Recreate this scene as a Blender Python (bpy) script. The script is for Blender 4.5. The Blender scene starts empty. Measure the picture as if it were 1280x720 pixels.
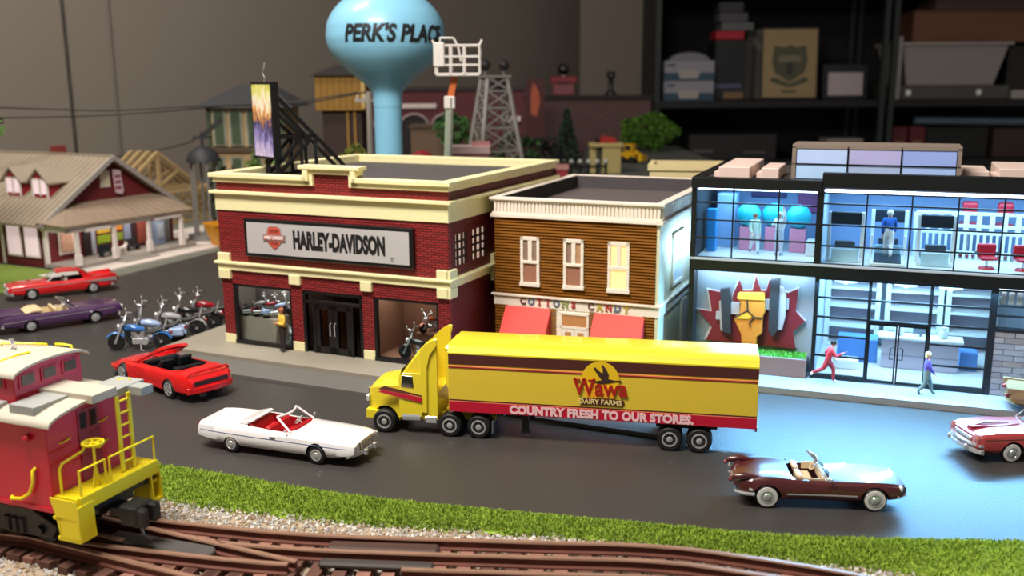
import bpy, bmesh, math, random
import numpy as np
from mathutils import Vector, Matrix

# ------------------------------------------------------------------ camera, light, exposure
# one unit = 10 cm; the layout's ground is z = 0, the camera looks along +Y
SC = bpy.context.scene
COL = SC.collection
cam_d = bpy.data.cameras.new('camera')
cam = bpy.data.objects.new('camera', cam_d)
COL.objects.link(cam)
PITCH, ROLL, FPX = 0.2104, -0.006, 1218.36
cam.rotation_euler = (Matrix.Rotation(math.pi / 2 - PITCH, 3, 'X') @ Matrix.Rotation(-ROLL * -1.0, 3, 'Z')).to_euler()
cam.location = (0, 0, 2.4)
cam_d.sensor_width = 36.0
cam_d.lens = FPX / 1280 * 36.0
cam_d.clip_start = 0.05
cam_d.clip_end = 200
cam_d.dof.use_dof = True
cam_d.dof.focus_distance = 6.3
cam_d.dof.aperture_fstop = 1.05
SC.camera = cam

world = bpy.data.worlds.new('room_air')
world.use_nodes = True
SC.world = world
world.node_tree.nodes['Background'].inputs[0].default_value = (1.0, 0.93, 0.86, 1)
world.node_tree.nodes['Background'].inputs[1].default_value = 0.2

def area_light(name, loc, target, sx, sy, power, col):
    d = bpy.data.lights.new(name, 'AREA')
    d.shape = 'RECTANGLE'; d.size = sx; d.size_y = sy
    d.energy = power; d.color = col
    o = bpy.data.objects.new(name, d)
    COL.objects.link(o)
    o.location = loc
    o.rotation_euler = (Vector(target) - Vector(loc)).to_track_quat('-Z', 'Y').to_euler()
    return o
area_light('ceiling_panel_light', (-3.2, 3.2, 9.5), (-0.6, 7.5, 0), 5.0, 2.4, 1850, (1.0, 0.945, 0.87))
area_light('ceiling_panel_light_far', (-7.5, 12.0, 13.0), (-8.0, 19.0, 3.0), 5.0, 2.4, 1250, (1.0, 0.93, 0.84))
SC.view_settings.view_transform = 'Standard'
SC.view_settings.look = 'None'
SC.view_settings.gamma = 1.0
SC.view_settings.exposure = 0.0
SC.cycles.max_bounces = 8
SC.cycles.transparent_max_bounces = 24
SC.cycles.caustics_reflective = False
SC.cycles.caustics_refractive = False

# ------------------------------------------------------------------ helpers
PI = math.pi
RND = random.Random(7)

def lin(h):
    h = h.lstrip('#')
    v = [int(h[i:i + 2], 16) / 255 for i in (0, 2, 4)]
    return tuple(x / 12.92 if x <= .04045 else ((x + .055) / 1.055) ** 2.4 for x in v) + (1.0,)

MATS = {}
def mat(name, color, rough=.5, metal=0., var=.12, scale=12., bump=0., coat=0., emit=None, estr=0., spec=.5, bscale=None):
    """plain procedural surface: base colour broken up by noise, optional fine relief"""
    if name in MATS: return MATS[name]
    m = bpy.data.materials.new(name); m.use_nodes = True
    nt = m.node_tree; b = nt.nodes['Principled BSDF']
    c = lin(color)
    b.inputs['Roughness'].default_value = rough
    b.inputs['Metallic'].default_value = metal
    b.inputs['Coat Weight'].default_value = coat
    b.inputs['Coat Roughness'].default_value = .06
    b.inputs['Specular IOR Level'].default_value = spec
    b.inputs['Base Color'].default_value = c
    if var > 0 or bump > 0:
        tc = nt.nodes.new('ShaderNodeTexCoord')
        n = nt.nodes.new('ShaderNodeTexNoise')
        n.inputs['Scale'].default_value = scale; n.inputs['Detail'].default_value = 5
        nt.links.new(tc.outputs['Object'], n.inputs['Vector'])
        if var > 0:
            mp = nt.nodes.new('ShaderNodeMapRange')
            mp.inputs[3].default_value = 1 - var; mp.inputs[4].default_value = 1 + var
            nt.links.new(n.outputs['Fac'], mp.inputs[0])
            mx = nt.nodes.new('ShaderNodeVectorMath'); mx.operation = 'SCALE'
            mx.inputs[0].default_value = c[:3]
            nt.links.new(mp.outputs[0], mx.inputs['Scale'])
            nt.links.new(mx.outputs[0], b.inputs['Base Color'])
        if bump > 0:
            n2 = n
            if bscale:
                n2 = nt.nodes.new('ShaderNodeTexNoise'); n2.inputs['Scale'].default_value = bscale
                nt.links.new(tc.outputs['Object'], n2.inputs['Vector'])
            bp = nt.nodes.new('ShaderNodeBump'); bp.inputs['Strength'].default_value = bump; bp.inputs['Distance'].default_value = .02
            nt.links.new(n2.outputs['Fac'], bp.inputs['Height'])
            nt.links.new(bp.outputs[0], b.inputs['Normal'])
    if emit:
        b.inputs['Emission Color'].default_value = lin(emit)
        b.inputs['Emission Strength'].default_value = estr
    MATS[name] = m
    return m

def glass(name, tint='#ffffff', refl=.12, rough=.03):
    """thin sheet glass: mostly clear, mirror-like at a slant"""
    if name in MATS: return MATS[name]
    m = bpy.data.materials.new(name); m.use_nodes = True
    nt = m.node_tree; nt.nodes.clear()
    o = nt.nodes.new('ShaderNodeOutputMaterial'); mx = nt.nodes.new('ShaderNodeMixShader')
    t = nt.nodes.new('ShaderNodeBsdfTransparent'); t.inputs[0].default_value = lin(tint)
    g = nt.nodes.new('ShaderNodeBsdfGlossy'); g.inputs['Roughness'].default_value = rough
    f = nt.nodes.new('ShaderNodeLayerWeight'); f.inputs[0].default_value = refl
    nt.links.new(f.outputs['Fresnel'], mx.inputs[0]); nt.links.new(t.outputs[0], mx.inputs[1]); nt.links.new(g.outputs[0], mx.inputs[2])
    nt.links.new(mx.outputs[0], o.inputs[0])
    MATS[name] = m
    return m

def brickmat(name, c1, c2, mortar, bw, bh, axis, rough=.6, bump=.5, ms=.012):
    """bricks too small to build one by one: axis = the two object coordinates the wall spans"""
    if name in MATS: return MATS[name]
    m = bpy.data.materials.new(name); m.use_nodes = True
    nt = m.node_tree; b = nt.nodes['Principled BSDF']; b.inputs['Roughness'].default_value = rough
    tc = nt.nodes.new('ShaderNodeTexCoord'); sp = nt.nodes.new('ShaderNodeSeparateXYZ'); cb = nt.nodes.new('ShaderNodeCombineXYZ')
    nt.links.new(tc.outputs['Object'], sp.inputs[0])
    nt.links.new(sp.outputs['xyz'.index(axis[0])], cb.inputs[0]); nt.links.new(sp.outputs['xyz'.index(axis[1])], cb.inputs[1])
    br = nt.nodes.new('ShaderNodeTexBrick')
    br.inputs['Scale'].default_value = 1; br.inputs['Brick Width'].default_value = bw; br.inputs['Row Height'].default_value = bh
    br.inputs['Mortar Size'].default_value = ms * bh / .04; br.inputs['Mortar Smooth'].default_value = .3
    br.inputs['Color1'].default_value = lin(c1); br.inputs['Color2'].default_value = lin(c2); br.inputs['Mortar'].default_value = lin(mortar)
    nt.links.new(cb.outputs[0], br.inputs['Vector']); nt.links.new(br.outputs['Color'], b.inputs['Base Color'])
    bp = nt.nodes.new('ShaderNodeBump'); bp.inputs['Strength'].default_value = bump; bp.inputs['Distance'].default_value = .01; bp.invert = True
    nt.links.new(br.outputs['Fac'], bp.inputs['Height']); nt.links.new(bp.outputs[0], b.inputs['Normal'])
    MATS[name] = m
    return m

class G:
    """collects faces of one part"""
    def __init__(s): s.v = []; s.f = []; s.m = []
    def add(s, vs, fs, mi=0):
        b = len(s.v); s.v += [tuple(p) for p in vs]; s.f += [tuple(b + i for i in f) for f in fs]; s.m += [mi] * len(fs); return s
    def bx(s, x0, x1, y0, y1, z0, z1, mi=0):
        return s.add([(x0, y0, z0), (x1, y0, z0), (x1, y1, z0), (x0, y1, z0), (x0, y0, z1), (x1, y0, z1), (x1, y1, z1), (x0, y1, z1)],
                     [(0, 3, 2, 1), (4, 5, 6, 7), (0, 1, 5, 4), (1, 2, 6, 5), (2, 3, 7, 6), (3, 0, 4, 7)], mi)
    def bar(s, p, q, w, h=None, mi=0, up=(0, 0, 1)):
        p, q, up = Vector(p), Vector(q), Vector(up); h = h or w; d = (q - p).normalized()
        a = d.cross(up)
        if a.length < 1e-4: a = d.cross(Vector((1, 0, 0)))
        a.normalize(); b = a.cross(d); a *= w / 2; b *= h / 2
        return s.add([p - a - b, p + a - b, p + a + b, p - a + b, q - a - b, q + a - b, q + a + b, q - a + b],
                     [(0, 3, 2, 1), (4, 5, 6, 7), (0, 1, 5, 4), (1, 2, 6, 5), (2, 3, 7, 6), (3, 0, 4, 7)], mi)
    def loft(s, rings, cap=True, mi=0, closed=True):
        n = len(rings[0]); vs = [p for r in rings for p in r]; fs = []
        for i in range(len(rings) - 1):
            for j in range(n if closed else n - 1):
                k = (j + 1) % n
                fs.append((i * n + j, i * n + k, (i + 1) * n + k, (i + 1) * n + j))
        if cap: fs += [tuple(range(n - 1, -1, -1)), tuple((len(rings) - 1) * n + j for j in range(n))]
        return s.add(vs, fs, mi)
    def tube(s, pts, r, n=6, cap=True, mi=0):
        pts = [Vector(p) for p in pts]; rings = []
        rs = r if isinstance(r, (list, tuple)) else [r] * len(pts)
        prev = None
        for i, p in enumerate(pts):
            d = (pts[min(i + 1, len(pts) - 1)] - pts[max(i - 1, 0)]).normalized()
            a = prev - d * prev.dot(d) if prev is not None else d.cross(Vector((0, 0, 1)))
            if a.length < 1e-3: a = d.cross(Vector((1, 0, 0)))
            a.normalize(); prev = a; b = d.cross(a)
            rings.append([p + (a * math.cos(t) + b * math.sin(t)) * rs[i] for t in [2 * PI * k / n for k in range(n)]])
        return s.loft(rings, cap, mi)
    def cyl(s, p, q, r0, r1=None, n=12, mi=0): return s.tube([p, q], [r0, r0 if r1 is None else r1], n, True, mi)
    def lathe(s, prof, n=20, c=(0, 0, 0), axis='z', mi=0, cap=True):
        rings = []
        for r, h in prof:
            ring = []
            for k in range(n):
                t = 2 * PI * k / n; a, b = r * math.cos(t), r * math.sin(t)
                ring.append((c[0] + a, c[1] + b, c[2] + h) if axis == 'z' else (c[0] + a, c[1] + h, c[2] + b) if axis == 'y' else (c[0] + h, c[1] + a, c[2] + b))
            rings.append(ring)
        return s.loft(rings, cap, mi)
    def prism(s, poly, a, b, axis='z', mi=0):
        """extrudes a 2D outline along an axis; poly = (x,y) for z, (x,z) for y, (y,z) for x"""
        f = {'z': lambda p, h: (p[0], p[1], h), 'y': lambda p, h: (p[0], h, p[1]), 'x': lambda p, h: (h, p[0], p[1])}[axis]
        return s.loft([[f(p, a) for p in poly], [f(p, b) for p in poly]], True, mi)
    def ball(s, c, r, n=10, m=7, mi=0, sq=(1, 1, 1)):
        rings = []
        for i in range(m + 1):
            t = PI * i / m; rr = max(math.sin(t), .02)
            rings.append([(c[0] + sq[0] * r * rr * math.cos(2 * PI * k / n), c[1] + sq[1] * r * rr * math.sin(2 * PI * k / n), c[2] - sq[2] * r * math.cos(t)) for k in range(n)])
        return s.loft(rings, True, mi)
    def xf(s, M, since=0):
        s.v[since:] = [tuple(M @ Vector(p)) for p in s.v[since:]]; return s
    def ob(s, name, m, parent=None, smooth=0, bev=0, kind=None, label=None, fix=True, segs=1):
        me = bpy.data.meshes.new(name)
        me.from_pydata(s.v, [], s.f)
        for x in (m if isinstance(m, (list, tuple)) else [m]): me.materials.append(x)
        if any(s.m): me.polygons.foreach_set('material_index', s.m)
        if fix:
            bm = bmesh.new(); bm.from_mesh(me); bmesh.ops.recalc_face_normals(bm, faces=bm.faces); bm.to_mesh(me); bm.free()
        if smooth:
            me.shade_smooth(); me.set_sharp_from_angle(angle=math.radians(smooth))
        o = bpy.data.objects.new(name, me); COL.objects.link(o)
        if bev:
            md = o.modifiers.new('edge', 'BEVEL'); md.width = bev; md.segments = segs; md.limit_method = 'ANGLE'; md.angle_limit = .6
        if parent is not None: o.parent = parent
        if kind: o['kind'] = kind
        if label: o['label'] = label
        return o

def tag(o, label=None, cat=None, group=None, kind=None):
    if label: o['label'] = label
    if cat: o['category'] = cat
    if group: o['group'] = group
    if kind: o['kind'] = kind
    return o
def thing(name, label, cat, loc=(0, 0, 0), rz=0., group=None, sc=1.):
    o = bpy.data.objects.new(name, None); COL.objects.link(o); o.empty_display_size = .05
    o.location = loc; o.rotation_euler = (0, 0, rz); o.scale = (sc, sc, sc)
    return tag(o, label, cat, group)
def dup(root, loc, rz, label, group=None, sc=None):
    r = root.copy(); COL.objects.link(r); r.location = loc; r.rotation_euler = (0, 0, rz)
    if sc: r.scale = (sc, sc, sc)
    r['label'] = label
    if group: r['group'] = group
    for ch in list(root.children):
        c = ch.copy(); COL.objects.link(c); c.parent = r
        for g2 in ch.children:
            d = g2.copy(); COL.objects.link(d); d.parent = c
    return r
def again(o, loc=None, rot=None, parent=None):
    """another piece with the same mesh"""
    c = o.copy(); COL.objects.link(c)
    if parent is not None: c.parent = parent
    if loc is not None: c.location = loc
    if rot is not None: c.rotation_euler = rot
    return c
def piece(me_src, name, parent, loc, rot=(0, 0, 0)):
    c = bpy.data.objects.new(name, me_src); COL.objects.link(c); c.parent = parent; c.location = loc; c.rotation_euler = rot
    return c
def structure(o): o['kind'] = 'structure'; return o

def text_mesh(body, size, m, name='lettering', parent=None, M=None, ext=.004, off=0., xs=1., shear=0., align='CENTER', space=1., fn=None, res=3):
    cu = bpy.data.curves.new('t', 'FONT'); cu.body = body; cu.size = size; cu.extrude = ext; cu.offset = off
    cu.align_x = align; cu.align_y = 'CENTER'; cu.shear = shear; cu.space_character = space; cu.resolution_u = res
    t = bpy.data.objects.new('t', cu); COL.objects.link(t)
    dg = bpy.context.evaluated_depsgraph_get(); dg.update()
    me = bpy.data.meshes.new_from_object(t.evaluated_get(dg))
    bpy.data.objects.remove(t); bpy.data.curves.remove(cu)
    if fn:      # fine enough to follow the curved surface
        bm = bmesh.new(); bm.from_mesh(me); bmesh.ops.triangulate(bm, faces=bm.faces)
        for _ in range(3):
            e = [x for x in bm.edges if x.calc_length() > size * .12]
            if e: bmesh.ops.subdivide_edges(bm, edges=e, cuts=1); bmesh.ops.triangulate(bm, faces=bm.faces)
        bm.to_mesh(me); bm.free()
    for v in me.vertices:
        p = Vector((v.co.x * xs, v.co.y, v.co.z))
        if fn: p = Vector(fn(p))
        v.co = M @ p if M else p
    me.materials.clear(); me.materials.append(m)
    o = bpy.data.objects.new(name, me); COL.objects.link(o)
    if parent is not None: o.parent = parent
    return o
def face_front(x, y, z):
    """text plane on a wall that looks to -Y of its parent"""
    return Matrix.Translation((x, y, z)) @ Matrix.Rotation(PI / 2, 4, 'X')

def boolean_cut(o, cutters):
    c = cutters.ob('cut', list(o.data.materials), o.parent)
    md = o.modifiers.new('b', 'BOOLEAN'); md.object = c; md.operation = 'DIFFERENCE'; md.solver = 'EXACT'
    md.use_self = True
    dg = bpy.context.evaluated_depsgraph_get(); dg.update()
    me = bpy.data.meshes.new_from_object(o.evaluated_get(dg))
    o.modifiers.clear(); old = o.data; o.data = me; bpy.data.meshes.remove(old)
    cm = c.data; bpy.data.objects.remove(c); bpy.data.meshes.remove(cm)
    me.shade_smooth(); me.set_sharp_from_angle(angle=math.radians(32))
    return o

def smooth_table(rows, n):
    """monotone-ish cubic resampling of key rows (first column = x)"""
    A = np.array(rows, float); x = A[:, 0]
    t = np.unique(np.concatenate([np.linspace(x[0], x[-1], n), x])); out = []
    d = np.diff(A, axis=0) / np.diff(x)[:, None]
    tan = np.zeros_like(A); tan[0] = d[0]; tan[-1] = d[-1]
    for i in range(1, len(x) - 1):
        s = d[i - 1] * d[i] > 0
        tan[i] = np.where(s, 2 * d[i - 1] * d[i] / np.where(s, d[i - 1] + d[i], 1), 0)
    for q in t:
        i = min(max(np.searchsorted(x, q) - 1, 0), len(x) - 2); h = x[i + 1] - x[i]; u = (q - x[i]) / h
        r = (2*u**3-3*u*u+1)*A[i] + (u**3-2*u*u+u)*h*tan[i] + (-2*u**3+3*u*u)*A[i+1] + (u**3-u*u)*h*tan[i+1]
        r[0] = q; out.append(r)
    return np.array(out)

# ------------------------------------------------------------------ room and ground
def flat(name, poly, z0, z1, m):
    return structure(G().prism(poly, z0, z1).ob(name, m))
M_WALL = mat('grey_wall_paint', '#847a70', .9, var=.10, scale=.25)
WLA, WLB = Vector((-18.03, 2.97, 0)), Vector((2.5, 36.0, 0))
structure(G().prism([(WLA.x, WLA.y), (WLB.x, WLB.y), (WLB.x - .4, WLB.y + .3), (WLA.x - .4, WLA.y + .3)], -9, 22).ob('wall_left', M_WALL))
structure(G().bx(2.1, 26, 36, 36.4, -9, 22).ob('wall_back', M_WALL))
for i, (x, y, w, z0) in enumerate(((-8.27, 18.67, .035, 1.05), (-7.76, 19.5, .04, -.3))):      # vertical joints of the wall covering
    structure(G().cyl((x, y, z0), (x, y, 22), w, n=6).ob('trim_%d' % (i + 1), mat('wall_joint_%d' % i, '#3a342f' if i == 0 else '#6b6259', .8)))
structure(G().bx(-34, 26, 2, 36, -9.2, -9).ob('floor', mat('dark_room_floor', '#1b1a1a', .7)))
flat('table_top', [(-19, 2.4), (9, 2.4), (9, 14), (5.3, 14), (5.3, 35.9), (-19, 35.9)], -.35, -.012, mat('ground_paint', '#6a6c60', .85, var=.2, scale=3, bump=.2))

def curve(pts, n):
    """smooth curve through points"""
    P = [Vector(p) for p in pts]; out = []
    P = [P[0] * 2 - P[1]] + P + [P[-1] * 2 - P[-2]]
    for i in range(1, len(P) - 2):
        for k in range(n):
            t = k / n; a, b, c, d = P[i - 1], P[i], P[i + 1], P[i + 2]
            out.append(.5 * ((2 * b) + (c - a) * t + (2 * a - 5 * b + 4 * c - d) * t * t + (3 * b - a - 3 * c + d) * t ** 3))
    out.append(P[-2]); return out

EDGE_A = [(-7, 7.4), (-3.6, 6.35), (-2.254, 5.87), (-1.692, 5.662), (-.953, 5.379), (-.19, 5.182), (.698, 4.985), (1.53, 4.82), (2.69, 4.75), (4.2, 4.72)]
EDGE_B = [(-7, 6.9), (-3.4, 5.72), (-2.2, 5.32), (-1.544, 5.117), (-.842, 4.956), (-.182, 4.86), (.665, 4.70), (1.446, 4.50), (1.776, 4.40), (2.6, 3.95)]
ca, cb = curve([(x, y, 0) for x, y in EDGE_A], 10), curve([(x, y, 0) for x, y in EDGE_B], 10)

def asphalt_mat():
    m = mat('asphalt', '#393633', .42, var=.16, scale=1.3, bump=.12, bscale=60., spec=.45)
    nt = m.node_tree; b = nt.nodes['Principled BSDF']
    n = nt.nodes.new('ShaderNodeTexNoise'); n.inputs['Scale'].default_value = .8; n.inputs['Detail'].default_value = 6
    mr = nt.nodes.new('ShaderNodeMapRange'); mr.inputs[3].default_value = .34; mr.inputs[4].default_value = .6
    nt.links.new(n.outputs['Fac'], mr.inputs[0]); nt.links.new(mr.outputs[0], b.inputs['Roughness'])
    return m
road_poly = [(p.x, p.y) for p in ca] + [(9, 4.7), (9, 13.5), (-2.6, 13.9), (-3.65, 15.4), (-4.26, 13.9), (-4.96, 12.15), (-5.77, 11.82), (-7.4, 11.5), (-13, 10.9), (-13, 8.6)]
flat('road', road_poly, -.012, 0, asphalt_mat())
HDX, HDY, HDA = -2.6368, 8.6956, -.4182
MBX, MBY, MBA = 1.5053, 7.849, -.3675
COX, COY, COA = -.1417, 8.3063, -.395
def local(x, y, a, pts): return [(x + u * math.cos(a) - v * math.sin(a), y + u * math.sin(a) + v * math.cos(a)) for u, v in pts]
flat('sidewalk_kerb', local(HDX, HDY, HDA, [(-.38, -.36), (2.9, -.40), (4.3, -.36), (4.3, -.72), (.4, -.72), (-.1, -.55)]), 0, .025, mat('dark_grey_pavement', '#64605b', .6, var=.1, scale=6))
flat('sidewalk', local(HDX, HDY, HDA, [(-.42, -.36), (4.3, -.42), (4.3, .6), (2.5, .6), (2.5, 2.6), (-.42, 2.6), (-.45, .6)]), 0, .055, mat('tan_pavement', '#8f8779', .7, var=.08, scale=5, bump=.1))
flat('sidewalk_gym', local(MBX, MBY, MBA, [(-.25, -.39), (3.4, -.34), (3.4, 1.8), (-.25, 1.8)]), 0, .05, mat('pale_pavement', '#8b8e91', .6, var=.06, scale=5))
# pad and lawn round the red house
HX, HY, HA = -5.694, 12.519, 1.1012
flat('concrete_pad', local(HX, HY, HA, [(-.5, -.44), (3.3, -.40), (4.6, -.1), (4.6, 1.4), (1.95, 1.4), (1.95, .1), (-.5, .1)]), -.012, .012, mat('white_concrete', '#cfc3bb', .8, var=.06, scale=4))
lawn_m = mat('lawn_green', '#6b7f2c', .95, var=.3, scale=14, bump=.5, bscale=60.)
flat('lawn', local(HX, HY, HA, [(-.16, -.5), (-.16, 3.6), (-3.2, 3.6), (-4.6, 1.2), (-3.4, .2), (-1.2, -.45)]), -.012, .01, lawn_m)

def turf():
    rng = np.random.default_rng(3); n = len(ca); k = 8; vs = []; fs = []
    for i in range(n):
        for j in range(k + 1):
            t = j / k; p = ca[i].lerp(cb[i], t)
            h = .015 * min(1, 4 * t, 5 * (1 - t)) + .005 * rng.random()
            w = .03 * rng.standard_normal() if 0 < j < k else .025 * rng.standard_normal()
            vs.append((p.x, p.y + w, h - (.012 if j in (0, k) else 0)))
    for i in range(n - 1):
        for j in range(k):
            a = i * (k + 1) + j; fs.append((a, a + 1, a + k + 2, a + k + 1))
    g = G().add(vs, fs)
    N = 52000
    ii = rng.random(N) * (n - 1.01); tt = np.clip(rng.beta(1.1, 1.1, N) + .03 * rng.standard_normal(N), -.04, 1.05)
    i0 = ii.astype(int); fr = ii - i0
    A = np.array(ca)[:, :2]; B = np.array(cb)[:, :2]
    a = A[i0] * (1 - fr)[:, None] + A[i0 + 1] * fr[:, None]; b = B[i0] * (1 - fr)[:, None] + B[i0 + 1] * fr[:, None]
    p = a * (1 - tt)[:, None] + b * tt[:, None]
    z = .028 * np.minimum(1, np.minimum(4 * tt, 5 * (1 - tt))); z = np.maximum(z, 0)
    hh = rng.uniform(.010, .022, N); th = rng.uniform(0, 2 * PI, N); w = .006
    dx, dy = np.cos(th) * w, np.sin(th) * w; lx, ly = rng.normal(0, .008, N), rng.normal(0, .008, N)
    V = np.stack([np.stack([p[:, 0] - dx, p[:, 1] - dy, z], 1), np.stack([p[:, 0] + dx, p[:, 1] + dy, z], 1), np.stack([p[:, 0] + lx, p[:, 1] + ly, z + hh], 1)], 1).reshape(-1, 3)
    base = len(g.v); g.v += [tuple(x) for x in V.tolist()]; g.f += [(base + 3 * q, base + 3 * q + 1, base + 3 * q + 2) for q in range(N)]; g.m += [0] * N
    m = mat('turf_green', '#88a132', .95, var=.26, scale=9, bump=.2, bscale=70.)
    o = g.ob('grass_strip', m, fix=False)
    return tag(o, 'strip of short bright green turf between the asphalt road and the railway ballast', 'grass', kind='stuff')
turf()

def ballast():
    rng = np.random.default_rng(5)
    poly = [(p.x, p.y + .12) for p in cb] + [(2.8, 2.9), (-7, 2.9)]
    structure(G().prism(poly, -.012, .004).ob('ballast_bed', mat('ballast_sand', '#a5927b', .95, var=.25, scale=20, bump=.6, bscale=90.)))
    g = G(); oc = [(1, 0, 0), (-1, 0, 0), (0, 1, 0), (0, -1, 0), (0, 0, 1), (0, 0, -1)]
    of = [(0, 2, 4), (2, 1, 4), (1, 3, 4), (3, 0, 4), (2, 0, 5), (1, 2, 5), (3, 1, 5), (0, 3, 5)]
    xs = np.array([p.x for p in cb]); ys = np.array([p.y for p in cb])
    for q in range(13000):
        x = rng.uniform(-3.4, 2.1); t = rng.random()
        top = np.interp(x, xs, ys) + .05 + .05 * rng.standard_normal()
        y = top - (1.05 if x < 0 else .8) * (t ** 1.25)
        r = rng.uniform(.007, .017); a, b2 = rng.uniform(0, 6.3, 2)
        R = Matrix.Rotation(a, 3, 'Z') @ Matrix.Rotation(b2, 3, 'X')
        s3 = rng.uniform(.6, 1.3, 3)
        g.add([Vector((x, y, .008)) + R @ Vector((v[0] * r * s3[0], v[1] * r * s3[1], v[2] * r * s3[2])) for v in oc], of, int(rng.integers(0, 3)))
    o = g.ob('ballast_gravel', [mat('stone_grey', '#a9a6a2', .9), mat('stone_pale', '#cfc9c0', .9), mat('stone_tan', '#a08a72', .9)], fix=False)
    tag(o, 'loose grey and tan gravel ballast under and beside the railway tracks', 'gravel', kind='stuff')
ballast()

# ------------------------------------------------------------------ railway
M_RAIL = mat('rusty_rail', '#6b3f33', .5, .25, var=.3, scale=6, bump=.1)
M_HEAD = mat('worn_rail_head', '#b98f78', .32, .55, var=.2, scale=9)
M_TIE = mat('stained_tie', '#5b3a2f', .85, var=.3, scale=10, bump=.4)
M_TIEP = mat('weathered_tie', '#8d6253', .85, var=.3, scale=10, bump=.4)
def offset(path, d):
    out = []
    for i, p in enumerate(path):
        t = (path[min(i + 1, len(path) - 1)] - path[max(i - 1, 0)]).normalized(); out.append(p + Vector((-t.y, t.x, 0)) * d)
    return out
def rail(parent, path, z=.045):
    prof = [(-.028, 0), (.028, 0), (.028, .009), (.007, .014), (.007, .040), (.016, .046), (-.016, .046), (-.007, .040), (-.007, .014), (-.028, .009)]
    hd = [(-.016, .0461), (.016, .0461), (.013, .054), (-.013, .054)]
    def sweep(pr):
        rings = []
        for i, p in enumerate(path):
            t = (path[min(i + 1, len(path) - 1)] - path[max(i - 1, 0)]).normalized(); n = Vector((-t.y, t.x, 0))
            rings.append([p + n * a + Vector((0, 0, z + b)) for a, b in pr])
        return G().loft(rings)
    r = sweep(prof).ob('rail', M_RAIL, parent)
    sweep(hd).ob('rail_head', M_HEAD, r, label='pale worn top of the rail')
def arclen(path, step):
    out = []; acc = 0
    for a, b in zip(path, path[1:]):
        L = (b - a).length
        while acc < L:
            out.append((a.lerp(b, acc / L), math.atan2(b.y - a.y, b.x - a.x))); acc += step
        acc -= L
    return out
TIE_ME = None
def ties(parent, path, x0, x1, skip=None):
    global TIE_ME
    if TIE_ME is None:
        g = G().bx(-.033, .033, -.27, .27, 0, .046); o = g.ob('tie', M_TIE); TIE_ME = o.data; bpy.data.objects.remove(o)
        t2 = TIE_ME.copy(); t2.materials.clear(); t2.materials.append(M_TIEP); ties.alt = t2
    for p, a in arclen(path, .12):
        if x0 < p.x < x1 and not (skip and skip(p)):
            piece(TIE_ME if RND.random() < .55 else ties.alt, 'tie', parent, (p.x, p.y, 0), (0, 0, a + PI * 0 + RND.uniform(-.02, .02)))
T1 = [(-6, 5.62), (-4, 5.2), (-2.8, 4.92), (-1.9, 4.70), (-1.08, 4.53), (0, 4.435), (.645, 4.385), (1.03, 4.29), (1.6, 4.07), (2.2, 3.72), (2.8, 3.3)]
t1 = curve([(x, y, 0) for x, y in T1], 8)
t2d = Vector((.9155, -.4022, 0)); t2o = Vector((-2.65, 4.92, 0))
t2 = [t2o + t2d * k for k in np.linspace(-3.4, 4.4, 20).tolist()]
def cutp(path, f): return [p for p in path if f(p)]
tr1 = tr2 = thing('railway_track', 'rusty railway tracks joining at a turnout along the front of the layout', 'track')
rail(tr1, offset(t1, .16)); rail(tr1, cutp(t1, lambda p: p.x > -1.55))
inner = offset(t1, -.16)
rail(tr1, cutp(inner, lambda p: p.x < -1.04)); rail(tr1, cutp(inner, lambda p: p.x > -.58))
ties(tr1, t1, -4.2, 2.7)
def plate(parent, path, x0, x1, d, w, z0, z1, m, name):
    q = cutp(path, lambda p: x0 < p.x < x1)
    l = offset(q, d + w / 2); r = offset(q, d - w / 2)
    vs = []; n = len(q)
    q2 = l + r[::-1]
    # chamfered ends
    return G().prism([(p.x, p.y) for p in q2], z0, z1).ob(name, m, parent, bev=.012)
plate(tr1, t1, -1.0, -.30, .085, .085, .05, .09, mat('guard_brown', '#43291f', .6, var=.2), 'guard_plate').__setitem__('label', 'flat dark brown guard plate between two rails')
plate(tr1, t1, -1.05, -.28, -.08, .06, .05, .085, mat('guard_dark', '#38302b', .6, var=.2), 'guard_plate')
n2 = Vector((.4022, .9155, 0))
rail(tr2, [p - n2 * .16 for p in t2])
rail(tr2, [p for p in t2 if p.x < -1.9]); rail(tr2, [p for p in t2 if p.x > -.6])
farr = [t2o + n2 * .16 + t2d * k for k in np.linspace(-3.4, 1.66, 10).tolist()]
rail(tr2, farr); rail(tr2, [t2o + n2 * .16 + t2d * k for k in (2.1, 3.0, 4.4)])
ties(tr2, t2, -4.6, .4, lambda p: -1.35 < p.x < -.6)
def round_plate(a, b, w, z0, z1, m):
    a, b = Vector(a), Vector(b); d = (b - a).normalized(); n = Vector((-d.y, d.x, 0)); q = [a + n * w / 2]
    for k in range(9):
        t = PI / 2 - PI * k / 8; q.append(b + (d * math.cos(t) + n * math.sin(t)) * w / 2)
    q.append(a - n * w / 2)
    return G().prism([(p.x, p.y) for p in q], z0, z1).ob('frog_plate', m, tr2, bev=.006)
round_plate((-2.1, 4.72, 0), (-1.56, 4.535, 0), .11, .05, .088, mat('frog_grey', '#4a4643', .55, var=.15))

# ------------------------------------------------------------------ shared building helpers
M_CREAM = mat('cream_trim', '#efe6b2', .45, var=.04, scale=6)
M_BLACK = mat('black_paint', '#121214', .35, var=.1)
M_GLASS = glass('clear_glass', '#eef4f5', .06)
M_ROOF = mat('roof_felt', '#4d4746', .8, var=.12, scale=4)
M_CHROME = mat('chrome', '#e9e9ea', .16, .72, var=0)
M_RUB = mat('black_rubber', '#101010', .6, var=.1)
M_DARK = mat('dark_interior', '#15110f', .7, var=.1)
M_WHITE = mat('white_paint', '#e9e6e0', .45, var=.03)

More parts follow.
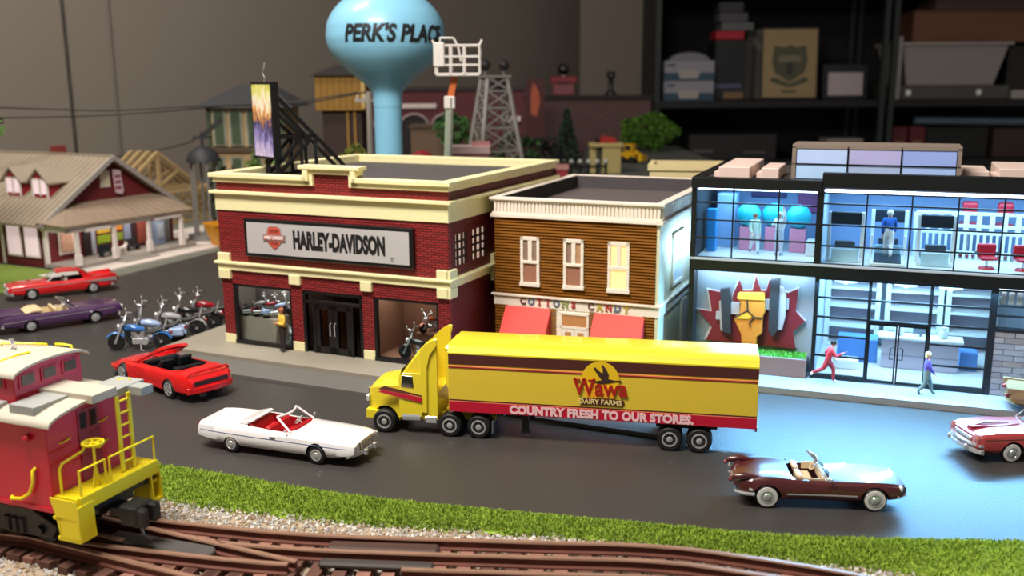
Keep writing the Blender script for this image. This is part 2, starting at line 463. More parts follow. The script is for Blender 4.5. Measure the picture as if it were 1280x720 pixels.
def window_grid(parent, u0, u1, z0, z1, us, zs, v, w, fm, gm, depth=.02, pane_label=None, frame=True):
    """bars and panes of a window standing on the plane y = v; each bar and each pane a piece of its own"""
    a = [u0] + list(us) + [u1]; b = [z0] + list(zs) + [z1]
    for u in us: G().bx(u - w / 2, u + w / 2, v - depth / 2, v + depth / 2, z0, z1).ob('mullion', fm, parent)
    for z in zs: G().bx(u0, u1, v - depth / 2 + .001, v + depth / 2 - .001, z - w / 2, z + w / 2).ob('glazing_bar', fm, parent)
    if frame:
        f = G()
        f.bx(u0 - w, u0, v - depth / 2, v + depth / 2, z0 - w, z1 + w).bx(u1, u1 + w, v - depth / 2, v + depth / 2, z0 - w, z1 + w)
        f.bx(u0, u1, v - depth / 2, v + depth / 2, z0 - w, z0).bx(u0, u1, v - depth / 2, v + depth / 2, z1, z1 + w)
        f.ob('window_frame', fm, parent)
    for i in range(len(a) - 1):
        for j in range(len(b) - 1):
            G().bx(a[i], a[i + 1], v - .002, v + .002, b[j], b[j + 1]).ob('pane', gm, parent)

# ------------------------------------------------------------------ red brick showroom
def showroom():
    R = thing('brick_showroom', 'two-storey red brick motorcycle showroom with cream cornices and a wide grey sign', 'building', (HDX, HDY, 0), HDA)
    W, D, Z0 = 2.3246, 2.3136, .055
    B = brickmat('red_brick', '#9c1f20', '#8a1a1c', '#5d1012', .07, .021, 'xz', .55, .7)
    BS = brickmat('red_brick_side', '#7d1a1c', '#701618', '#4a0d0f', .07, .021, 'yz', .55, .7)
    t = .05
    g = G()
    for a, b in ((0, .117), (.757, .873), (1.49, 1.60), (2.224, W)): g.bx(a, b, 0, t, Z0, .62)
    g.bx(0, W, 0, t, .615, 1.30)
    g.bx(0, W, .012, .07, 1.30, 1.555); g.bx(1.02, 1.44, .012, .07, 1.55, 1.65)
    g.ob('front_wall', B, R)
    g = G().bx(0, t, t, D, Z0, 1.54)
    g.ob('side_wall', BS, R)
    # right wall, cut round its windows
    g = G().bx(W - t, W, t, D, Z0, .90).bx(W - t, W, t, D, 1.165, 1.54)
    e = [t, .105, .345, .42, .72, .95, 1.25, 1.45, 1.75, D]
    for i in range(0, len(e), 2): g.bx(W - t, W, e[i], e[i + 1], .90, 1.165)
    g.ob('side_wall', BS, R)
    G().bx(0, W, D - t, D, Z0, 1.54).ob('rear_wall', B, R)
    pane = mat('lit_pane', '#d8c4b8', .4, var=.15, scale=20, emit='#f2cdb4', estr=.55)
    for i in range(1, len(e) - 2, 2):
        a, b = e[i], e[i + 1]
        G().bx(W - .03, W - .02, a, b, .90, 1.165).ob('pane', pane, R, label='pale lit window pane')
        f = G()
        for k in (1, 2): f.bx(W - .018, W - .004, a + (b - a) * k / 3 - .012, a + (b - a) * k / 3 + .012, .90, 1.165)
        for k in (1, 2, 3): f.bx(W - .018, W - .004, a, b, .90 + .265 * k / 4 - .008, .90 + .265 * k / 4 + .008)
        for q in (a + .012, b - .012): f.bx(W - .018, W - .002, q - .016, q + .016, .90, 1.165)
        f.ob('window_bars', mat('oxblood_bars', '#2a0d0e', .6), R)
    # cream bands
    g = G()
    def band(z0, z1, o):
        g.bx(-o, W + o, -o, t, z0, z1); g.bx(-o, t, t, D + o, z0, z1); g.bx(W - t, W + o, t, D + o, z0, z1)
    band(.738, .795, .022); band(.795, .818, .045)
    g.ob('belt_course', M_CREAM, R, bev=.004)
    g = G(); band(1.278, 1.428, .012); band(1.428, 1.455, .05); g.ob('frieze', M_CREAM, R, bev=.004)
    g = G()
    for z0, z1, o in ((1.53, 1.572, .02), (1.572, 1.61, .046)):
        j = .0 if o < .03 else .03
        g.bx(-o, 1.03 - j, -o, .07, z0, z1); g.bx(1.43 + j, W + o, -o, .07, z0, z1)
        g.bx(.965 + 0 * j, 1.03 - j + .02, -o, .07, z0, z1 + .07); g.bx(1.43 + j - .02, 1.495, -o, .07, z0, z1 + .07)
        g.bx(-o, .07, .07, D + o, z0, z1); g.bx(W - .07, W + o, .07, D + o, z0, z1); g.bx(.07, W - .07, D - .07, D + o, z0, z1)
    g.bx(.955, 1.505, -.022, .075, 1.632, 1.672).bx(.925, 1.535, -.05, .08, 1.672, 1.705)
    g.ob('cornice', M_CREAM, R, bev=.004)
    g = G()
    for a, b in ((-.012, .117), (.757, .873), (1.49, 1.60), (2.224, W + .012)):
        G().bx(a, b, -.03, .01, .658, .742).ob('corner_block', M_CREAM, R, bev=.004)
    for a, b in ((-.012, .117), (2.224, W + .012)): G().bx(a, b, -.03, .01, .81, .893).ob('corner_block', M_CREAM, R, bev=.004)
    for y0, y1, z0, z1 in ((-.03, .10, .658, .742), (-.03, .10, .81, .893), (.80, .92, .66, .90)): G().bx(W - .01, W + .03, y0, y1, z0, z1).ob('corner_block', M_CREAM, R, bev=.004)
    for a, b in ((-.004, .12), (.755, .875), (1.488, 1.602), (2.222, W + .004)):
        G().bx(a, b, -.006, .03, Z0, .138).ob('pier_base', M_CREAM, R, bev=.003)
    G().bx(.05, W - .05, .05, D - .05, 1.50, 1.535).ob('roof_deck', M_ROOF, R)
    # windows
    for a, b in ((.117, .757), (1.60, 2.224)):
        f = G().bx(a, a + .028, .0, .04, Z0, .615).bx(b - .02, b, .0, .04, Z0, .615).bx(a, b, 0, .04, .592, .615).bx(a, b, -.008, .04, Z0, .088)
        f.ob('window_frame', M_BLACK, R)
        G().bx(a + .028, b - .02, .018, .022, .088, .592).ob('pane', M_GLASS, R)
    # doors
    a, b = .873, 1.49
    f = G().bx(a, a + .03, 0, .045, Z0, .61).bx(b - .03, b, 0, .045, Z0, .61).bx(a, b, 0, .045, .585, .612).bx(a, b, 0, .045, .50, .525).bx(a + .1, a + .125, 0, .045, Z0, .5).bx(b - .125, b - .1, 0, .045, Z0, .5)
    f.ob('door_frame', M_BLACK, R)
    G().bx(a + .03, b - .03, .02, .024, .525, .585).ob('transom_pane', glass('smoked_glass', '#8c8680', .12), R)
    for s in (a + .03, b - .10): G().bx(s, s + .07, .02, .024, Z0, .5).ob('pane', glass('smoked_glass', '#8c8680', .12), R)
    mid = (a + b) / 2
    for s, (p, q) in ((1, (a + .125, mid - .003)), (-1, (mid + .003, b - .125))):
        d = G().bx(p, p + .045, .004, .034, Z0 + .005, .5).bx(q - .045, q, .004, .034, Z0 + .005, .5).bx(p, q, .004, .034, Z0 + .005, .12).bx(p, q, .004, .034, .455, .5)
        d = d.ob('door', M_BLACK, R, label='black glazed entrance door')
        G().bx(p + .045, q - .045, .017, .021, .12, .455).ob('pane', glass('brown_glass', '#a58a72', .1), d)
        x = q - .02 if s > 0 else p + .02
        G().tube([(x, .004, .22), (x, -.015, .23), (x, -.015, .33), (x, .004, .34)], .005).ob('handle', M_CHROME, d)
    # showroom inside
    GW = mat('showroom_lining', '#6f665f', .7, var=.08); BRN = mat('showroom_brown', '#7a523d', .7, var=.08)
    G().bx(t, W - t, .045, 1.0, Z0, .062).ob('floor_inside', mat('showroom_floor', '#4f4844', .4, var=.1), R)
    G().bx(t, W - t, t, 1.0, .66, .68).ob('ceiling_inside', mat('showroom_ceiling', '#3f3a38', .8), R)
    G().bx(t, t + .01, t, .40, .062, .66).ob('lining', GW, R); G().bx(t, .80, .38, .40, .062, .66).ob('back_panel', GW, R)
    G().bx(.62, .74, .35, .38, .062, .66).ob('display_column', mat('showroom_red', '#5e1b1d', .7), R, label='dark red column inside the left window')
    G().bx(.80, .83, .06, 1.0, .062, .66).ob('partition', GW, R); G().bx(.83, 1.545, .98, 1.0, .062, .66).ob('back_panel', mat('hall_brown', '#6d5141', .7, var=.15, scale=7), R)
    G().bx(1.545, 1.57, .06, 1.0, .062, .66).ob('partition', BRN, R)
    G().bx(1.57, W - t, .55, .58, .062, .66).ob('back_panel', BRN, R, label='brown back panel of the right window display')
    G().bx(1.57, W - t, .05, .55, .0621, .066).ob('display_floor', mat('showroom_tan', '#835a45', .5, var=.1), R)
    G().prism([(.105, .0621), (.135, .27), (.38, .27), (.38, .0621)], t + .01, .48, 'x').ob('display_platform', mat('platform_tan', '#9a8a79', .6), R, label='tan sloping display platform')
    # roof sign
    S = G().bx(.318, 2.022, -.045, 0, .886, 1.222).ob('sign', M_BLACK, R, bev=.004, label='wide shop sign in a black frame with lettering and an orange shield emblem')
    G().bx(.352, 1.990, -.050, -.044, .918, 1.192).ob('sign_face', mat('sign_grey', '#b9b5b4', .55, var=.05, scale=3), S)
    text_mesh('HARLEY-DAVIDSON', .205, mat('sign_black', '#141414', .6, var=0), 'lettering', S, face_front(1.305, -.051, 1.055), .003, .0105, .50)
    text_mesh('®', .05, mat('sign_dim', '#8b8786', .6, var=0), 'trademark', S, face_front(1.83, -.051, .955), .002)
    sh = [(-.0, .098), (-.035, .098), (-.062, .082), (-.068, .045), (-.085, .02), (-.082, -.02), (-.05, -.06), (0, -.1)]
    sh = sh + [(-x, z) for x, z in sh[::-1] if x != 0] 
    cx, cz = .648, 1.065
    G().prism([(cx + x * 1.08, cz + z * 1.06) for x, z in sh], -.0535, -.049, 'y').ob('emblem', mat('emblem_grey', '#8a7f7c', .6, var=0), S, label='outline of the shield emblem')
    e = G().prism([(cx + x, cz + z) for x, z in sh], -.056, -.050, 'y').ob('emblem', mat('emblem_orange', '#c4543f', .6, var=.1), S, label='orange shield of the emblem')
    G().bx(cx - .116, cx + .116, -.059, -.050, cz - .026, cz + .03).ob('emblem', mat('emblem_grey', '#8a7f7c', .6), S, label='bar across the shield emblem')
    G().bx(cx - .105, cx + .105, -.061, -.050, cz - .018, cz + .022).ob('emblem', mat('emblem_bar', '#b8524a', .6), S, label='red field of the emblem bar')
    text_mesh('HARLEY-DAVIDSON', .04, mat('sign_white', '#f0eae4', .6, var=0), 'lettering', S, face_front(cx, -.062, cz + .003), .002, .001, .55)
    text_mesh('MOTOR', .036, mat('emblem_dark', '#7d2f26', .6, var=0), 'lettering', S, face_front(cx, -.057, cz + .06), .002, .0, .7)
    text_mesh('CYCLES', .032, mat('emblem_dark', '#7d2f26', .6, var=0), 'lettering', S, face_front(cx, -.057, cz - .046), .002, .0, .7)
    d = bpy.data.lights.new('showroom_lamp', 'AREA'); d.shape = 'RECTANGLE'; d.size = 1.9; d.size_y = .3; d.energy = 11; d.color = (1, .92, .84)  # added light without a fitting, brightens the window displays
    o = bpy.data.objects.new('showroom_lamp', d); COL.objects.link(o); o.parent = R; o.location = (W / 2, .24, .655)
    return R
showroom()

def billboard():
    ang = math.atan2(.76, -.65)
    R = thing('rooftop_billboard', 'tall narrow rooftop billboard with a colourful poster on a black braced steel frame', 'billboard', (-2.165, 8.95, 1.5365), 0)
    d = Vector((-.65, .76, 0)); n = Vector((.76, .65, 0))
    L = .37
    def P(a, b, z): q = d * a + n * b; return (q.x, q.y, z)
    def slab(a0, a1, b0, b1, z0, z1, name, m, par=R, **k):
        vs = [P(a, b, z) for z in (z0, z1) for a, b in ((a0, b0), (a1, b0), (a1, b1), (a0, b1))]
        return G().add(vs, [(0, 3, 2, 1), (4, 5, 6, 7), (0, 1, 5, 4), (1, 2, 6, 5), (2, 3, 7, 6), (3, 0, 4, 7)]).ob(name, m, par, **k)
    f = slab(-.02, L + .02, 0, .07, .165, .86, 'panel', M_BLACK)
    # abstract poster print
    m = bpy.data.materials.new('poster_print'); m.use_nodes = True; nt = m.node_tree; b = nt.nodes['Principled BSDF']; b.inputs['Roughness'].default_value = .5
    tc = nt.nodes.new('ShaderNodeTexCoord'); mpn = nt.nodes.new('ShaderNodeMapping'); mpn.inputs['Scale'].default_value = (9, 9, 4)
    ns = nt.nodes.new('ShaderNodeTexNoise'); ns.inputs['Scale'].default_value = 1.6; ns.inputs['Detail'].default_value = 4; ns.inputs['Distortion'].default_value = 1.2
    sp = nt.nodes.new('ShaderNodeSeparateXYZ'); ad = nt.nodes.new('ShaderNodeMath'); ad.operation = 'MULTIPLY_ADD'; ad.inputs[1].default_value = .55
    mr = nt.nodes.new('ShaderNodeMapRange'); mr.inputs[1].default_value = .16; mr.inputs[2].default_value = .86; mr.inputs[3].default_value = .62; mr.inputs[4].default_value = -.12
    rp = nt.nodes.new('ShaderNodeValToRGB'); cr = rp.color_ramp
    for p, c in ((0.0, '#3a4a1e'), (.2, '#d9d36a'), (.36, '#efe6d0'), (.46, '#d8944a'), (.58, '#3b3560'), (.72, '#8f84c0'), (.86, '#c9b8d8')):
        el = cr.elements.new(p); el.color = lin(c)
    cr.elements.remove(cr.elements[0])
    nt.links.new(tc.outputs['Object'], mpn.inputs[0]); nt.links.new(mpn.outputs[0], ns.inputs['Vector']); nt.links.new(tc.outputs['Object'], sp.inputs[0])
    nt.links.new(sp.outputs[2], mr.inputs[0]); nt.links.new(ns.outputs['Fac'], ad.inputs[0]); nt.links.new(mr.outputs[0], ad.inputs[2])
    nt.links.new(ad.outputs[0], rp.inputs[0]); nt.links.new(rp.outputs[0], b.inputs['Base Color'])
    slab(.005, L - .005, -.004, .002, .185, .835, 'poster', m, f, label='colourful printed poster, yellow-green above and violet below')
    def beam(*p): G().bar(*p, .03).ob('brace', M_BLACK, R)
    for a in (.03, .22):
        G().bar(P(a, .05, 0), P(a, .05, .82), .04).ob('post', M_BLACK, R)
        beam(P(a, .06, .74), P(a, .77, .045)); beam(P(a, .06, .58), P(a, .36, .32)); beam(P(a, .06, .36), P(a, .45, .36))
        beam(P(a, .30, .0), P(a, .30, .38)); beam(P(a, .45, .0), P(a, .45, .36)); beam(P(a, .06, .12), P(a, .30, .36)); beam(P(a, .06, .03), P(a, .40, .33))
        G().bar(P(a, -.02, .012), P(a, .82, .012), .035, .024).ob('foot_rail', M_BLACK, R)
    for b_, z in ((.45, .36), (.77, .04), (.3, .03)): beam(P(.03, b_, z), P(.22, b_, z))
    G().tube([P(L * .45, .03, .86), P(L * .42, .03, .90), P(L * .52, .03, .94), P(L * .42, .03, .98), P(L * .38, .03, 1.03)], .006).ob('wire', mat('pale_wire', '#9a938a', .6), R, label='thin wisp of pale wire on top')
billboard()

# ------------------------------------------------------------------ brown candy shop
def candy_shop():
    W, D, Z0 = 1.447, 2.1, 0.055
    R = thing('candy_shop', 'brown clapboard candy shop with a white fluted cornice and red awnings', 'building', (COX, COY, 0), COA)
    BR = mat('brown_siding', '#7c4a08', .7, var=.08, scale=5, spec=.15)
    PALE = mat('pale_side_wall', '#d8d2b4', .6, var=.05)
    CW = mat('shop_white', '#ecdfd2', .5, var=.03)
    G().bx(0, W - .03, 0, .06, Z0, 1.40).ob('front_wall', BR, R)
    G().bx(W - .03, W, -.004, D, Z0, 1.42).ob('side_wall', PALE, R, label='pale cream right side wall')
    G().bx(0, .04, .06, D, Z0, 1.42).ob('side_wall', BR, R)
    G().bx(.04, W - .03, D - .05, D, Z0, 1.42).ob('rear_wall', BR, R)
    g = G(); z = .56
    wins = ((.243, .417), (.631, .81), (1.019, 1.203)); wz = (.676, 1.10)
    while z < 1.262:
        for a, b in ((0, .243), (.417, .631), (.81, 1.019), (1.203, W - .028)) if wz[0] - .01 < z < wz[1] - .01 else ((0, W - .028),):
            g.add([(a, 0, z + .025), (b, 0, z + .025), (b, -.017, z), (a, -.017, z), (a, 0, z), (b, 0, z)], [(0, 1, 2, 3), (3, 2, 5, 4), (0, 3, 4), (1, 5, 2)])
        z += .0254
    z = Z0
    while z < .5:
        for a, b in ((0, .12), (.50, .565), (.86, .92), (1.32, W - .028)):
            g.add([(a, 0, z + .025), (b, 0, z + .025), (b, -.017, z), (a, -.017, z), (a, 0, z), (b, 0, z)], [(0, 1, 2, 3), (3, 2, 5, 4), (0, 3, 4), (1, 5, 2)])
        z += .0254
    g.ob('clapboards', BR, R, kind='stuff')
    # cornice
    g = G()
    for z0, z1, o in ((1.255, 1.285, .033), (1.285, 1.30, .022), (1.390, 1.404, .028), (1.404, 1.426, .040)):
        g.bx(-o, W + o, -o, .04, z0, z1); g.bx(-o, .04, .04, D + o, z0, z1); g.bx(W - .04, W + o, .04, D + o, z0, z1); g.bx(.04, W - .04, D - .04, D + o, z0, z1)
    g.ob('cornice', CW, R, bev=.003)
    fl = G()
    for k in range(46):
        u = -.006 + (W + .012) * (k + .5) / 46; fl.bx(u - .011, u + .011, -.02, .0, 1.30, 1.392)
    for k in range(20):
        v = .03 + .1 * k; fl.bx(W, W + .018, v, v + .07, 1.30, 1.392)
    fl.bx(0, W, -.008, .0, 1.30, 1.392)
    fl.ob('cornice_flutes', CW, R, kind='stuff', label='row of narrow vertical flutes of the white cornice')
    G().bx(.04, W - .04, .06, D - .05, 1.27, 1.295).ob('roof_deck', mat('shop_roof', '#5c5150', .8, var=.15, scale=3), R)
    G().bx(.04, .05, .06, D - .05, 1.295, 1.42).ob('parapet_lining', mat('parapet_dark', '#2c2826', .8), R)
    G().bx(.05, W - .04, D - .06, D - .05, 1.295, 1.42).ob('parapet_lining', mat('parapet_grey', '#4b4548', .8), R)
    # belt with sign letters
    g = G().bx(-.012, W + .012, -.014, 0, .485, .575).bx(-.03, W + .03, -.035, 0, .575, .592).bx(W, W + .014, 0, D, .485, .575).bx(W, W + .03, 0, D, .575, .592)
    belt = g.ob('belt_course', CW, R, bev=.002)
    cols = {'r': '#a8323a', 'b': '#5d6a80', 'y': '#b9a24a', 'd': '#6c3a44', 'g': '#8f9560'}
    txt = 'COTTONS CANDY'; cc = 'dbrrbgr dyrby'
    for i, ch in enumerate(txt):
        if ch == ' ': continue
        u = .262 + i * .0768; M = face_front(u, -.0155, .535)
        m = mat('letter_' + cc[i], cols[cc[i]], .5, var=0)
        o = text_mesh(ch, .084, m, 'letter', R, M, .006, .0038, .90)
        s = G(); q = {'T': [(0, -.024)], 'A': [(-.02, -.024), (.02, -.024)], 'N': [(-.018, -.024), (-.018, .024), (.018, .024)], 'Y': [(0, -.024), (-.018, .024), (.018, .024)], 'D': [(-.02, .024), (-.02, -.024)]}.get(ch, [])
        if q:
            for x, y in q: G().bx(u + x - .012, u + x + .012, -.0225, -.0145, .535 + y - .004, .535 + y + .003).ob('serif', m, o)
    # upper windows
    for k, (a, b) in enumerate(wins):
        m1 = mat('blind_brown', '#9c6a55', .6, var=.1); m2 = mat('blind_tan', '#b88a6a', .6, var=.1)
        lit = mat('lit_yellow', '#e0c48a', .6, var=.15, scale=8, emit='#ffd58a', estr=.75)
        f = G().bx(a, a + .026, -.03, 0, .69, 1.10).bx(b - .026, b, -.03, 0, .69, 1.10).bx(a, b, -.03, 0, 1.07, 1.10).bx(a, b, -.032, 0, .87, .895).bx(a - .006, b + .006, -.038, 0, .672, .706).bx((a + b) / 2 - .018, (a + b) / 2 + .018, -.028, 0, .89, 1.08)
        fr = f.ob('window_frame', CW, R, bev=.002)
        mm = lit if k == 2 else m1
        G().bx(a + .02, b - .02, -.016, -.012, .70, .88).ob('pane', mm, fr)
        G().bx(a + .02, (a + b) / 2, -.016, -.012, .89, 1.075).ob('pane', lit if k == 2 else mat('blind_grey', '#8d7263', .6), fr)
        G().bx((a + b) / 2, b - .02, -.016, -.012, .89, 1.075).ob('pane', lit if k == 2 else (m2 if k == 1 else mat('blind_grey', '#8d7263', .6)), fr)
    # shop front
    G().bx(.505, .93, -.008, .004, Z0, .487).ob('door_surround', CW, R)
    dg = mat('warm_glass', '#a5744a', .3, var=.2, scale=9, emit='#c07a45', estr=.25)
    tr = G().bx(.615, .845, -.014, -.008, .345, .455).ob('transom_pane', dg, R)
    f = G().bx(.60, .86, -.022, -.008, .33, .35).bx(.60, .86, -.022, -.008, .45, .468).bx(.60, .62, -.022, -.008, Z0, .46).bx(.84, .86, -.022, -.008, Z0, .46)
    f.ob('door_frame', CW, R)
    for a, b in ((.622, .728), (.734, .838)):
        d = G().bx(a, b, -.018, -.008, Z0, .33).ob('door', CW, R, label='cream shop door')
        G().bx(a + .025, b - .025, -.021, -.016, .2, .30).ob('pane', dg, d)
        G().ball((b - .012 if a < .7 else a + .012, -.024, .17), .006).ob('knob', M_CHROME, d)
    red = mat('awning_red', '#f0473f', .65, var=.04)
    for a, b in ((.10, .515), (.905, 1.335)):
        G().bx(a + .03, b - .03, -.006, .002, .09, .47).ob('shop_window', mat('shop_window_dark', '#5a4436', .3), R)
        w = G().prism([(0, .487), (0, .475), (-.18, .225), (-.185, .20), (-.19, .20), (-.19, .235), (-.01, .49)], a, b, 'x').ob('awning', red, R, smooth=0, label='red sloping awning')
        for q in (a, b): G().prism([(-.005, .475), (-.005, .225), (-.178, .225)], q - .003, q + .003, 'x').ob('awning_side', mat('awning_red_side', '#c9302c', .65, var=.04), w)
    # right side wall windows
    for v in (.41, 1.15):
        f = G().bx(W, W + .02, v, v + .42, .66, .69).bx(W, W + .02, v, v + .42, 1.09, 1.12).bx(W, W + .02, v, v + .03, .66, 1.12).bx(W, W + .02, v + .39, v + .42, .66, 1.12).bx(W, W + .02, v + .03, v + .39, .88, .90)
        f = f.ob('window_frame', CW, R)
        G().bx(W, W + .006, v + .03, v + .39, .69, 1.09).ob('pane', mat('side_pane', '#cfd6dc', .2), f)
    G().bx(W, W + .02, .8, 1.0, Z0, .47).ob('side_pilaster', CW, R)
candy_shop()

# ------------------------------------------------------------------ glass-fronted gym building
GYM = None
def gym():
    global GYM
    R = GYM = thing('glass_gym', 'modern two-storey black-framed glass gym lit blue-white inside', 'building', (MBX, MBY, 0), MBA)
    Fm = mat('gym_black', '#0c0f11', .4, var=.08); UE, D = 3.25, 1.7
    W1 = mat('gym_inner_wall', '#b9c4d2', .7, var=.05); FL = mat('gym_floor', '#d9d6d2', .35, var=.04); CE = mat('gym_ceiling', '#cfd3d6', .7)
    led = mat('led_strip', '#ffffff', .5, var=0, emit='#cfe4ff', estr=9.)
    Z0 = .05
    G().bx(-.048, -.006, 0, D, Z0, 1.60).ob('side_wall', mat('gym_side', '#2c2c2f', .6), R)
    G().bx(-.006, UE, 1.2, 1.24, Z0, .88).ob('rear_wall', W1, R); G().bx(-.006, UE, 1.0, 1.04, .97, 1.56).ob('rear_wall', mat('gym_inner_blue', '#7f97bd', .7, var=.08), R)
    G().bx(.945, UE, .02, 1.2, Z0, .062).ob('floor_inside', FL, R); G().bx(-.006, UE, .0, 1.2, .905, .968).ob('floor_inside', FL, R)
    G().bx(-.006, UE, .04, 1.2, .86, .90).ob('ceiling_inside', CE, R); G().bx(-.006, UE, .04, D, 1.555, 1.60).ob('roof_deck', mat('gym_roof', '#3c3735', .8, var=.15), R)
    G().bx(.945, .975, .04, 1.2, .062, .86).ob('partition', W1, R); G().bx(.935, .965, .05, 1.0, .968, 1.555).ob('partition', W1, R)
    # frame
    G().bx(-.046, UE, -.03, .04, .872, .962).ob('floor_beam', Fm, R, bev=.004)
    G().bx(-.046, 3.2, -.034, .03, .962, .978).ob('sill', mat('gym_sill', '#b9c6d2', .4), R)
    G().bx(-.046, .955, -.05, .05, 1.545, 1.63).ob('parapet', Fm, R, bev=.004)
    G().bx(.955, UE, -.03, .05, 1.575, 1.69).ob('parapet', Fm, R, bev=.004)
    G().bx(-.046, .955, D - .05, D, 1.55, 1.63).bx(.955, UE, D - .05, D, 1.55, 1.63).bx(-.046, .0, .05, D, 1.55, 1.63).ob('parapet', Fm, R)
    for a, b, z0, z1 in ((-.046, -.004, Z0, .872), (-.046, -.004, .978, 1.55), (.925, .972, .978, 1.575), (.945, .972, Z0, .872), (2.2, 2.245, Z0, .872)):
        G().bx(a, b, -.02, .03, z0, z1).ob('post', Fm, R)
    for u0, u1, v, z in ((-.0, .93, .10, .858), (.98, 2.19, .045, .858), (2.25, UE, .045, .858), (.98, UE, .02, 1.545), (0, .92, .05, 1.535)):
        G().bx(u0, u1, v - .012, v + .012, z - .008, z + .014).ob('light_strip', led, R, label='glowing white light strip')
    # upper windows
    window_grid(R, -.004, .925, .985, 1.545, (.286, .638), (1.141, 1.286, 1.426), .0, .012, Fm, M_GLASS)
    window_grid(R, .975, UE, .985, 1.53, (1.289, 1.607, 1.926, 2.23, 2.54, 2.86), (1.122, 1.286, 1.451), .0, .011, Fm, M_GLASS)
    # ground floor glazing with the double door
    window_grid(R, .975, 1.355, .09, .855, (), (.241, .405, .556, .712), .0, .014, Fm, M_GLASS)
    window_grid(R, 1.797, 2.197, .09, .855, (), (.241, .405, .556, .712), .0, .014, Fm, M_GLASS)
    window_grid(R, 1.362, 1.79, .55, .855, (), (.712,), .0, .014, Fm, M_GLASS)
    G().bx(1.355, 1.797, -.02, .02, .535, .56).ob('door_head', Fm, R)
    for u in (1.355, 1.797): G().bx(u - .010, u + .010, -.018, .018, .06, .86).ob('mullion', Fm, R)
    G().bx(.96, 1.355, -.02, .02, .055, .088).ob('bottom_rail', Fm, R); G().bx(1.797, 2.21, -.02, .02, .055, .088).ob('bottom_rail', Fm, R)
    for s, a, b in ((1, 1.365, 1.573), (-1, 1.579, 1.787)):
        d = G().bx(a, a + .012, -.01, .01, .06, .535).bx(b - .012, b, -.01, .01, .06, .535).bx(a, b, -.01, .01, .06, .078).bx(a, b, -.01, .01, .52, .535).ob('door', Fm, R, label='black-framed glass entrance door')
        G().bx(a + .012, b - .012, -.002, .002, .078, .52).ob('pane', M_GLASS, d)
        x = b - .02 if s > 0 else a + .02
        G().tube([(x, -.01, .26), (x - s * .022, -.025, .262), (x - s * .022, -.025, .352), (x, -.01, .354)], .005).ob('handle', Fm, d)
    window_grid(R, 2.25, 2.62, .575, .85, (), (.665, .74), .0, .014, Fm, M_GLASS)
    for k in range(6): G().bx(2.27 + .055 * k, 2.305 + .055 * k, .05, .06, .745, .845).ob('blind_slat', M_WHITE, R)
    G().bx(2.24, UE, -.02, .04, .55, .572).ob('lintel', Fm, R)
    # brick pier
    G().bx(2.245, UE, 0, .06, Z0, .55).ob('pier_core', mat('pier_mortar', '#7d7d84', .8), R)
    bm = [mat('pier_brick_%d' % i, c, .75, var=.08) for i, c in enumerate(('#8f8f98', '#878790', '#989aa2'))]
    for r in range(11):
        z = .055 + r * .045; x = 2.248 - (.07 if r % 2 else 0)
        while x < UE:
            a, b = max(x, 2.248), min(x + .134, UE)
            if b - a > .02: G().bx(a, b, -.012 - RND.random() * .004, .01, z, z + .040).ob('brick', RND.choice(bm), R)
            x += .14
    # emblem wall
    PV = .14
    G().bx(-.006, .95, PV, PV + .04, Z0, .872).ob('emblem_wall', mat('emblem_wall_grey', '#8a8e92', .7, var=.05), R)
    leaf = [(0.012, 0.51), (0.129, 0.5), (0.092, 0.683), (0.2, 0.668), (0.206, 0.517), (0.305, 0.524), (0.294, 0.642), (0.342, 0.783), (0.376, 0.694), (0.451, 0.699), (0.474, 0.824), (0.52, 0.704), (0.56, 0.703), (0.585, 0.816), (0.614, 0.718), (0.682, 0.716), (0.731, 0.7), (0.811, 0.745), (0.8, 0.554), (0.876, 0.477), (0.787, 0.384), (0.816, 0.246), (0.086, 0.252), (0.134, 0.37)]
    E = G().prism([(.46 + (x - .46) * 1.03 - .006, .5 + (z - .5) * 1.02 + .006) for x, z in leaf], PV - .012, PV, 'y').ob('wall_emblem', mat('emblem_edge', '#c9c5c2', .6, var=0), R, label='relief emblem of a fist gripping a barbell before a red leaf')
    G().prism(leaf, PV - .03, PV - .011, 'y').ob('leaf', mat('leaf_red', '#741722', .6, var=.1), E)
    pk = mat('plate_black', '#2b2a2c', .6, var=.08); gy = mat('plate_grey', '#a9a7a8', .5)
    G().prism([(0.198, 0.704), (0.269, 0.719), (0.302, 0.332), (0.232, 0.352)], PV - .085, PV - .03, 'y').ob('weight_plate', pk, E)
    G().prism([(0.598, 0.809), (0.67, 0.827), (0.671, 0.397), (0.633, 0.341), (0.599, 0.391), (0.595, 0.677)], PV - .085, PV - .03, 'y').ob('weight_plate', pk, E)
    G().prism([(0.191, 0.6), (0.205, 0.601), (0.234, 0.353), (0.212, 0.357)], PV - .07, PV - .03, 'y').ob('plate_rim', gy, E)
    G().prism([(0.668, 0.76), (0.698, 0.749), (0.722, 0.687), (0.726, 0.519), (0.704, 0.403), (0.668, 0.402)], PV - .07, PV - .03, 'y').ob('plate_rim', gy, E)
    G().bx(.168, .205, PV - .06, PV - .03, .445, .509).bx(.29, .36, PV - .06, PV - .03, .50, .598).bx(.56, .6, PV - .06, PV - .03, .56, .644).bx(.72, .745, PV - .05, PV - .03, .57, .66).ob('barbell', gy, E)
    fist = [(0.348, 0.688), (0.555, 0.7), (0.567, 0.545), (0.55, 0.492), (0.551, 0.36), (0.512, 0.33), (0.512, 0.248), (0.395, 0.24), (0.382, 0.345), (0.324, 0.46), (0.323, 0.48), (0.366, 0.51), (0.371, 0.609), (0.34, 0.639)]
    G().prism(fist, PV - .10, PV - .03, 'y').ob('fist', mat('fist_orange', '#cf7f26', .55, var=.12, scale=8), E, bev=.008)
    hl = mat('fist_yellow', '#e2ac2e', .55, var=.06)
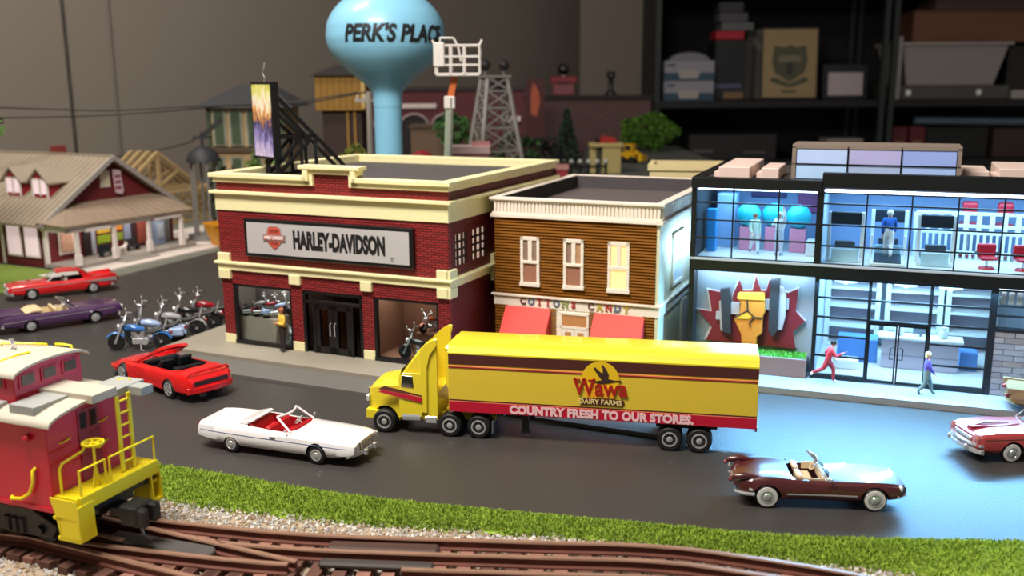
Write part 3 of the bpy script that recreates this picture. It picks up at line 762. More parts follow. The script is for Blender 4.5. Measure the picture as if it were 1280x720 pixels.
    G().prism([(0.348, 0.688), (0.555, 0.7), (0.558, 0.645), (0.37, 0.64), (0.34, 0.645)], PV - .106, PV - .098, 'y').ob('fist_knuckles', hl, E)
    G().prism([(0.328, 0.475), (0.368, 0.51), (0.424, 0.538), (0.47, 0.505), (0.445, 0.480)], PV - .106, PV - .098, 'y').ob('fist_thumb', hl, E)
    ln = G()
    for l in ([(0.423, 0.639), (0.43, 0.548)], [(0.325, 0.482), (0.43, 0.548), (0.485, 0.497), (0.551, 0.494)], [(0.485, 0.497), (0.447, 0.444), (0.463, 0.416)]):
        for p, q in zip(l, l[1:]): ln.bar((p[0], PV - .104, p[1]), (q[0], PV - .104, q[1]), .009, .009, up=(0, 1, 0))
    ln.ob('fist_lines', mat('line_black', '#1a1512', .6), E)
    # roof: skylight and units
    st = mat('skylight_frame', '#8a7b70', .5, var=.1); k0, k1, v0, v1, zt = .70, 1.93, .2, .62, 1.875
    fr = G().bx(k0, k0 + .03, v0, v0 + .03, 1.6, zt).bx(k1 - .03, k1, v0, v0 + .03, 1.6, zt).bx(k0, k1, v0, v0 + .03, zt - .018, zt).bx(k0, k1, v0, v1, zt, zt + .012).bx(k0, k0 + .03, v0 + .03, v1, 1.6, zt).bx(k1 - .03, k1, v0 + .03, v1, 1.6, zt).bx(k0, k1, v1 - .03, v1, 1.6, zt)
    SKY = fr.ob('roof_lantern', st, R, label='glazed roof lantern of six bluish panes')
    cols = ('#aec2e8', '#a9a6cf', '#8fa2da', '#a8c6e8', '#9fb0d0', '#9db6e2')
    for i in range(3):
        for j in range(2):
            a = k0 + .03 + i * (k1 - k0 - .06) / 3; b = a + (k1 - k0 - .06) / 3; z = 1.615 + j * .12
            c = cols[i + 3 * (1 - j)]
            G().bx(a + .006, b - .006, v0 + .008, v0 + .014, z + .006, z + .118).ob('pane', mat('lantern_pane_%d%d' % (i, j), c, .15, var=.12, scale=6, emit=c, estr=.22), SKY)
            if i: G().bx(a - .006, a + .006, v0, v0 + .02, 1.6, zt).ob('glazing_bar', Fm, SKY)
    G().bx(k0, k1, v0, v0 + .02, 1.729, 1.739).ob('glazing_bar', Fm, SKY)
    um = mat('roof_unit_pink', '#e2c8bc', .6, var=.04)
    for u0, u1, w0, w1, z in ((.13, .38, .18, 1.1, .10), (.46, .60, .25, .8, .09), (1.97, 2.15, .45, 1.0, .09), (2.22, 2.9, .5, 1.2, .11)):
        b = G().bx(u0, u1, w0, w1, 1.60, 1.60 + z).ob('roof_unit', um, R, bev=.006, label='pale pink box on the gym roof')
        G().bx(u0 - .04, u0 + .02, w0 + .02, w0 + .3, 1.60, 1.60 + z * .55).ob('vent', um, b)
    # lamps of the rooms, and a light added on the left side
    def lamp(u, v, z, sx, sy, e, tilt=0., name='room_lamp'):
        d = bpy.data.lights.new(name, 'AREA'); d.shape = 'RECTANGLE'; d.size = sx; d.size_y = sy; d.energy = e; d.color = (.36, .68, 1.0)
        o = bpy.data.objects.new(name, d); COL.objects.link(o); o.parent = R; o.location = (u, v, z); o.rotation_euler = (tilt, 0, 0)
        return o
    lamp(.46, .42, 1.53, .8, .5, 13); lamp(2.0, .42, 1.53, 1.9, .6, 32); lamp(1.58, .5, .85, 1.1, .6, 30)
    lamp(.46, .02, .85, .85, .04, 4.5, .5, 'emblem_lamp')
    lamp(1.7, -.04, .865, 2.9, .05, 190, -.95, 'front_lamp')
    lamp_blue = [o for o in R.children if o.name.startswith('front_lamp')][-1].data; lamp_blue.color = (.20, .56, 1.0)
    d = lamp(-.055, .55, 1.0, .05, .9, 14, 0, 'side_lamp'); d.rotation_euler = (0, -PI / 2 + PI, 0)  # added light outside the wall, brightens the candy shop's side
    G().bx(-.056, -.047, .1, 1.0, .985, 1.0).ob('light_strip', led, R, label='glowing white light strip')  # strip added to glow where the extra side light sits
    return R
gym()

# ------------------------------------------------------------------ cars
def paint(name, c, coat=.9): return mat('paint_' + name, c, .32, .0, var=.03, coat=coat)
M_CGLASS = glass('car_glass', '#eef4f4', .08)
M_WW = mat('whitewall', '#d9d5cf', .6, var=.03)
M_BRASS = mat('aged_brass', '#b59a5a', .3, .9, var=.1)
M_TAIL = mat('tail_lamp', '#7d1014', .2, var=0, coat=1)
M_LAMP = mat('head_lamp', '#dfe3e0', .12, .3, var=0, coat=1)

def wheel(parent, x, y, r, w, side, ww=False, hub=None, style='cap'):
    """tyre with its hubcap; side = +1 for the left of the car"""
    T = G()
    o = side * w / 2
    prof = [(r * .55, -w / 2), (r * .88, -w / 2), (r * .98, -w * .36), (r, -w * .2), (r, w * .2), (r * .98, w * .36), (r * .88, w / 2), (r * .55, w / 2)]
    T.lathe(prof, 24, (0, 0, 0), 'y')
    t = T.ob('wheel', M_RUB, parent, smooth=40); t.location = (x, y, r)
    k = w / 2
    f = lambda p: [(a, side * b) for a, b in p]
    if ww: G().lathe(f([(r * .58, k + .001), (r * .60, k + .004), (r * .84, k + .003), (r * .86, k)]), 24, (0, 0, 0), 'y').ob('whitewall', M_WW, t, smooth=40)
    h = G()
    if style == 'cap':
        h.lathe(f([(r * .62, k - .004), (r * .62, k + .003), (r * .52, k + .006), (r * .48, k + .002), (r * .32, k + .004), (r * .26, k + .010), (r * .12, k + .012)]), 20, (0, 0, 0), 'y')
    elif style == 'truck':
        h.lathe(f([(r * .62, k - .004), (r * .62, k + .003), (r * .50, k + .004), (r * .46, k - .008), (r * .36, k - .012), (r * .30, k - .002), (r * .14, k + .004)]), 20, (0, 0, 0), 'y')
        for q in range(8): a = 2 * PI * q / 8; h.ball((r * .40 * math.cos(a), side * (k - .004), r * .40 * math.sin(a)), .005, 6, 4)
    else:
        h.lathe(f([(r * .70, k - .004), (r * .70, k + .003), (r * .62, k + .003), (r * .58, k - .010), (r * .2, k - .008), (r * .16, k + .002), (r * .05, k + .002)]), 20, (0, 0, 0), 'y')
        for q in range(5):
            a = 2 * PI * q / 5; p = (r * .14 * math.cos(a), side * k, r * .14 * math.sin(a)); e = (r * .64 * math.cos(a), side * k, r * .64 * math.sin(a))
            h.bar(p, e, .022, .008, up=(0, 1, 0))
    h.ob('hubcap', hub or M_CHROME, t, smooth=35)
    return t

def car_body(root, rows, paint_m, wells, pit=None, inner=None, n=34):
    """lofted body shell with the cockpit and the wheel arches cut out; returns the section table"""
    T = smooth_table(rows, n); rings = []
    for x, wb, zb, wm, zm, ws, zs, zc in T:
        half = [(0, zb), (wb * .7, zb), (wb, zb + .010), (wm * .985, zb + (zm - zb) * .45), (wm, zm), (wm + (ws - wm) * .55, zm + (zs - zm) * .72), (ws, zs - .010), (ws - .010, zs - .001), (ws * .72, zs + (zc - zs) * .5), (ws * .4, zs + (zc - zs) * .88), (0, zc)]
        rings.append([(x, -a, b) for a, b in half] + [(x, a, b) for a, b in half[-2:0:-1]])
    b = G().loft(rings).ob('body', [paint_m, inner or M_DARK, M_DARK], root, smooth=32)
    c = G()
    for x, r, z, y0 in wells:
        for s in (-1, 1):
            c.cyl((x, s * y0, z), (x, s * .26, z), r, n=22, mi=2)
    if pit:
        x0, x1, hw, zf, rnd = pit
        pl = [(x0 + rnd, -hw), (x1 - rnd, -hw), (x1, -hw + rnd), (x1, hw - rnd), (x1 - rnd, hw), (x0 + rnd, hw), (x0, hw - rnd), (x0, -hw + rnd)]
        c.prism(pl, zf, .4, 'z', 1)
    boolean_cut(b, c)
    return b, T
def side_strip(root, T, x0, x1, z0, z1, m, th=.006, h=.008, name='side_trim', sides=(-1, 1)):
    """bright strip that follows the body side"""
    for s in sides:
        rings = []
        for k in range(15):
            x = x0 + (x1 - x0) * k / 14; z = z0 + (z1 - z0) * k / 14
            r = [np.interp(x, T[:, 0], T[:, j]) for j in range(8)]
            zz = [r[2] + .01, r[2] + (r[4] - r[2]) * .45, r[4], r[4] + (r[6] - r[4]) * .72, r[6] - .01]; yy = [r[1], r[3] * .985, r[3], r[3] + (r[5] - r[3]) * .55, r[5]]
            y = np.interp(z, zz, yy)
            rings.append([(x, s * (y - .004), z - h / 2), (x, s * (y + th), z - h / 2), (x, s * (y + th), z + h / 2), (x, s * (y - .004), z + h / 2)])
        G().loft(rings).ob(name, m, root)
def seat(root, x, y, m, w=.12, z=.075, zt=.19, L=.10, name='seat'):
    g = G().bx(x - L / 2, x + L / 2, y - w / 2, y + w / 2, z, z + .045)
    s = g.ob(name, m, root, bev=.010)
    b = G(); b.loft([[(x - L / 2 - .03 * t, y - w / 2, z + .03 + (zt - z - .03) * t), (x - L / 2 + .035 - .03 * t, y - w / 2, z + .03 + (zt - z - .03) * t), (x - L / 2 + .035 - .03 * t, y + w / 2, z + .03 + (zt - z - .03) * t), (x - L / 2 - .03 * t, y + w / 2, z + .03 + (zt - z - .03) * t)] for t in (0, .5, 1)])
    b.ob('backrest', m, s, bev=.010)
def steering(root, x, y, z, m, r=.035):
    n = 18; M = Matrix.Translation((x, y, z)) @ Matrix.Rotation(-.95, 4, 'Y')
    g = G().tube([M @ Vector((r * math.cos(2 * PI * k / n), r * math.sin(2 * PI * k / n), 0)) for k in range(n + 1)], .004, 5)
    g.tube([M @ Vector((0, -r, 0)), M @ Vector((0, r, 0))], .003, 5).tube([M @ Vector((0, 0, 0)), M @ Vector((0, 0, -.06))], .005, 5)
    g.ob('steering_wheel', m, root)
def windshield(root, x0, x1, zb, zt, wb, wt, fm, fr=.006, bow=.03, pillars=True, fh=None):
    """curved raked screen: x0,zb its foot, x1,zt its top"""
    bot, top = [], []
    for k in range(11):
        t = -1 + 2 * k / 10
        bot.append((x0 - bow * t * t, wb * t, zb)); top.append((x1 - bow * t * t, wt * t, zt))
    vs = bot + top
    G().add(vs, [(k, k + 1, 12 + k, 11 + k) for k in range(10)]).ob('windscreen', M_CGLASS, root, fix=False)
    g = G().tube(top, fh or fr, 6).tube([bot[0], top[0]], fr, 6).tube([bot[-1], top[-1]], fr, 6).tube(bot, fr * .8, 6)
    g.ob('windscreen_frame', fm, root, smooth=50)
def mirror(root, x, y, z, m):
    G().tube([(x, y, z), (x, y * 1.08, z + .018)], .003, 5).ball((x, y * 1.1, z + .022), .012, 8, 6, sq=(.7, 1, .8)).ob('door_mirror', m, root, smooth=40)
def bumper(root, x, hw, z, bend, m, h=.022, d=.014, name='bumper', n=11):
    """bar across the car; bend = how far its ends sweep back"""
    rings = []
    for k in range(n):
        t = -1 + 2 * k / (n - 1); xx = x - bend * abs(t) ** 2.5
        rings.append([(xx, hw * t, z - h / 2), (xx + math.copysign(d, 1) * (1 if bend >= 0 else -1), hw * t, z - h / 3), (xx + d * (1 if bend >= 0 else -1), hw * t, z + h / 3), (xx, hw * t, z + h / 2)])
    return G().loft(rings).ob(name, m, root, smooth=40)
def locate(fx, fy, rx, ry, side, off):
    """centre and heading of a car from where the two wheels on one side (+1 its left) touch the road"""
    a = math.atan2(fy - ry, fx - rx); mx, my = (fx + rx) / 2, (fy + ry) / 2
    n = (-math.sin(a), math.cos(a))
    return (mx - side * off * n[0], my - side * off * n[1], 0), a

# white convertible ------------------------------------------------
def white_car():
    loc, a = locate(-1.252, 5.874, -1.856, 6.09, -1, .17)
    R = thing('convertible_car', 'long white convertible car with a bright red interior and chrome grille', 'car', loc, a)
    P = paint('white', '#ece7e6'); wb = .64
    rows = [(-.60, .135, .085, .155, .12, .125, .172, .172), (-.585, .15, .07, .172, .12, .145, .180, .176), (-.45, .168, .05, .186, .115, .165, .184, .182), (-.2, .176, .045, .190, .11, .175, .182, .19),
            (0, .176, .045, .188, .11, .172, .174, .178), (.2, .176, .045, .188, .11, .17, .172, .184), (.45, .17, .048, .186, .11, .165, .165, .178), (.56, .15, .06, .176, .11, .155, .155, .165), (.585, .13, .075, .165, .11, .145, .146, .152)]
    red = mat('red_leather', '#b5121f', .45, var=.08)
    b, T = car_body(R, rows, P, [(-.32, .062, .05, .155), (.32, .072, .07, .13)], (-.24, .135, .138, .075, .03), red)
    for x in (-.32, .32):
        for s in (-1, 1): wheel(R, x, s * .163, .064, .042, s)
    seat(R, -.01, .07, red); seat(R, -.01, -.07, red); seat(R, -.155, 0, red, .25, .08, .195, .08, 'rear_seat')
    G().prism([(-.235, .18), (-.20, .20), (-.17, .215), (-.20, .225), (-.28, .205), (-.30, .186)], -.13, .13, 'y').ob('folded_top', P, R, bev=.012, label='white folded soft top behind the seats')
    G().bx(.085, .13, -.13, .13, .11, .185).ob('dashboard', red, R, bev=.008); steering(R, .045, .07, .185, M_WHITE)
    windshield(R, .15, .035, .178, .262, .145, .115, P, .008, .035)
    for s in (-1, 1): mirror(R, .10, s * .165, .178, M_CHROME)
    side_strip(R, T, -.57, .54, .135, .125, mat('pinstripe_blue', '#6f7a9c', .4), .002, .004)
    g = G().bx(.575, .592, -.09, .09, .095, .148); g.ob('grille', M_BRASS, R, bev=.004)
    gb = G()
    for k in range(9): gb.bx(.590, .597, -.085 + k * .0206, -.081 + k * .0206, .098, .145)
    gb.ob('grille_bars', M_CHROME, R)
    for s in (-1, 1):
        for y in (.115, .145): G().bx(.566, .588, s * y - .013, s * y + .013, .112, .142).ob('headlamp', M_LAMP, R, bev=.004)
    bumper(R, .585, .175, .08, .05, M_CHROME, .034, .02); bumper(R, -.59, .165, .085, -.04, M_CHROME, .03, .016)
    for s in (-1, 1): G().bx(.60, .625, s * .06 - .012, s * .06 + .012, .06, .10).ob('bumper_guard', M_CHROME, R, bev=.004)
    for s in (-1, 1): G().bx(-.604, -.585, s * .14 - .010, s * .14 + .010, .10, .172).ob('tail_lamp', M_TAIL, R, bev=.003)
    for s in (-1, 1): G().bx(-.02, .02, s * .187 - .004, s * .187 + .004, .146, .152).ob('door_handle', M_CHROME, R)
    return R
white_car()

# maroon roadster ----------------------------------------------------
def maroon_car():
    loc, a = locate(2.042, 5.13, 1.447, 5.19, -1, .16)
    R = thing('roadster_car', 'maroon two-seat roadster with whitewall tyres and a cream interior', 'car', loc, a)
    P = paint('maroon', '#4a1518', 1.0)
    rows = [(-.475, .06, .095, .10, .12, .07, .135, .132), (-.45, .11, .075, .148, .115, .125, .158, .148), (-.38, .145, .05, .170, .108, .150, .176, .160), (-.29, .152, .045, .180, .10, .158, .182, .168),
            (-.12, .152, .042, .172, .095, .155, .166, .164), (.05, .152, .042, .170, .095, .152, .160, .165), (.25, .150, .042, .174, .10, .150, .164, .160), (.36, .140, .048, .172, .105, .145, .160, .152), (.44, .11, .06, .155, .105, .125, .146, .138), (.485, .05, .085, .10, .11, .075, .125, .122)]
    cr = mat('cream_leather', '#dcc3a0', .5, var=.06)
    b, T = car_body(R, rows, P, [(-.298, .082, .06, .12), (.298, .082, .06, .12)], (-.155, .055, .128, .07, .035), mat('roadster_inner', '#3a1614', .5))
    for x in (-.298, .298):
        for s in (-1, 1): wheel(R, x, s * .152, .068, .04, s, True)
    seat(R, -.06, .068, cr, .105, .075, .185, .09); seat(R, -.06, -.068, cr, .105, .075, .185, .09)
    G().bx(.02, .05, -.125, .125, .11, .170).ob('dashboard', cr, R, bev=.006)
    for s in (-1, 1): G().bx(-.06, .045, s * .126 - .004, s * .126 + .004, .13, .172).ob('door_card', cr, R)
    steering(R, .0, .068, .178, cr)
    windshield(R, .075, .005, .164, .245, .135, .115, M_CHROME, .004, .04)
    side_strip(R, T, -.19, .20, .090, .090, M_CHROME, .004, .007)
    for s in (-1, 1):
        G().tube([(-.33, s * .135, .166), (-.42, s * .135, .178), (-.485, s * .132, .168), (-.50, s * .13, .155)], [.012, .022, .018, .008], 8).ob('tail_fin', P, R, smooth=50)
        G().ball((-.502, s * .13, .152), .013, 8, 6).ob('tail_lamp', M_TAIL, R, smooth=50)
        G().tube([(-.49, s * .07, .15), (-.48, s * .10, .155)], .006, 6).ob('tail_trim', M_CHROME, R)
        G().tube([(-.46, s * .10, .085), (-.475, s * .14, .085), (-.42, s * .172, .085), (-.37, s * .18, .085)], .010, 6).ob('bumper', M_CHROME, R, smooth=50)
        G().tube([(.485, s * .05, .085), (.475, s * .11, .085), (.42, s * .16, .085)], .010, 6).ob('bumper', M_CHROME, R, smooth=50)
        G().ball((.445, s * .125, .125), .024, 10, 7, sq=(.6, 1, 1)).ob('headlamp', M_LAMP, R, smooth=50)
        G().tube([(-.38, s * .172, .108), (-.40, s * .165, .112)], .006, 6).ob('exhaust_tip', M_CHROME, R)
    G().bx(-.484, -.47, -.035, .035, .10, .142).ob('number_plate', mat('plate_recess', '#7d6a60', .5), R, bev=.004)
    G().bx(.478, .495, -.07, .07, .085, .115).ob('grille', M_CHROME, R, bev=.006)
    G().bx(-.149, -.145, .12, .176, .16, .167).ob('door_gap', M_DARK, R)
    mirror(R, .05, -.155, .162, M_CHROME)
    return R
maroon_car()

# red wedge-nosed convertible ------------------------------------------
def red_car():
    a = 2.44; rx, ry = -2.65, 7.225; wb = .60
    wb *= 1.16
    fx, fy = rx + wb * math.cos(a), ry + wb * math.sin(a)
    loc, a = locate(fx, fy, rx, ry, 1, .19)
    R = thing('sports_convertible_car', 'bright red wedge-nosed convertible with a black interior and rear spoiler', 'car', loc, a, None, 1.16)
    P = paint('bright_red', '#d80f12')
    rows = [(-.535, .13, .075, .15, .10, .135, .150, .150), (-.51, .155, .055, .172, .10, .158, .178, .176), (-.4, .165, .045, .184, .10, .168, .186, .184), (-.2, .165, .042, .182, .10, .165, .176, .178),
            (0, .165, .042, .180, .10, .162, .166, .170), (.2, .165, .042, .182, .095, .158, .156, .168), (.38, .158, .045, .178, .09, .145, .132, .148), (.5, .13, .055, .155, .08, .12, .100, .112), (.575, .09, .06, .11, .075, .08, .082, .088)]
    bk = mat('black_leather', '#17171a', .4, var=.08)
    b, T = car_body(R, rows, P, [(-.30, .076, .06, .12), (.30, .076, .06, .12)], (-.33, .12, .135, .075, .05), bk)
    for x in (-.30, .30):
        for s in (-1, 1): wheel(R, x, s * .160, .066, .046, s, style='spoke')
    seat(R, -.06, .07, bk, .10, .075, .215, .09); seat(R, -.06, -.07, bk, .10, .075, .215, .09); seat(R, -.24, 0, bk, .22, .09, .19, .06, 'rear_seat')
    G().bx(.05, .11, -.13, .13, .11, .178).ob('dashboard', bk, R, bev=.008); steering(R, .03, .07, .175, bk)
    windshield(R, .18, -.035, .168, .268, .145, .118, P, .010, .035, fh=.016)
    G().tube([(-.50, -.155, .18), (-.505, -.14, .200), (-.51, 0, .205), (-.505, .14, .200), (-.50, .155, .18)], .010, 6).ob('spoiler', P, R, smooth=50)
    G().bx(-.540, -.525, -.125, .125, .115, .143).ob('tail_lamp_band', mat('smoked_lamp', '#2a0c0e', .15, coat=1), R, bev=.003)
    bumper(R, -.535, .168, .085, -.03, P, .05, .02, 'bumper')
    G().bx(-.562, -.535, -.10, -.06, .045, .06).bx(-.562, -.535, .06, .10, .045, .06).ob('exhaust_tips', M_DARK, R)
    side_strip(R, T, -.22, .22, .062, .062, P, .008, .02, 'sill')
    for s in (-1, 1): mirror(R, .12, s * .165, .165, P)
    return R
red_car()

# purple convertible with fins ------------------------------------------
def fifties_rows():
    return [(-.60, .13, .09, .155, .12, .150, .165, .150), (-.58, .15, .07, .172, .12, .162, .188, .160), (-.42, .168, .05, .186, .115, .172, .186, .168), (-.2, .174, .045, .188, .11, .170, .178, .176),
            (0, .174, .045, .186, .11, .168, .172, .176), (.2, .174, .045, .188, .11, .168, .178, .182), (.42, .168, .05, .188, .115, .165, .182, .178), (.54, .15, .06, .175, .12, .160, .170, .166), (.575, .12, .08, .155, .12, .15, .152, .152)]
def finned(name, label, pname, pcol, loc, a, innerc, bump):
    R = thing(name, label, 'car', loc, a)
    P = paint(pname, pcol); cr = mat('leather_' + pname, innerc, .5, var=.06)
    b, T = car_body(R, fifties_rows(), P, [(-.30, .074, .055, .13), (.30, .076, .06, .13)], (-.25, .12, .138, .075, .04), cr)
    for x in (-.30, .30):
        for s in (-1, 1): wheel(R, x, s * .160, .064, .042, s, False)
    seat(R, .0, 0, cr, .26, .08, .205, .10, 'front_seat'); seat(R, -.16, 0, cr, .25, .085, .205, .08, 'rear_seat')
    G().prism([(-.34, .182), (-.27, .215), (-.20, .215), (-.16, .196), (-.17, .18)], -.135, .135, 'y').ob('folded_top', cr, R, bev=.012)
    G().bx(.07, .12, -.13, .13, .11, .185).ob('dashboard', P, R, bev=.008); steering(R, .055, .07, .19, M_WHITE)
    windshield(R, .15, .05, .178, .268, .145, .118, M_CHROME, .004, .05)
    for s in (-1, 1):
        G().prism([(-.62, .15), (-.62, .205), (-.30, .186), (-.30, .17)], s * .150, s * .170, 'y').ob('fin', P, R, bev=.006)
        G().lathe([(.020, 0), (.022, .012), (.008, .03)], 12, (0, 0, 0), 'x').xf(Matrix.Translation((-.60, s * .135, .135)) @ Matrix.Scale(-1, 4, (1, 0, 0))).ob('tail_lamp', M_TAIL, R, smooth=50)
        for y in (.10, .14): G().lathe([(.018, 0), (.02, .012), (.012, .018)], 12, (0, 0, 0), 'x').xf(Matrix.Translation((.565, s * y, .135))).ob('headlamp', M_LAMP, R, smooth=50)
        mirror(R, .13, s * .165, .18, M_CHROME)
    bumper(R, .585, .175, .085, .06, M_CHROME, .034, .02); bumper(R, -.60, .175, .09, -.06, bump, .04, .02)
    G().bx(.565, .585, -.08, .08, .10, .14).ob('grille', M_CHROME, R, bev=.004)
    side_strip(R, T, -.55, .5, .12, .14, M_CHROME, .003, .005)
    for x, r in ((-.30, .078), (.30, .080)):
        for s in (-1, 1):
            G().tube([(x + r * math.cos(t), s * .187, .055 + r * math.sin(t)) for t in [PI * k / 12 for k in range(13)]], .006, 5).ob('arch_trim', P, R, smooth=50)
    return R
    return R
loc, a = locate(-4.257, 9.643, -4.712, 9.299, -1, .165)
finned('finned_convertible_car', 'purple finned convertible with a cream interior, parked beside the red hardtop', 'purple', '#4b2d55', loc, a, '#dcc79a', M_CHROME)
finned('bronze_car', 'bronze car at the gym kerb, cut off by the photo edge beyond the salmon car', 'bronze', '#8a7350', (4.10, 6.575, .0505), -.367, '#6b5a44', M_BRASS).scale = (.9,) * 3

# red hardtop ---------------------------------------------------------------
def hardtop():
    loc, a = locate(-5.422, 10.745, -4.87, 11.11, 1, .165)
    R = thing('hardtop_car', 'red two-door hardtop with tail fins and chrome, parked nearest the red house', 'car', loc, a)
    P = paint('hardtop_red', '#cf1519')
    rows = [(-.575, .14, .08, .16, .115, .155, .18, .165), (-.55, .155, .065, .174, .115, .165, .192, .172), (-.4, .168, .05, .185, .11, .17, .19, .18), (-.2, .172, .045, .186, .11, .168, .184, .186),
            (0, .172, .045, .186, .11, .166, .178, .182), (.2, .172, .045, .186, .11, .166, .178, .188), (.4, .168, .05, .186, .115, .162, .178, .184), (.52, .15, .06, .176, .12, .156, .168, .170), (.56, .12, .08, .155, .12, .15, .152, .152)]
    b, T = car_body(R, rows, P, [(-.325, .074, .055, .13), (.325, .078, .06, .13)], (-.24, .13, .132, .08, .03), M_DARK)
    for x in (-.325, .325):
        for s in (-1, 1): wheel(R, x, s * .160, .067, .042, s, False, style='cap')
    # roof with its pillars
    rings = []
    for x, hw, z0, z1 in ((-.24, .115, .258, .264), (-.19, .128, .268, .282), (-.08, .134, .276, .296), (.0, .132, .276, .294), (.05, .122, .266, .276)):
        rings.append([(x, -hw, z0), (x, -hw, z0 + .012), (x, -hw * .8, z1), (x, 0, z1 + .006), (x, hw * .8, z1), (x, hw, z0 + .012), (x, hw, z0), (x, 0, z0 + .004)])
    G().loft(rings).ob('roof', P, R, smooth=50)
    for s in (-1, 1):
        G().prism([(-.34, .185), (-.235, .185), (-.20, .268), (-.24, .262)], s * .120, s * .132, 'y').ob('rear_pillar', P, R)
        G().tube([(.155, s * .142, .18), (.05, s * .124, .268)], .006, 6).ob('front_pillar', M_CHROME, R)
        G().add([(-.23, s * .137, .186), (.13, s * .140, .184), (.04, s * .126, .27), (-.2, s * .127, .27)], [(0, 1, 2, 3)]).ob('side_glass', M_CGLASS, R, fix=False)
        G().prism([(-.60, .17), (-.58, .215), (-.24, .19), (-.24, .17)], s * .150, s * .170, 'y').ob('fin', P, R, bev=.006)
        G().prism([(-.585, .13), (-.585, .172), (-.18, .148), (-.42, .132)], s * .176, s * .189, 'y').ob('fin_panel', mat('pale_silver', '#cfc4c4', .3, .7), R, label='silver side panel on the rear wing')
        G().lathe([(.024, 0), (.026, .014), (.014, .022)], 12, (0, 0, 0), 'x').xf(Matrix.Translation((.55, s * .128, .14))).ob('headlamp', M_LAMP, R, smooth=50)
        G().bx(-.612, -.585, s * .155 - .012, s * .155 + .012, .115, .165).ob('tail_lamp', M_TAIL, R, bev=.004)
    G().add([(-.35, -.12, .19), (-.35, .12, .19), (-.24, .112, .262), (-.24, -.112, .262)], [(0, 1, 2, 3)]).ob('rear_glass', M_CGLASS, R, fix=False)
    G().add([(.155, -.14, .182), (.155, .14, .182), (.05, .122, .27), (.05, -.122, .27)], [(0, 1, 2, 3)]).ob('windscreen', M_CGLASS, R, fix=False)
    seat(R, 0, 0, mat('hardtop_seat', '#c9beb4', .5), .24, .08, .2, .09, 'front_seat'); steering(R, .06, .07, .19, M_DARK)
    side_strip(R, T, -.2, .52, .148, .13, M_CHROME, .003, .006)
    bumper(R, .57, .18, .085, .06, M_CHROME, .04, .022); bumper(R, -.585, .178, .09, -.06, M_CHROME, .04, .02)
    G().bx(.55, .572, -.10, .10, .105, .145).ob('grille', M_CHROME, R, bev=.005)
    return R
hardtop()

# pink-red car at the right edge ----------------------------------------------
def pink_car():
    a = PI + .10; wb = .64
    fx, fy = 3.165, 5.84
    rx, ry = fx - wb * math.cos(a), fy - wb * math.sin(a)
    loc, a = locate(fx, fy, rx, ry, 1, .165)
    R = thing('fifties_car', 'salmon-red car with heavy chrome bumpers and whitewalls, cut off at the right', 'car', loc, a)
    P = paint('salmon', '#a83a3c')
    rows = [(-.58, .13, .085, .155, .12, .14, .165, .16), (-.4, .168, .05, .186, .115, .17, .184, .18), (-.1, .174, .045, .188, .11, .170, .18, .18),
            (.12, .174, .045, .188, .11, .168, .182, .192), (.35, .170, .05, .188, .12, .166, .192, .196), (.5, .155, .06, .178, .125, .162, .184, .184), (.545, .12, .08, .158, .125, .152, .166, .168)]
    cr = mat('salmon_inner', '#c9d8da', .5)
    b, T = car_body(R, rows, P, [(-.32, .076, .06, .13), (.32, .080, .06, .13)], (-.25, .10, .138, .08, .03), cr)
    for x in (-.32, .32):
        for s in (-1, 1): wheel(R, x, s * .160, .067, .042, s, True)
    seat(R, -.02, 0, cr, .25, .08, .2, .1, 'front_seat')
    windshield(R, .14, .06, .19, .275, .145, .12, M_CHROME, .004, .04); steering(R, .04, .07, .2, M_WHITE)
    G().prism([(.52, -.035), (.52, .035), (.30, .05), (.18, .02), (.18, -.02), (.30, -.05)], .188, .201, 'z').ob('bonnet_scoop', P, R, bev=.004)
    G().tube([(.50, 0, .196), (.42, 0, .212), (.25, 0, .206)], [.004, .008, .003], 6).ob('bonnet_ornament', M_CHROME, R)
    bumper(R, .56, .185, .075, .05, M_CHROME, .03, .022); bumper(R, .56, .175, .115, .05, M_CHROME, .022, .02, 'bumper_bar')
    for s in (-1, 1):
        G().ball((.585, s * .10, .095), .015, 10, 7, sq=(.8, 1, 1.2)).ob('bumper_bullet', M_CHROME, R, smooth=50)
        G().lathe([(.028, -.01), (.030, .012), (.018, .02)], 14, (0, 0, 0), 'x').xf(Matrix.Translation((.53, s * .132, .152))).ob('headlamp', mat('lens_pink', '#b56a66', .2, coat=1), R, smooth=50)
    G().bx(.54, .555, -.09, .09, .13, .155).ob('grille', M_CHROME, R, bev=.004)
    bumper(R, -.585, .178, .09, -.06, M_CHROME, .04, .02)
    side_strip(R, T, -.5, .5, .155, .155, mat('trim_gold', '#a5685a', .3, .6), .003, .004)
    return R
pink_car()

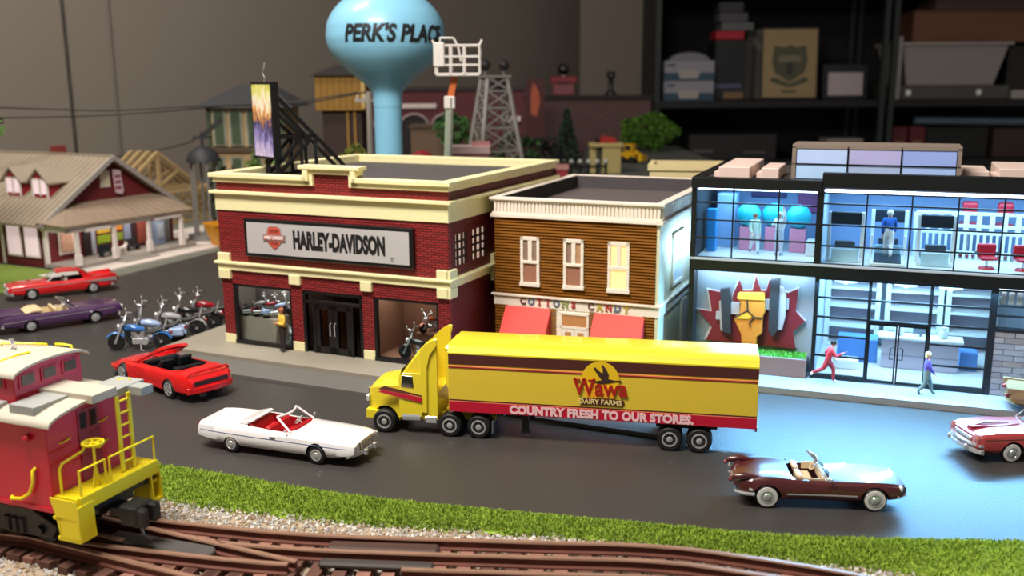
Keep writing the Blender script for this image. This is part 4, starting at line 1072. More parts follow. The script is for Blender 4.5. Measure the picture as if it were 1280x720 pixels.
# ------------------------------------------------------------------ truck
def truck():
    R = thing('semi_truck', 'yellow semi-trailer truck with brown and red stripes carrying dairy lettering', 'truck', (-.4367, 6.3433, 0), -.1954)
    Y = mat('truck_yellow', '#e9d22f', .38, var=.03, coat=.4); W, L = .436, 2.045; zb, zt, zr = .191, .605, .655
    BR = mat('band_brown', '#4e2420', .45, var=.04); RD = mat('band_red', '#bb1230', .45, var=.03); OR = mat('line_orange', '#e8825a', .45, var=0); GLD = mat('trailer_side', '#dfc13a', .42, var=.03, coat=.3)
    st = M_CHROME
    # trailer
    prof = [(0, zb), (0, zt), (.022, zr - .012), (.06, zr), (W - .06, zr), (W - .022, zr - .012), (W, zt), (W, zb)]
    T = G().prism(prof, 0.0, L, 'x').ob('trailer', [Y], R, smooth=25, label='long yellow box trailer')
    G().prism([(.05, zt - .02), (.05, zr - .02), (W - .05, zr - .02), (W - .05, zt - .02)], -.045, .02, 'x').ob('refrigeration_unit', Y, T, bev=.02)
    G().bx(-.03, .01, .05, W - .05, .33, zt).ob('trailer_nose', Y, T, bev=.012)
    G().bx(.004, L - .002, -.004, 0, .276, zt - .002).ob('side_panel', GLD, T)
    for z0, z1, m in ((.526, .592, BR), (.508, .515, OR), (.499, .508, mat('line_red', '#8a1c1c', .5, var=0)), (zb, .262, RD), (.262, .268, OR), (.270, .277, BR)):
        G().bx(.004, L - .002, -.007, 0, z0, z1).ob('stripe', m, T)
    G().bx(0, L, -.008, .004, zt - .008, zt + .002).ob('roof_rail', Y, T)
    # round emblem with the flying bird
    sx, sz, sr = 1.035, .468, .125
    G().prism([(sx + sr * math.cos(t), max(sz + sr * math.sin(t), .345)) for t in [2 * PI * k / 40 for k in range(40)]], -.0095, -.006, 'y').ob('sun_emblem', mat('sun_yellow', '#e8bf1c', .45, var=.03), T, label='yellow sun disc behind a dark flying goose')
    G().prism([(.945, .345), (.93, .40), (.96, .425), (1.11, .425), (1.14, .40), (1.125, .345)], -.0105, -.006, 'y').ob('sun_glow', mat('sun_orange', '#f0a51e', .45, var=.05), T)
    bird = [(.955, .466), (1.0, .458), (1.045, .468), (1.02, .50), (.99, .545), (.998, .556), (1.03, .525), (1.05, .515), (1.05, .545), (1.04, .572), (1.047, .575), (1.075, .54), (1.09, .505), (1.085, .478), (1.13, .470), (1.165, .472), (1.175, .462), (1.165, .464), (1.13, .460), (1.08, .448), (1.03, .440), (1.0, .450)]
    G().prism(bird, -.0125, -.006, 'y').ob('goose', mat('goose_brown', '#3a2420', .5, var=0), T)
    red = mat('lettering_red', '#a81f16', .45, var=0)
    text_mesh('Wawa', .158, red, 'lettering', T, face_front(1.035, -.0135, .412), .002, .003, .86, space=1.0)
    s = G()
    for x, z, w in ((.882, .455, .036), (.928, .455, .03), (.973, .455, .036)): s.bx(x - w / 2, x + w / 2, -.0155, -.008, z + .006, z + .014)
    s.ob('lettering_serifs', red, T)
    G().prism([(.878 + .022 * (1 - math.cos(t)), .3165 + .022 * math.sin(t)) for t in [PI / 2 + PI * k / 8 for k in range(9)]][::1] + [(1.195 - .022 * (1 - math.cos(t)), .3165 + .022 * math.sin(t)) for t in [-PI / 2 + PI * k / 8 for k in range(9)]], -.0105, -.006, 'y').ob('name_plate', BR, T)
    text_mesh('DAIRY FARMS', .047, mat('lettering_gold', '#e8d38a', .5, var=0), 'lettering', T, face_front(1.036, -.0115, .3165), .0015, .001, .98)
    text_mesh('COUNTRY FRESH TO OUR STORES.', .078, mat('lettering_pink', '#f2c6c8', .45, var=0), 'lettering', T, face_front(1.035, -.0085, .224), .0015, .0042, .965, space=1.02)
    # chassis
    ch = mat('chassis_black', '#1b1b1c', .5)
    G().bx(.2, 2.0, .13, .17, .176, .19).ob('trailer_frame', ch, R); G().bx(.2, 2.0, W - .17, W - .13, .176, .19).ob('trailer_frame', ch, R); G().bx(1.4, 1.8, .08, W - .08, .14, .19).ob('bogie_frame', ch, R)
    G().bx(.50, .54, .06, .10, .05, .19).bx(.50, .54, W - .10, W - .06, .05, .19).bx(.49, .55, .05, .11, .04, .055).ob('landing_leg', ch, R)
    G().bx(-.50, .30, .12, .17, .09, .13).bx(-.50, .30, W - .17, W - .12, .09, .13).bx(-.05, .28, .12, W - .12, .12, .165).ob('tractor_frame', mat('frame_yellow', '#c7b02c', .5), R)
    def tw(x, yy, side, dual=True):
        t = wheel(R, x, yy, .083, .06, side, False, M_CHROME, 'truck')
        t.children[-1].data = t.children[-1].data
        return t
    for x in (.003, .206, 1.494, 1.686):
        for s, y in ((-1, .03), (1, W - .03)):
            tw(x, y, s); wheel(R, x, y - s * .07, .083, .05, -s, False, M_CHROME, 'cap')
        G().cyl((x, .05, .083), (x, W - .05, .083), .016, n=8).ob('axle', ch, R)
    for s, y in ((-1, .03), (1, W - .03)): tw(-.467, y, s)
    G().cyl((-.467, .05, .083), (-.467, W - .05, .083), .016, n=8).ob('axle', ch, R)
    # tractor body: bonnet, cab, roof fairing in one shell of side outlines
    rings = []
    outline = [(-.60, .10, .27), (-.595, .10, .30), (-.56, .11, .335), (-.45, .11, .358), (-.36, .11, .372), (-.345, .11, .42), (-.325, .11, .455), (-.27, .11, .530), (-.21, .11, .610), (-.16, .11, .660), (-.12, .11, .686), (-.085, .11, .692)]
    for x, z0, z1 in outline:
        i = 0 if x < -.35 else 1
        hw = np.interp(x, [-.60, -.56, -.40, -.345, -.085], [.125, .15, .175, .195, .20]); c = W / 2
        r = .03
        rings.append([(x, c - hw, z0), (x, c - hw, z1 - r), (x, c - hw * .86, z1 - .006), (x, c, z1), (x, c + hw * .86, z1 - .006), (x, c + hw, z1 - r), (x, c + hw, z0)])
    cab = G().loft(rings).ob('cab', [Y, M_DARK, M_DARK], R, smooth=30, label='yellow tractor cab with a sloping roof fairing')
    c = G()
    for s in (-1, 1): c.cyl((-.467, W / 2 + s * .11, .085), (-.467, W / 2 + s * .3, .085), .098, n=24, mi=2)
    c.bx(-.215, -.05, .045, W - .045, .30, .8, 0)
    boolean_cut(cab, c)
    for y in (.012, W - .012): G().prism([(-.20, .16), (-.20, .61), (-.155, .655), (-.10, .688), (-.075, .688), (-.08, .64), (-.13, .57), (-.15, .48), (-.155, .16)], y - .008, y + .008, 'y').ob('side_fairing', Y, cab, bev=.004)
    G().prism([(-.355, .09), (-.355, .40), (-.33, .44), (-.19, .44), (-.19, .13), (-.35, .12)], .005, .016, 'y').ob('door', Y, cab, bev=.003)
    G().prism([(-.605, .095), (-.40, .095), (-.40, .12), (-.58, .155), (-.605, .155)], .03, W - .03, 'y').ob('bumper', Y, cab)
    boolean = None
    win = mat('cab_window', '#1d1a1c', .12, coat=1)
    G().prism([(-.338, .345), (-.326, .425), (-.255, .420), (-.248, .340)], .0, .006, 'y').ob('side_window', win, cab, bev=.002)
    G().prism([(-.338, .345), (-.326, .425), (-.255, .420), (-.248, .340)], W - .02, W - .008, 'y').ob('side_window', win, cab)
    G().add([(-.366, .05, .378), (-.366, W - .05, .378), (-.342, W - .06, .452), (-.342, .06, .452)], [(0, 1, 2, 3)]).xf(Matrix.Translation((-.004, 0, 0))).ob('windscreen', win, cab)
    G().bx(-.612, -.598, .11, W - .11, .15, .29).ob('grille', mat('grille_grey', '#8b8876', .4, .5), cab, bev=.004)
    for y in (.075, W - .075): G().bx(-.608, -.59, y - .022, y + .022, .205, .25).ob('headlamp', M_LAMP, cab, bev=.004)
    # cab stripe
    for z, h, m in ((.0, .034, RD), (.036, .005, OR), (.044, .006, BR)):
        G().prism([(-.50, .296 + z * .5), (-.19, .236 + z), (-.19, .236 + z + h), (-.455, .289 + z + h)], -.003, .010 if z else .012, 'y').ob('cab_stripe', m, cab)
    # tanks, steps, flaps
    G().cyl((-.335, .035, .125), (-.205, .035, .125), .036, n=14).ob('fuel_tank', M_CHROME, R, smooth=40)
    G().bx(-.175, -.09, .01, .06, .085, .135).ob('step_box', M_CHROME, R, bev=.005)
    G().bx(.300, .308, .0, .06, .04, .13).ob('mud_flap', mat('flap_grey', '#6b6d72', .5, .3), R); G().bx(.300, .308, W - .06, W, .04, .13).ob('mud_flap', mat('flap_grey', '#6b6d72', .5, .3), R)
    G().cyl((-.13, .06, .14), (-.13, .06, .60), .013, n=10).ob('exhaust_stack', M_CHROME, R, smooth=40)
    for y in (.05, W - .05): G().bx(L - .01, L + .004, y - .03, y + .03, .165, .195).ob('tail_lamp', M_TAIL, R)
    return R
truck()

# ------------------------------------------------------------------ caboose
def caboose():
    R = thing('caboose', 'red caboose with a grey roof, cupola and yellow end platform on the near track', 'train car', (-2.141, 4.696, 0), -.38)
    RED = mat('caboose_red', '#c20f31', .42, var=.05, coat=.2); YE = mat('caboose_yellow', '#e6d21a', .4, var=.04); RF = mat('caboose_roof', '#b9b1a0', .65, var=.06); GR = mat('walk_grey', '#9a9c98', .65, var=.05)
    BK = mat('caboose_black', '#161617', .45, var=.1); DW = mat('caboose_window', '#241a1c', .2)
    L, w, zf, ze = -2.3, .28, .352, .80
    prof = [(-w, zf), (w, zf), (w, ze)] + [(w * math.cos(t), ze + .052 * math.sin(t)) for t in [PI * k / 10 for k in range(1, 10)]] + [(-w, ze)]
    G().prism(prof, L, 0, 'x').ob('body', RED, R, bev=.004)
    G().bx(L, .004, -w - .006, -w + .01, zf - .012, zf + .012).bx(L, .004, w - .01, w + .006, zf - .012, zf + .012).ob('side_sill', RED, R)
    def arc(hw, z, h, n=12): return [(hw * math.cos(t), z + h * math.sin(t)) for t in [PI * k / n for k in range(n + 1)]]
    a = arc(.315, .803, .058); b = arc(.315, .790, .058)[::-1]
    G().prism(a + b, L, .06, 'x').ob('roof', RF, R, smooth=40, label='pale grey arched roof')
    # running boards
    def board(x0, x1, y0, y1, z, t=.014): return G().bx(x0, x1, y0, y1, z, z + t).bx(x0, x1, y0, y0 + .004, z - .028, z).bx(x0, x0 + .004, y0, y1, z - .028, z).bx(x1 - .004, x1, y0, y1, z - .028, z)
    board(-.25, .10, -.07, .09, .872).ob('running_board', RF, R, label='raised walkway board to the roof end')
    board(-.22, -.06, -.28, -.07, .858).ob('running_board', GR, R); board(-.10, .075, .12, .31, .845).ob('running_board', GR, R); board(.03, .17, .19, .27, .842).ob('running_board', GR, R)
    board(-2.2, -.30, -.318, -.2, .845).ob('running_board', GR, R)
    # cupola
    cx0, cx1, cw, cz, ct = -1.3, -.25, .215, .80, 1.0
    G().prism([(-cw, cz), (cw, cz), (cw, ct), (cw * .5, ct + .026), (0, ct + .034), (-cw * .5, ct + .026), (-cw, ct)], cx0, cx1, 'x').ob('cupola', RED, R, bev=.004)
    a = arc(.24, .997, .045); b = arc(.24, .985, .045)[::-1]
    G().prism(a + b, cx0 - .05, cx1 + .035, 'x').ob('cupola_roof', RF, R, smooth=40, label='pale arched cupola roof')
    for y in (-.135, 0, .135):
        f = G().bx(cx1 - .002, cx1 + .006, y - .05, y + .05, .917, .987).ob('window_frame', RED, R)
        G().bx(cx1 - .001, cx1 + .009, y - .038, y + .038, .927, .979).ob('pane', mat('cupola_glass', '#5a5048', .2, var=.2, scale=30), f)
    for x in (-.36, -.52, -.68):
        f = G().bx(x - .055, x + .055, -cw - .006, -cw + .002, .917, .987).ob('window_frame', RED, R); G().bx(x - .042, x + .042, -cw - .009, -cw, .927, .979).ob('pane', mat('cupola_glass', '#5a5048', .2), f)
    G().tube([(-.52, .02, 1.03), (-.50, .03, 1.055), (-.50, .02, 1.075), (-.51, .02, 1.10)], .011, 7).ob('stove_pipe', M_CHROME, R, label='small bright smoke stack')
    def grab(p, q, h, n='grab_rail', r=.007):
        p, q = Vector(p), Vector(q); up = Vector((0, 0, h)); G().tube([p, p + up, p.lerp(q, .5) + up * 1.15, q + up, q], r, 6).ob(n, YE, R, smooth=60)
    grab((-.62, .05, 1.035), (-.42, .16, 1.022), .02); grab((-.40, .20, 1.015), (-.30, .21, 1.012), .02)
    G().tube([(-.42, -.19, 1.028), (-.38, -.05, 1.046), (-.36, .0, 1.048)], .006, 6).ob('grab_rail', YE, R)
    G().tube([(-.05, .25, .86), (-.02, .30, .855), (.02, .27, .862)], .006, 6).ob('grab_rail', YE, R)
    # end wall
    for y in (-.05, .015): G().bx(-.003, .006, y - .022, y + .018, .70, .782).ob('end_window', DW, R)
    G().bx(-.002, .004, -.085, .055, .365, .80).ob('end_door', mat('caboose_door', '#8a0d24', .5), R)
    for p in ((.008, -.19, .676), (.008, .06, .70)): G().tube([(p[0] - .008, p[1] - .02, p[2]), p, (p[0], p[1] + .04, p[2] + .006), (p[0] - .008, p[1] + .05, p[2] + .008)], .004, 5).ob('grab_iron', YE, R)
    # near side details
    G().ball((-.116, -w - .012, .716), .02, 10, 7).ob('marker_lamp', mat('lamp_red', '#b5202e', .3), R, smooth=50)
    G().tube([(-.27, -w + .002, .385), (-.26, -w - .016, .382), (-.19, -w - .016, .392), (-.13, -w - .016, .43), (-.10, -w - .016, .49), (-.095, -w - .016, .55), (-.094, -w + .002, .56)], .009, 7).ob('side_handrail', YE, R, smooth=60)
    # platform
    G().bx(0, .155, -.27, .27, .405, .425).ob('platform_deck', YE, R); G().bx(.145, .17, -.272, .262, .365, .44).ob('end_beam', YE, R, bev=.003)
    for s, y0, y1 in ((-1, -.30, -.20), (1, .20, .27)):
        g = G().prism([(.0, .43), (.165, .43), (.18, .22), (.05, .22), (.03, .33)], y0, y0 + .008, 'y').prism([(.0, .43), (.165, .43), (.18, .22), (.05, .22), (.03, .33)], y1 - .008, y1, 'y')
        g.bx(.03, .175, y0, y1, .215, .232).bx(.01, .16, y0, y1, .32, .335).bx(.05, .056, y0, y1, .22, .33)
        if s < 0: g.bx(.168, .176, y0, y1, .22, .40)
        g.ob('steps', YE, R, label='yellow boarding steps')
    for y0, y1 in ((-.255, -.09), (-.06, .25)):
        G().tube([(.158, y0, .43), (.158, y0, .57), (.158, y1, .57), (.158, y1, .43)], .0065, 6).ob('railing', YE, R)
    G().tube([(.03, -.25, .425), (.03, -.25, .56), (.035, -.235, .585), (.03, -.10, .600), (.015, -.07, .61)], .007, 6).ob('railing', YE, R, smooth=60)
    G().tube([(.02, .08, .60), (.04, .0, .585), (.05, -.03, .60)], .006, 6).ob('railing', YE, R, smooth=60)
    # brake wheel
    bw = G(); c = Vector((.105, -.10, .655))
    bw.tube([c + Vector((.05 * math.cos(2 * PI * k / 18), .05 * math.sin(2 * PI * k / 18), 0)) for k in range(19)], .007, 6)
    for k in range(5): bw.tube([c, c + Vector((.05 * math.cos(2 * PI * k / 5), .05 * math.sin(2 * PI * k / 5), 0))], .005, 5)
    b = bw.ob('brake_wheel', YE, R, smooth=60)
    G().tube([c, (.105, -.10, .425)], .007, 6).tube([(.105, -.10, .54), (.105, -.125, .425)], .005, 5).tube([(.105, -.10, .54), (.105, -.075, .425)], .005, 5).ob('brake_post', YE, b)
    # ladder
    for y in (.085, .165): G().bar((.10, y, .43), (.10, y, .835), .022, .010, up=(1, 0, 0)).ob('ladder_rail', YE, R)
    for k in range(6): G().tube([(.10, .085, .48 + k * .065), (.10, .165, .48 + k * .065)], .006, 6).ob('ladder_rung', YE, R)
    # running gear
    G().bx(L, .12, -.12, .12, .28, .355).ob('underframe', BK, R); G().bx(-.16, .15, -.25, .25, .33, .40).ob('platform_frame', BK, R)
    for xb in (-.36, -1.9):
        for s in (-1, 1):
            G().prism([(xb - .28, .22), (xb - .24, .14), (xb + .24, .14), (xb + .28, .22), (xb + .12, .29), (xb - .12, .29)], s * .185 - .02, s * .185 + .02, 'y').ob('truck_frame', BK, R, bev=.006)
            for dx in (-.17, .17):
                G().lathe([(.065, -.025), (.085, -.02), (.085, .02), (.075, .026), (.02, .026)], 20, (xb + dx, s * .155, .185), 'y').ob('wheel', BK, R, smooth=40)
                G().cyl((xb + dx, s * .17, .185), (xb + dx, s * .225, .185), .026, n=10).ob('axle_box', BK, R)
        for k in range(3): G().cyl((xb - .05 + .05 * k, -.205, .15), (xb - .05 + .05 * k, -.205, .23), .018, n=8).ob('spring', BK, R)
    # coupler
    g = G().bx(.10, .24, -.045, .045, .235, .30).bx(.20, .31, -.075, .06, .215, .325).bx(.29, .35, .015, .065, .22, .32).bx(.31, .36, -.075, -.03, .22, .32)
    g.ob('coupler', BK, R, bev=.01)
    G().tube([(.28, -.02, .21), (.30, -.02, .16), (.33, 0, .13)], .008, 6).ob('coupler_pin', mat('pin_grey', '#6d6a68', .4, .6), R)
    return R
caboose()

# ------------------------------------------------------------------ motorcycles
def make_bike(label, col, ape=.0, bags=False, big=1.0, group=None):
    R = thing('motorcycle', label, 'motorcycle', (0, 0, 0), 0, group)
    P = mat('bike_' + col, {'blue': '#2f6fb8', 'ice': '#9fb4d8', 'black': '#17181c', 'red': '#9c1420', 'orange': '#c4552a', 'silver': '#a9a5a8'}[col], .25, var=.05, coat=.9)
    r = .068; xf, xr = .18, -.18
    for x, wd in ((xf, .032), (xr, .044)):
        t = G().lathe([(r * .68, -wd / 2), (r * .92, -wd / 2), (r, -wd * .2), (r, wd * .2), (r * .92, wd / 2), (r * .68, wd / 2)], 20, (0, 0, 0), 'y').ob('wheel', M_RUB, R, smooth=40); t.location = (x, 0, r)
        s = G().lathe([(r * .70, -wd * .3), (r * .62, -wd * .3), (r * .62, wd * .3), (r * .70, wd * .3)], 20, (0, 0, 0), 'y')
        for k in range(8): s.tube([(0, wd * .2 * (-1) ** k, 0), (r * .66 * math.cos(k * PI / 4), 0, r * .66 * math.sin(k * PI / 4))], .003, 4)
        s.cyl((0, -wd * .8, 0), (0, wd * .8, 0), .012, n=8).ob('rim', M_CHROME, t, smooth=40)
    def fender(x, a0, a1, wd, rr): 
        rings = []
        for k in range(9):
            t = a0 + (a1 - a0) * k / 8; rings.append([(x + q * math.cos(t), y, r + q * math.sin(t)) for q, y in ((rr, -wd), (rr + .010, -wd * .5), (rr + .010, wd * .5), (rr, wd), (rr - .004, 0))])
        return G().loft(rings)
    fender(xf, .5, 2.5, .022, r + .008).ob('front_fender', P, R, smooth=50); fender(xr, .4, 2.9, .030, r + .008).ob('rear_fender', P, R, smooth=50)
    G().tube([(xf - .06, 0, .20), (.02, 0, .185), (-.10, 0, .14), (xr, .03, r)], .008, 6).tube([(xf - .06, 0, .20), (.08, 0, .06), (-.08, 0, .05), (xr, -.03, r)], .008, 6).ob('frame', M_DARK, R, smooth=50)
    e = G().bx(-.05, .05, -.03, .03, .05, .10).cyl((-.055, -.045, .075), (-.055, .045, .075), .032, n=12).ob('engine', M_CHROME, R, bev=.005)
    for t in (-.45, .45):
        c = G()
        for k in range(5): 
            q = .10 + .012 * k; c.cyl((math.sin(t) * (q - .06), 0, q), (math.sin(t) * (q + .002 - .06), 0, q + .007), .026, n=10)
        c.cyl((math.sin(t) * .02, 0, .09), (math.sin(t) * .10, 0, .158), .020, n=10).ob('cylinder', M_CHROME, e, smooth=50)
    G().loft([[(x, hw * math.cos(q), z + h * math.sin(q)) for q in [2 * PI * k / 10 for k in range(10)]] for x, hw, h, z in ((.115, .012, .012, .185), (.09, .036, .028, .185), (.03, .040, .032, .182), (-.04, .026, .022, .168), (-.055, .01, .01, .162))]).ob('fuel_tank', P, R, smooth=60)
    G().loft([[(x, hw * math.cos(q), z + h * math.sin(q)) for q in [2 * PI * k / 10 for k in range(10)]] for x, hw, h, z in ((-.045, .018, .012, .150), (-.09, .040, .016, .146), (-.15, .038, .016, .158), (-.20, .026, .016, .176), (-.215, .012, .01, .18))]).ob('saddle', mat('saddle_black', '#15130f', .5), R, smooth=60)
    top = .235 + ape
    fk = G()
    for s in (-.022, .022): fk.tube([(xf, s, r), (xf - .065, s, .215)], .009, 6)
    fk.bx(xf - .075, xf - .05, -.028, .028, .205, .222).ob('front_fork', M_CHROME, R, smooth=50)
    hb = G()
    for s in (-1, 1): hb.tube([(xf - .065, s * .012, .22), (xf - .075, s * .03, (.22 + top) / 2), (xf - .08, s * .075, top), (xf - .115, s * .085, top - .008)], .0085, 6)
    h = hb.ob('handlebar', M_CHROME, R, smooth=60)
    for s in (-1, 1):
        G().tube([(xf - .112, s * .085, top - .007), (xf - .145, s * .090, top - .016)], .008, 6).ob('grip', M_RUB, h)
        G().ball((xf - .07, s * .088, top + .028), .014, 8, 6, sq=(.5, 1, .8)).tube([(xf - .08, s * .078, top), (xf - .072, s * .086, top + .02)], .003, 4).ob('mirror', M_CHROME, h, smooth=50)
    G().lathe([(.010, -.03), (.024, -.012), (.026, .0), (.022, .006)], 14, (xf - .025, 0, .195), 'x').ob('headlight', M_CHROME, R, smooth=50)
    ex = G()
    for y, z in ((-.045, .055), (-.052, .085)): ex.tube([(.03, -.025, .10), (.05, y, z + .01), (0, y, z), (-.10, y, z + .004), (-.24, y, z + .012)], [.007, .009, .010, .014, .014], 8)
    ex.ob('exhaust_pipes', M_CHROME, R, smooth=50)
    G().tube([(-.02, .03, .05), (-.03, .075, .012), (-.06, .085, .008)], .005, 5).ob('side_stand', M_CHROME, R)
    G().ball((xr - .075, 0, .135), .016, 8, 6).ob('tail_lamp', M_TAIL, R, smooth=50)
    if bags:
        for s in (-1, 1): G().bx(-.25, -.13, s * .055 - .02, s * .055 + .02, .075, .145).ob('saddlebag', P, R, bev=.012)
        G().add([(xf - .03, -.06, .215), (xf - .03, .06, .215), (xf - .06, .045, .30), (xf - .06, -.045, .30)], [(0, 1, 2, 3)]).ob('windscreen', M_CGLASS, R, fix=False)
    else:
        G().tube([(-.20, -.025, .15), (-.23, -.022, .25), (-.23, .022, .25), (-.20, .025, .15)], .004, 5).ob('sissy_bar', M_CHROME, R)
    return R
E0 = Vector((-3.42, 8.64, 0)); ED = Vector((.352, .936, 0))
BIKES = [('blue', .06, 0.0, 'chrome and bright blue motorcycle at the street end of the parked row', False), ('ice', .12, .21, 'pale blue motorcycle with tall handlebars, second in the parked row', True), ('silver', .07, .50, 'silver-grey chrome motorcycle in the middle of the parked row', False),
         ('black', .09, .76, 'black motorcycle with high handlebars, fourth in the parked row', False), ('red', .06, 1.02, 'dark red motorcycle farthest along the parked row by the brick corner', False)]
protos = {}
for col, ape, d, lab, bags in BIKES:
    b = make_bike(lab, col, ape, bags, group='motorcycles parked along the pavement'); protos[col] = b
    p = E0 + ED * d; b.location = p; b.rotation_euler = (0, 0, PI + .12 + RND.uniform(-.05, .05)); b.scale = (1.12,) * 3
def hd(u, v, z): return (*local(HDX, HDY, HDA, [(u, v)])[0], z)
def inwin(col, u, v, z, a, lab, sc=.95):
    dup(protos[col], hd(u, v, z), HDA + a, lab, 'motorcycles in the showroom windows', sc)
inwin('silver', .185, .25, .2708, .8, 'silver motorcycle on the tan platform in the left window, nearest its left edge', .62)
inwin('red', .30, .26, .2705, .8, 'dark red motorcycle in the middle of the platform in the left window', .62)
inwin('ice', .42, .25, .2705, .8, 'pale motorcycle at the right end of the platform in the left window', .62)
inwin('silver', .61, .17, .0625, PI * .75, 'silver motorcycle on the showroom floor behind the man in yellow', .58)
o = make_bike('orange motorcycle standing on the brown block in the right window', 'orange', .05, group='motorcycles in the showroom windows'); o.location = hd(1.96, .37, .2625); o.rotation_euler = (0, 0, HDA - PI / 2 - .3); o.scale = (.62,) * 3
inwin('black', 1.98, .13, .0665, PI + .1, 'black motorcycle on the floor of the right showroom window', .85)
g = G()
vs = [hd(u, v, z) for z in (.0665, .262) for u, v in ((1.86, .25), (2.10, .25), (2.10, .49), (1.86, .49))]
tag(g.add(vs, [(0, 3, 2, 1), (4, 5, 6, 7), (0, 1, 5, 4), (1, 2, 6, 5), (2, 3, 7, 6), (3, 0, 4, 7)]).ob('display_block', mat('showroom_tan', '#835a45', .5)), 'brown display block under the orange motorcycle in the right window', 'stand')

# ------------------------------------------------------------------ people
SKIN = '#c98f72'
def human(label, h, loc, rz, top, bottom, shoe, hair, pose, cat='person', long_hair=False, skin=SKIN, name='person'):
    """one continuous skinned body posed from joints; clothes are zones of the same surface; front = +X"""
    R = thing(name, label, cat, loc, rz)
    J = dict(pelvis=(0, 0, .52), waist=(0, 0, .60), chest=(0, 0, .73), neck=(0, 0, .835), chin=(.008, 0, .875), head=(.005, 0, .925), crown=(0, 0, .975))
    for s, n in ((1, 'l'), (-1, 'r')):
        J.update({'sh' + n: (0, s * .10, .80), 'el' + n: (0, s * .125, .63), 'wr' + n: (.03, s * .125, .485), 'hip' + n: (0, s * .052, .50), 'kn' + n: (.01, s * .056, .275), 'an' + n: (-.01, s * .056, .045), 'toe' + n: (.075, s * .062, .018)})
    J.update(pose)
    rad = dict(pelvis=.078, waist=.068, chest=.082, neck=.032, chin=.042, head=.058, crown=.036)
    rr = dict(sh=.042, el=.030, wr=.021, hip=.066, kn=.042, an=.028, toe=.022)
    keys = list(J); idx = {k: i for i, k in enumerate(keys)}; vs = [Vector(J[k]) for k in keys]; rs = [rad.get(k, rr.get(k[:-1], .03)) for k in keys]
    ed = [('pelvis', 'waist'), ('waist', 'chest'), ('chest', 'neck'), ('neck', 'chin'), ('chin', 'head'), ('head', 'crown')]
    for n in 'lr': ed += [('chest', 'sh' + n), ('sh' + n, 'el' + n), ('el' + n, 'wr' + n), ('pelvis', 'hip' + n), ('hip' + n, 'kn' + n), ('kn' + n, 'an' + n), ('an' + n, 'toe' + n)]
    E = [(idx[a], idx[b]) for a, b in ed]; zone = {}
    for n, s in (('l', 1), ('r', -1)):
        w, e = Vector(J['wr' + n]), Vector(J['el' + n]); d = (w - e).normalized(); side = d.cross(Vector((1, .2, .1))).normalized()
        pm = len(vs); vs.append(w + d * .045); rs.append(.020); E.append((idx['wr' + n], pm))
        for k, (o, ln) in enumerate(((-.018, .050), (-.006, .058), (.006, .054), (.018, .042))):
            a = len(vs); vs += [vs[pm] + side * o + d * .020, vs[pm] + side * o * 1.3 + d * (.020 + ln * .5) + Vector((.006, 0, 0)), vs[pm] + side * o * 1.2 + d * (.02 + ln) + Vector((.016, 0, 0))]; rs += [.0085, .0075, .006]
            E += [(pm, a), (a, a + 1), (a + 1, a + 2)]
        a = len(vs); th = -side * .028 + d * .01
        vs += [w + d * .022 - side * .022, w + d * .045 - side * .036]; rs += [.009, .007]; E += [(pm, a), (a, a + 1)]
    me = bpy.data.meshes.new('body'); me.from_pydata([v * h for v in vs], E, []); o = bpy.data.objects.new('body', me); COL.objects.link(o)
    md = o.modifiers.new('skin', 'SKIN'); md.use_smooth_shade = True
    me.skin_vertices[0].data.foreach_set('use_root', [i == 0 for i in range(len(vs))])
    for i, q in enumerate(rs):
        k = q * h * (1.22 if i < len(keys) and keys[i] not in ('neck', 'chin', 'head', 'crown') else 1.0); ky = k
        if keys[i] in ('pelvis', 'waist', 'chest') if i < len(keys) else False: ky = k * 1.22; k = k * .86
        me.skin_vertices[0].data[i].radius = (ky, k)
    sb = o.modifiers.new('sub', 'SUBSURF'); sb.levels = 1; sb.render_levels = 1
    dg = bpy.context.evaluated_depsgraph_get(); dg.update()
    m2 = bpy.data.meshes.new_from_object(o.evaluated_get(dg)); o.modifiers.clear(); o.data = m2; bpy.data.meshes.remove(me)
    mats = [mat('skin_' + skin.strip('#'), skin, .6, var=.05), mat('cloth_' + top.strip('#'), top, .8, var=.08), mat('cloth_' + bottom.strip('#'), bottom, .8, var=.08), mat('shoe_' + shoe.strip('#'), shoe, .5)]
    m2.materials.clear()
    for m in mats: m2.materials.append(m)
    segs = []
    for a, b in ed:
        if 'toe' in b: z = 3
        elif a in ('neck', 'chin', 'head'): z = 0
        elif 'hip' in a or 'kn' in a or 'hip' in b: z = 2
        elif (a, b) == ('pelvis', 'waist'): z = 2
        else: z = 1
        segs.append((Vector(J[a]) * h, Vector(J[b]) * h, z))
    for n in 'lr':
        w, e = Vector(J['wr' + n]) * h, Vector(J['el' + n]) * h; segs.append((w, w + (w - e).normalized() * .12 * h, 0))
    for p in m2.polygons:
        best = None; c = p.center
        for a, b, z in segs:
            t = max(0, min(1, (c - a).dot(b - a) / max((b - a).length_squared, 1e-9))); dd = (c - a - (b - a) * t).length
            if best is None or dd < best[0]: best = (dd, z)
        p.material_index = best[1]; p.use_smooth = True
    o.parent = R; o.name = 'body'
    hc = Vector(J['head']) * h; ax = (Vector(J['crown']) - Vector(J['chin'])).normalized()
    HM = mat('hair_' + hair.strip('#'), hair, .7, var=.15, scale=40, bump=.4)
    g = G().ball(hc + Vector((-.012, 0, .018)) * h, .066 * h, 12, 8, sq=(1, .95, .95))
    if long_hair: g.ball(hc + Vector((-.038, 0, -.03)) * h, .052 * h, 10, 7, sq=(.7, 1.1, 1.3))
    g.ob('hair', HM, R, smooth=60)
    f = G()
    for s in (-1, 1): f.ball(hc + Vector((.053, s * .022, .0)) * h, .008 * h, 6, 5)
    f.ob('eyes', mat('eye_dark', '#1b1512', .3), R)
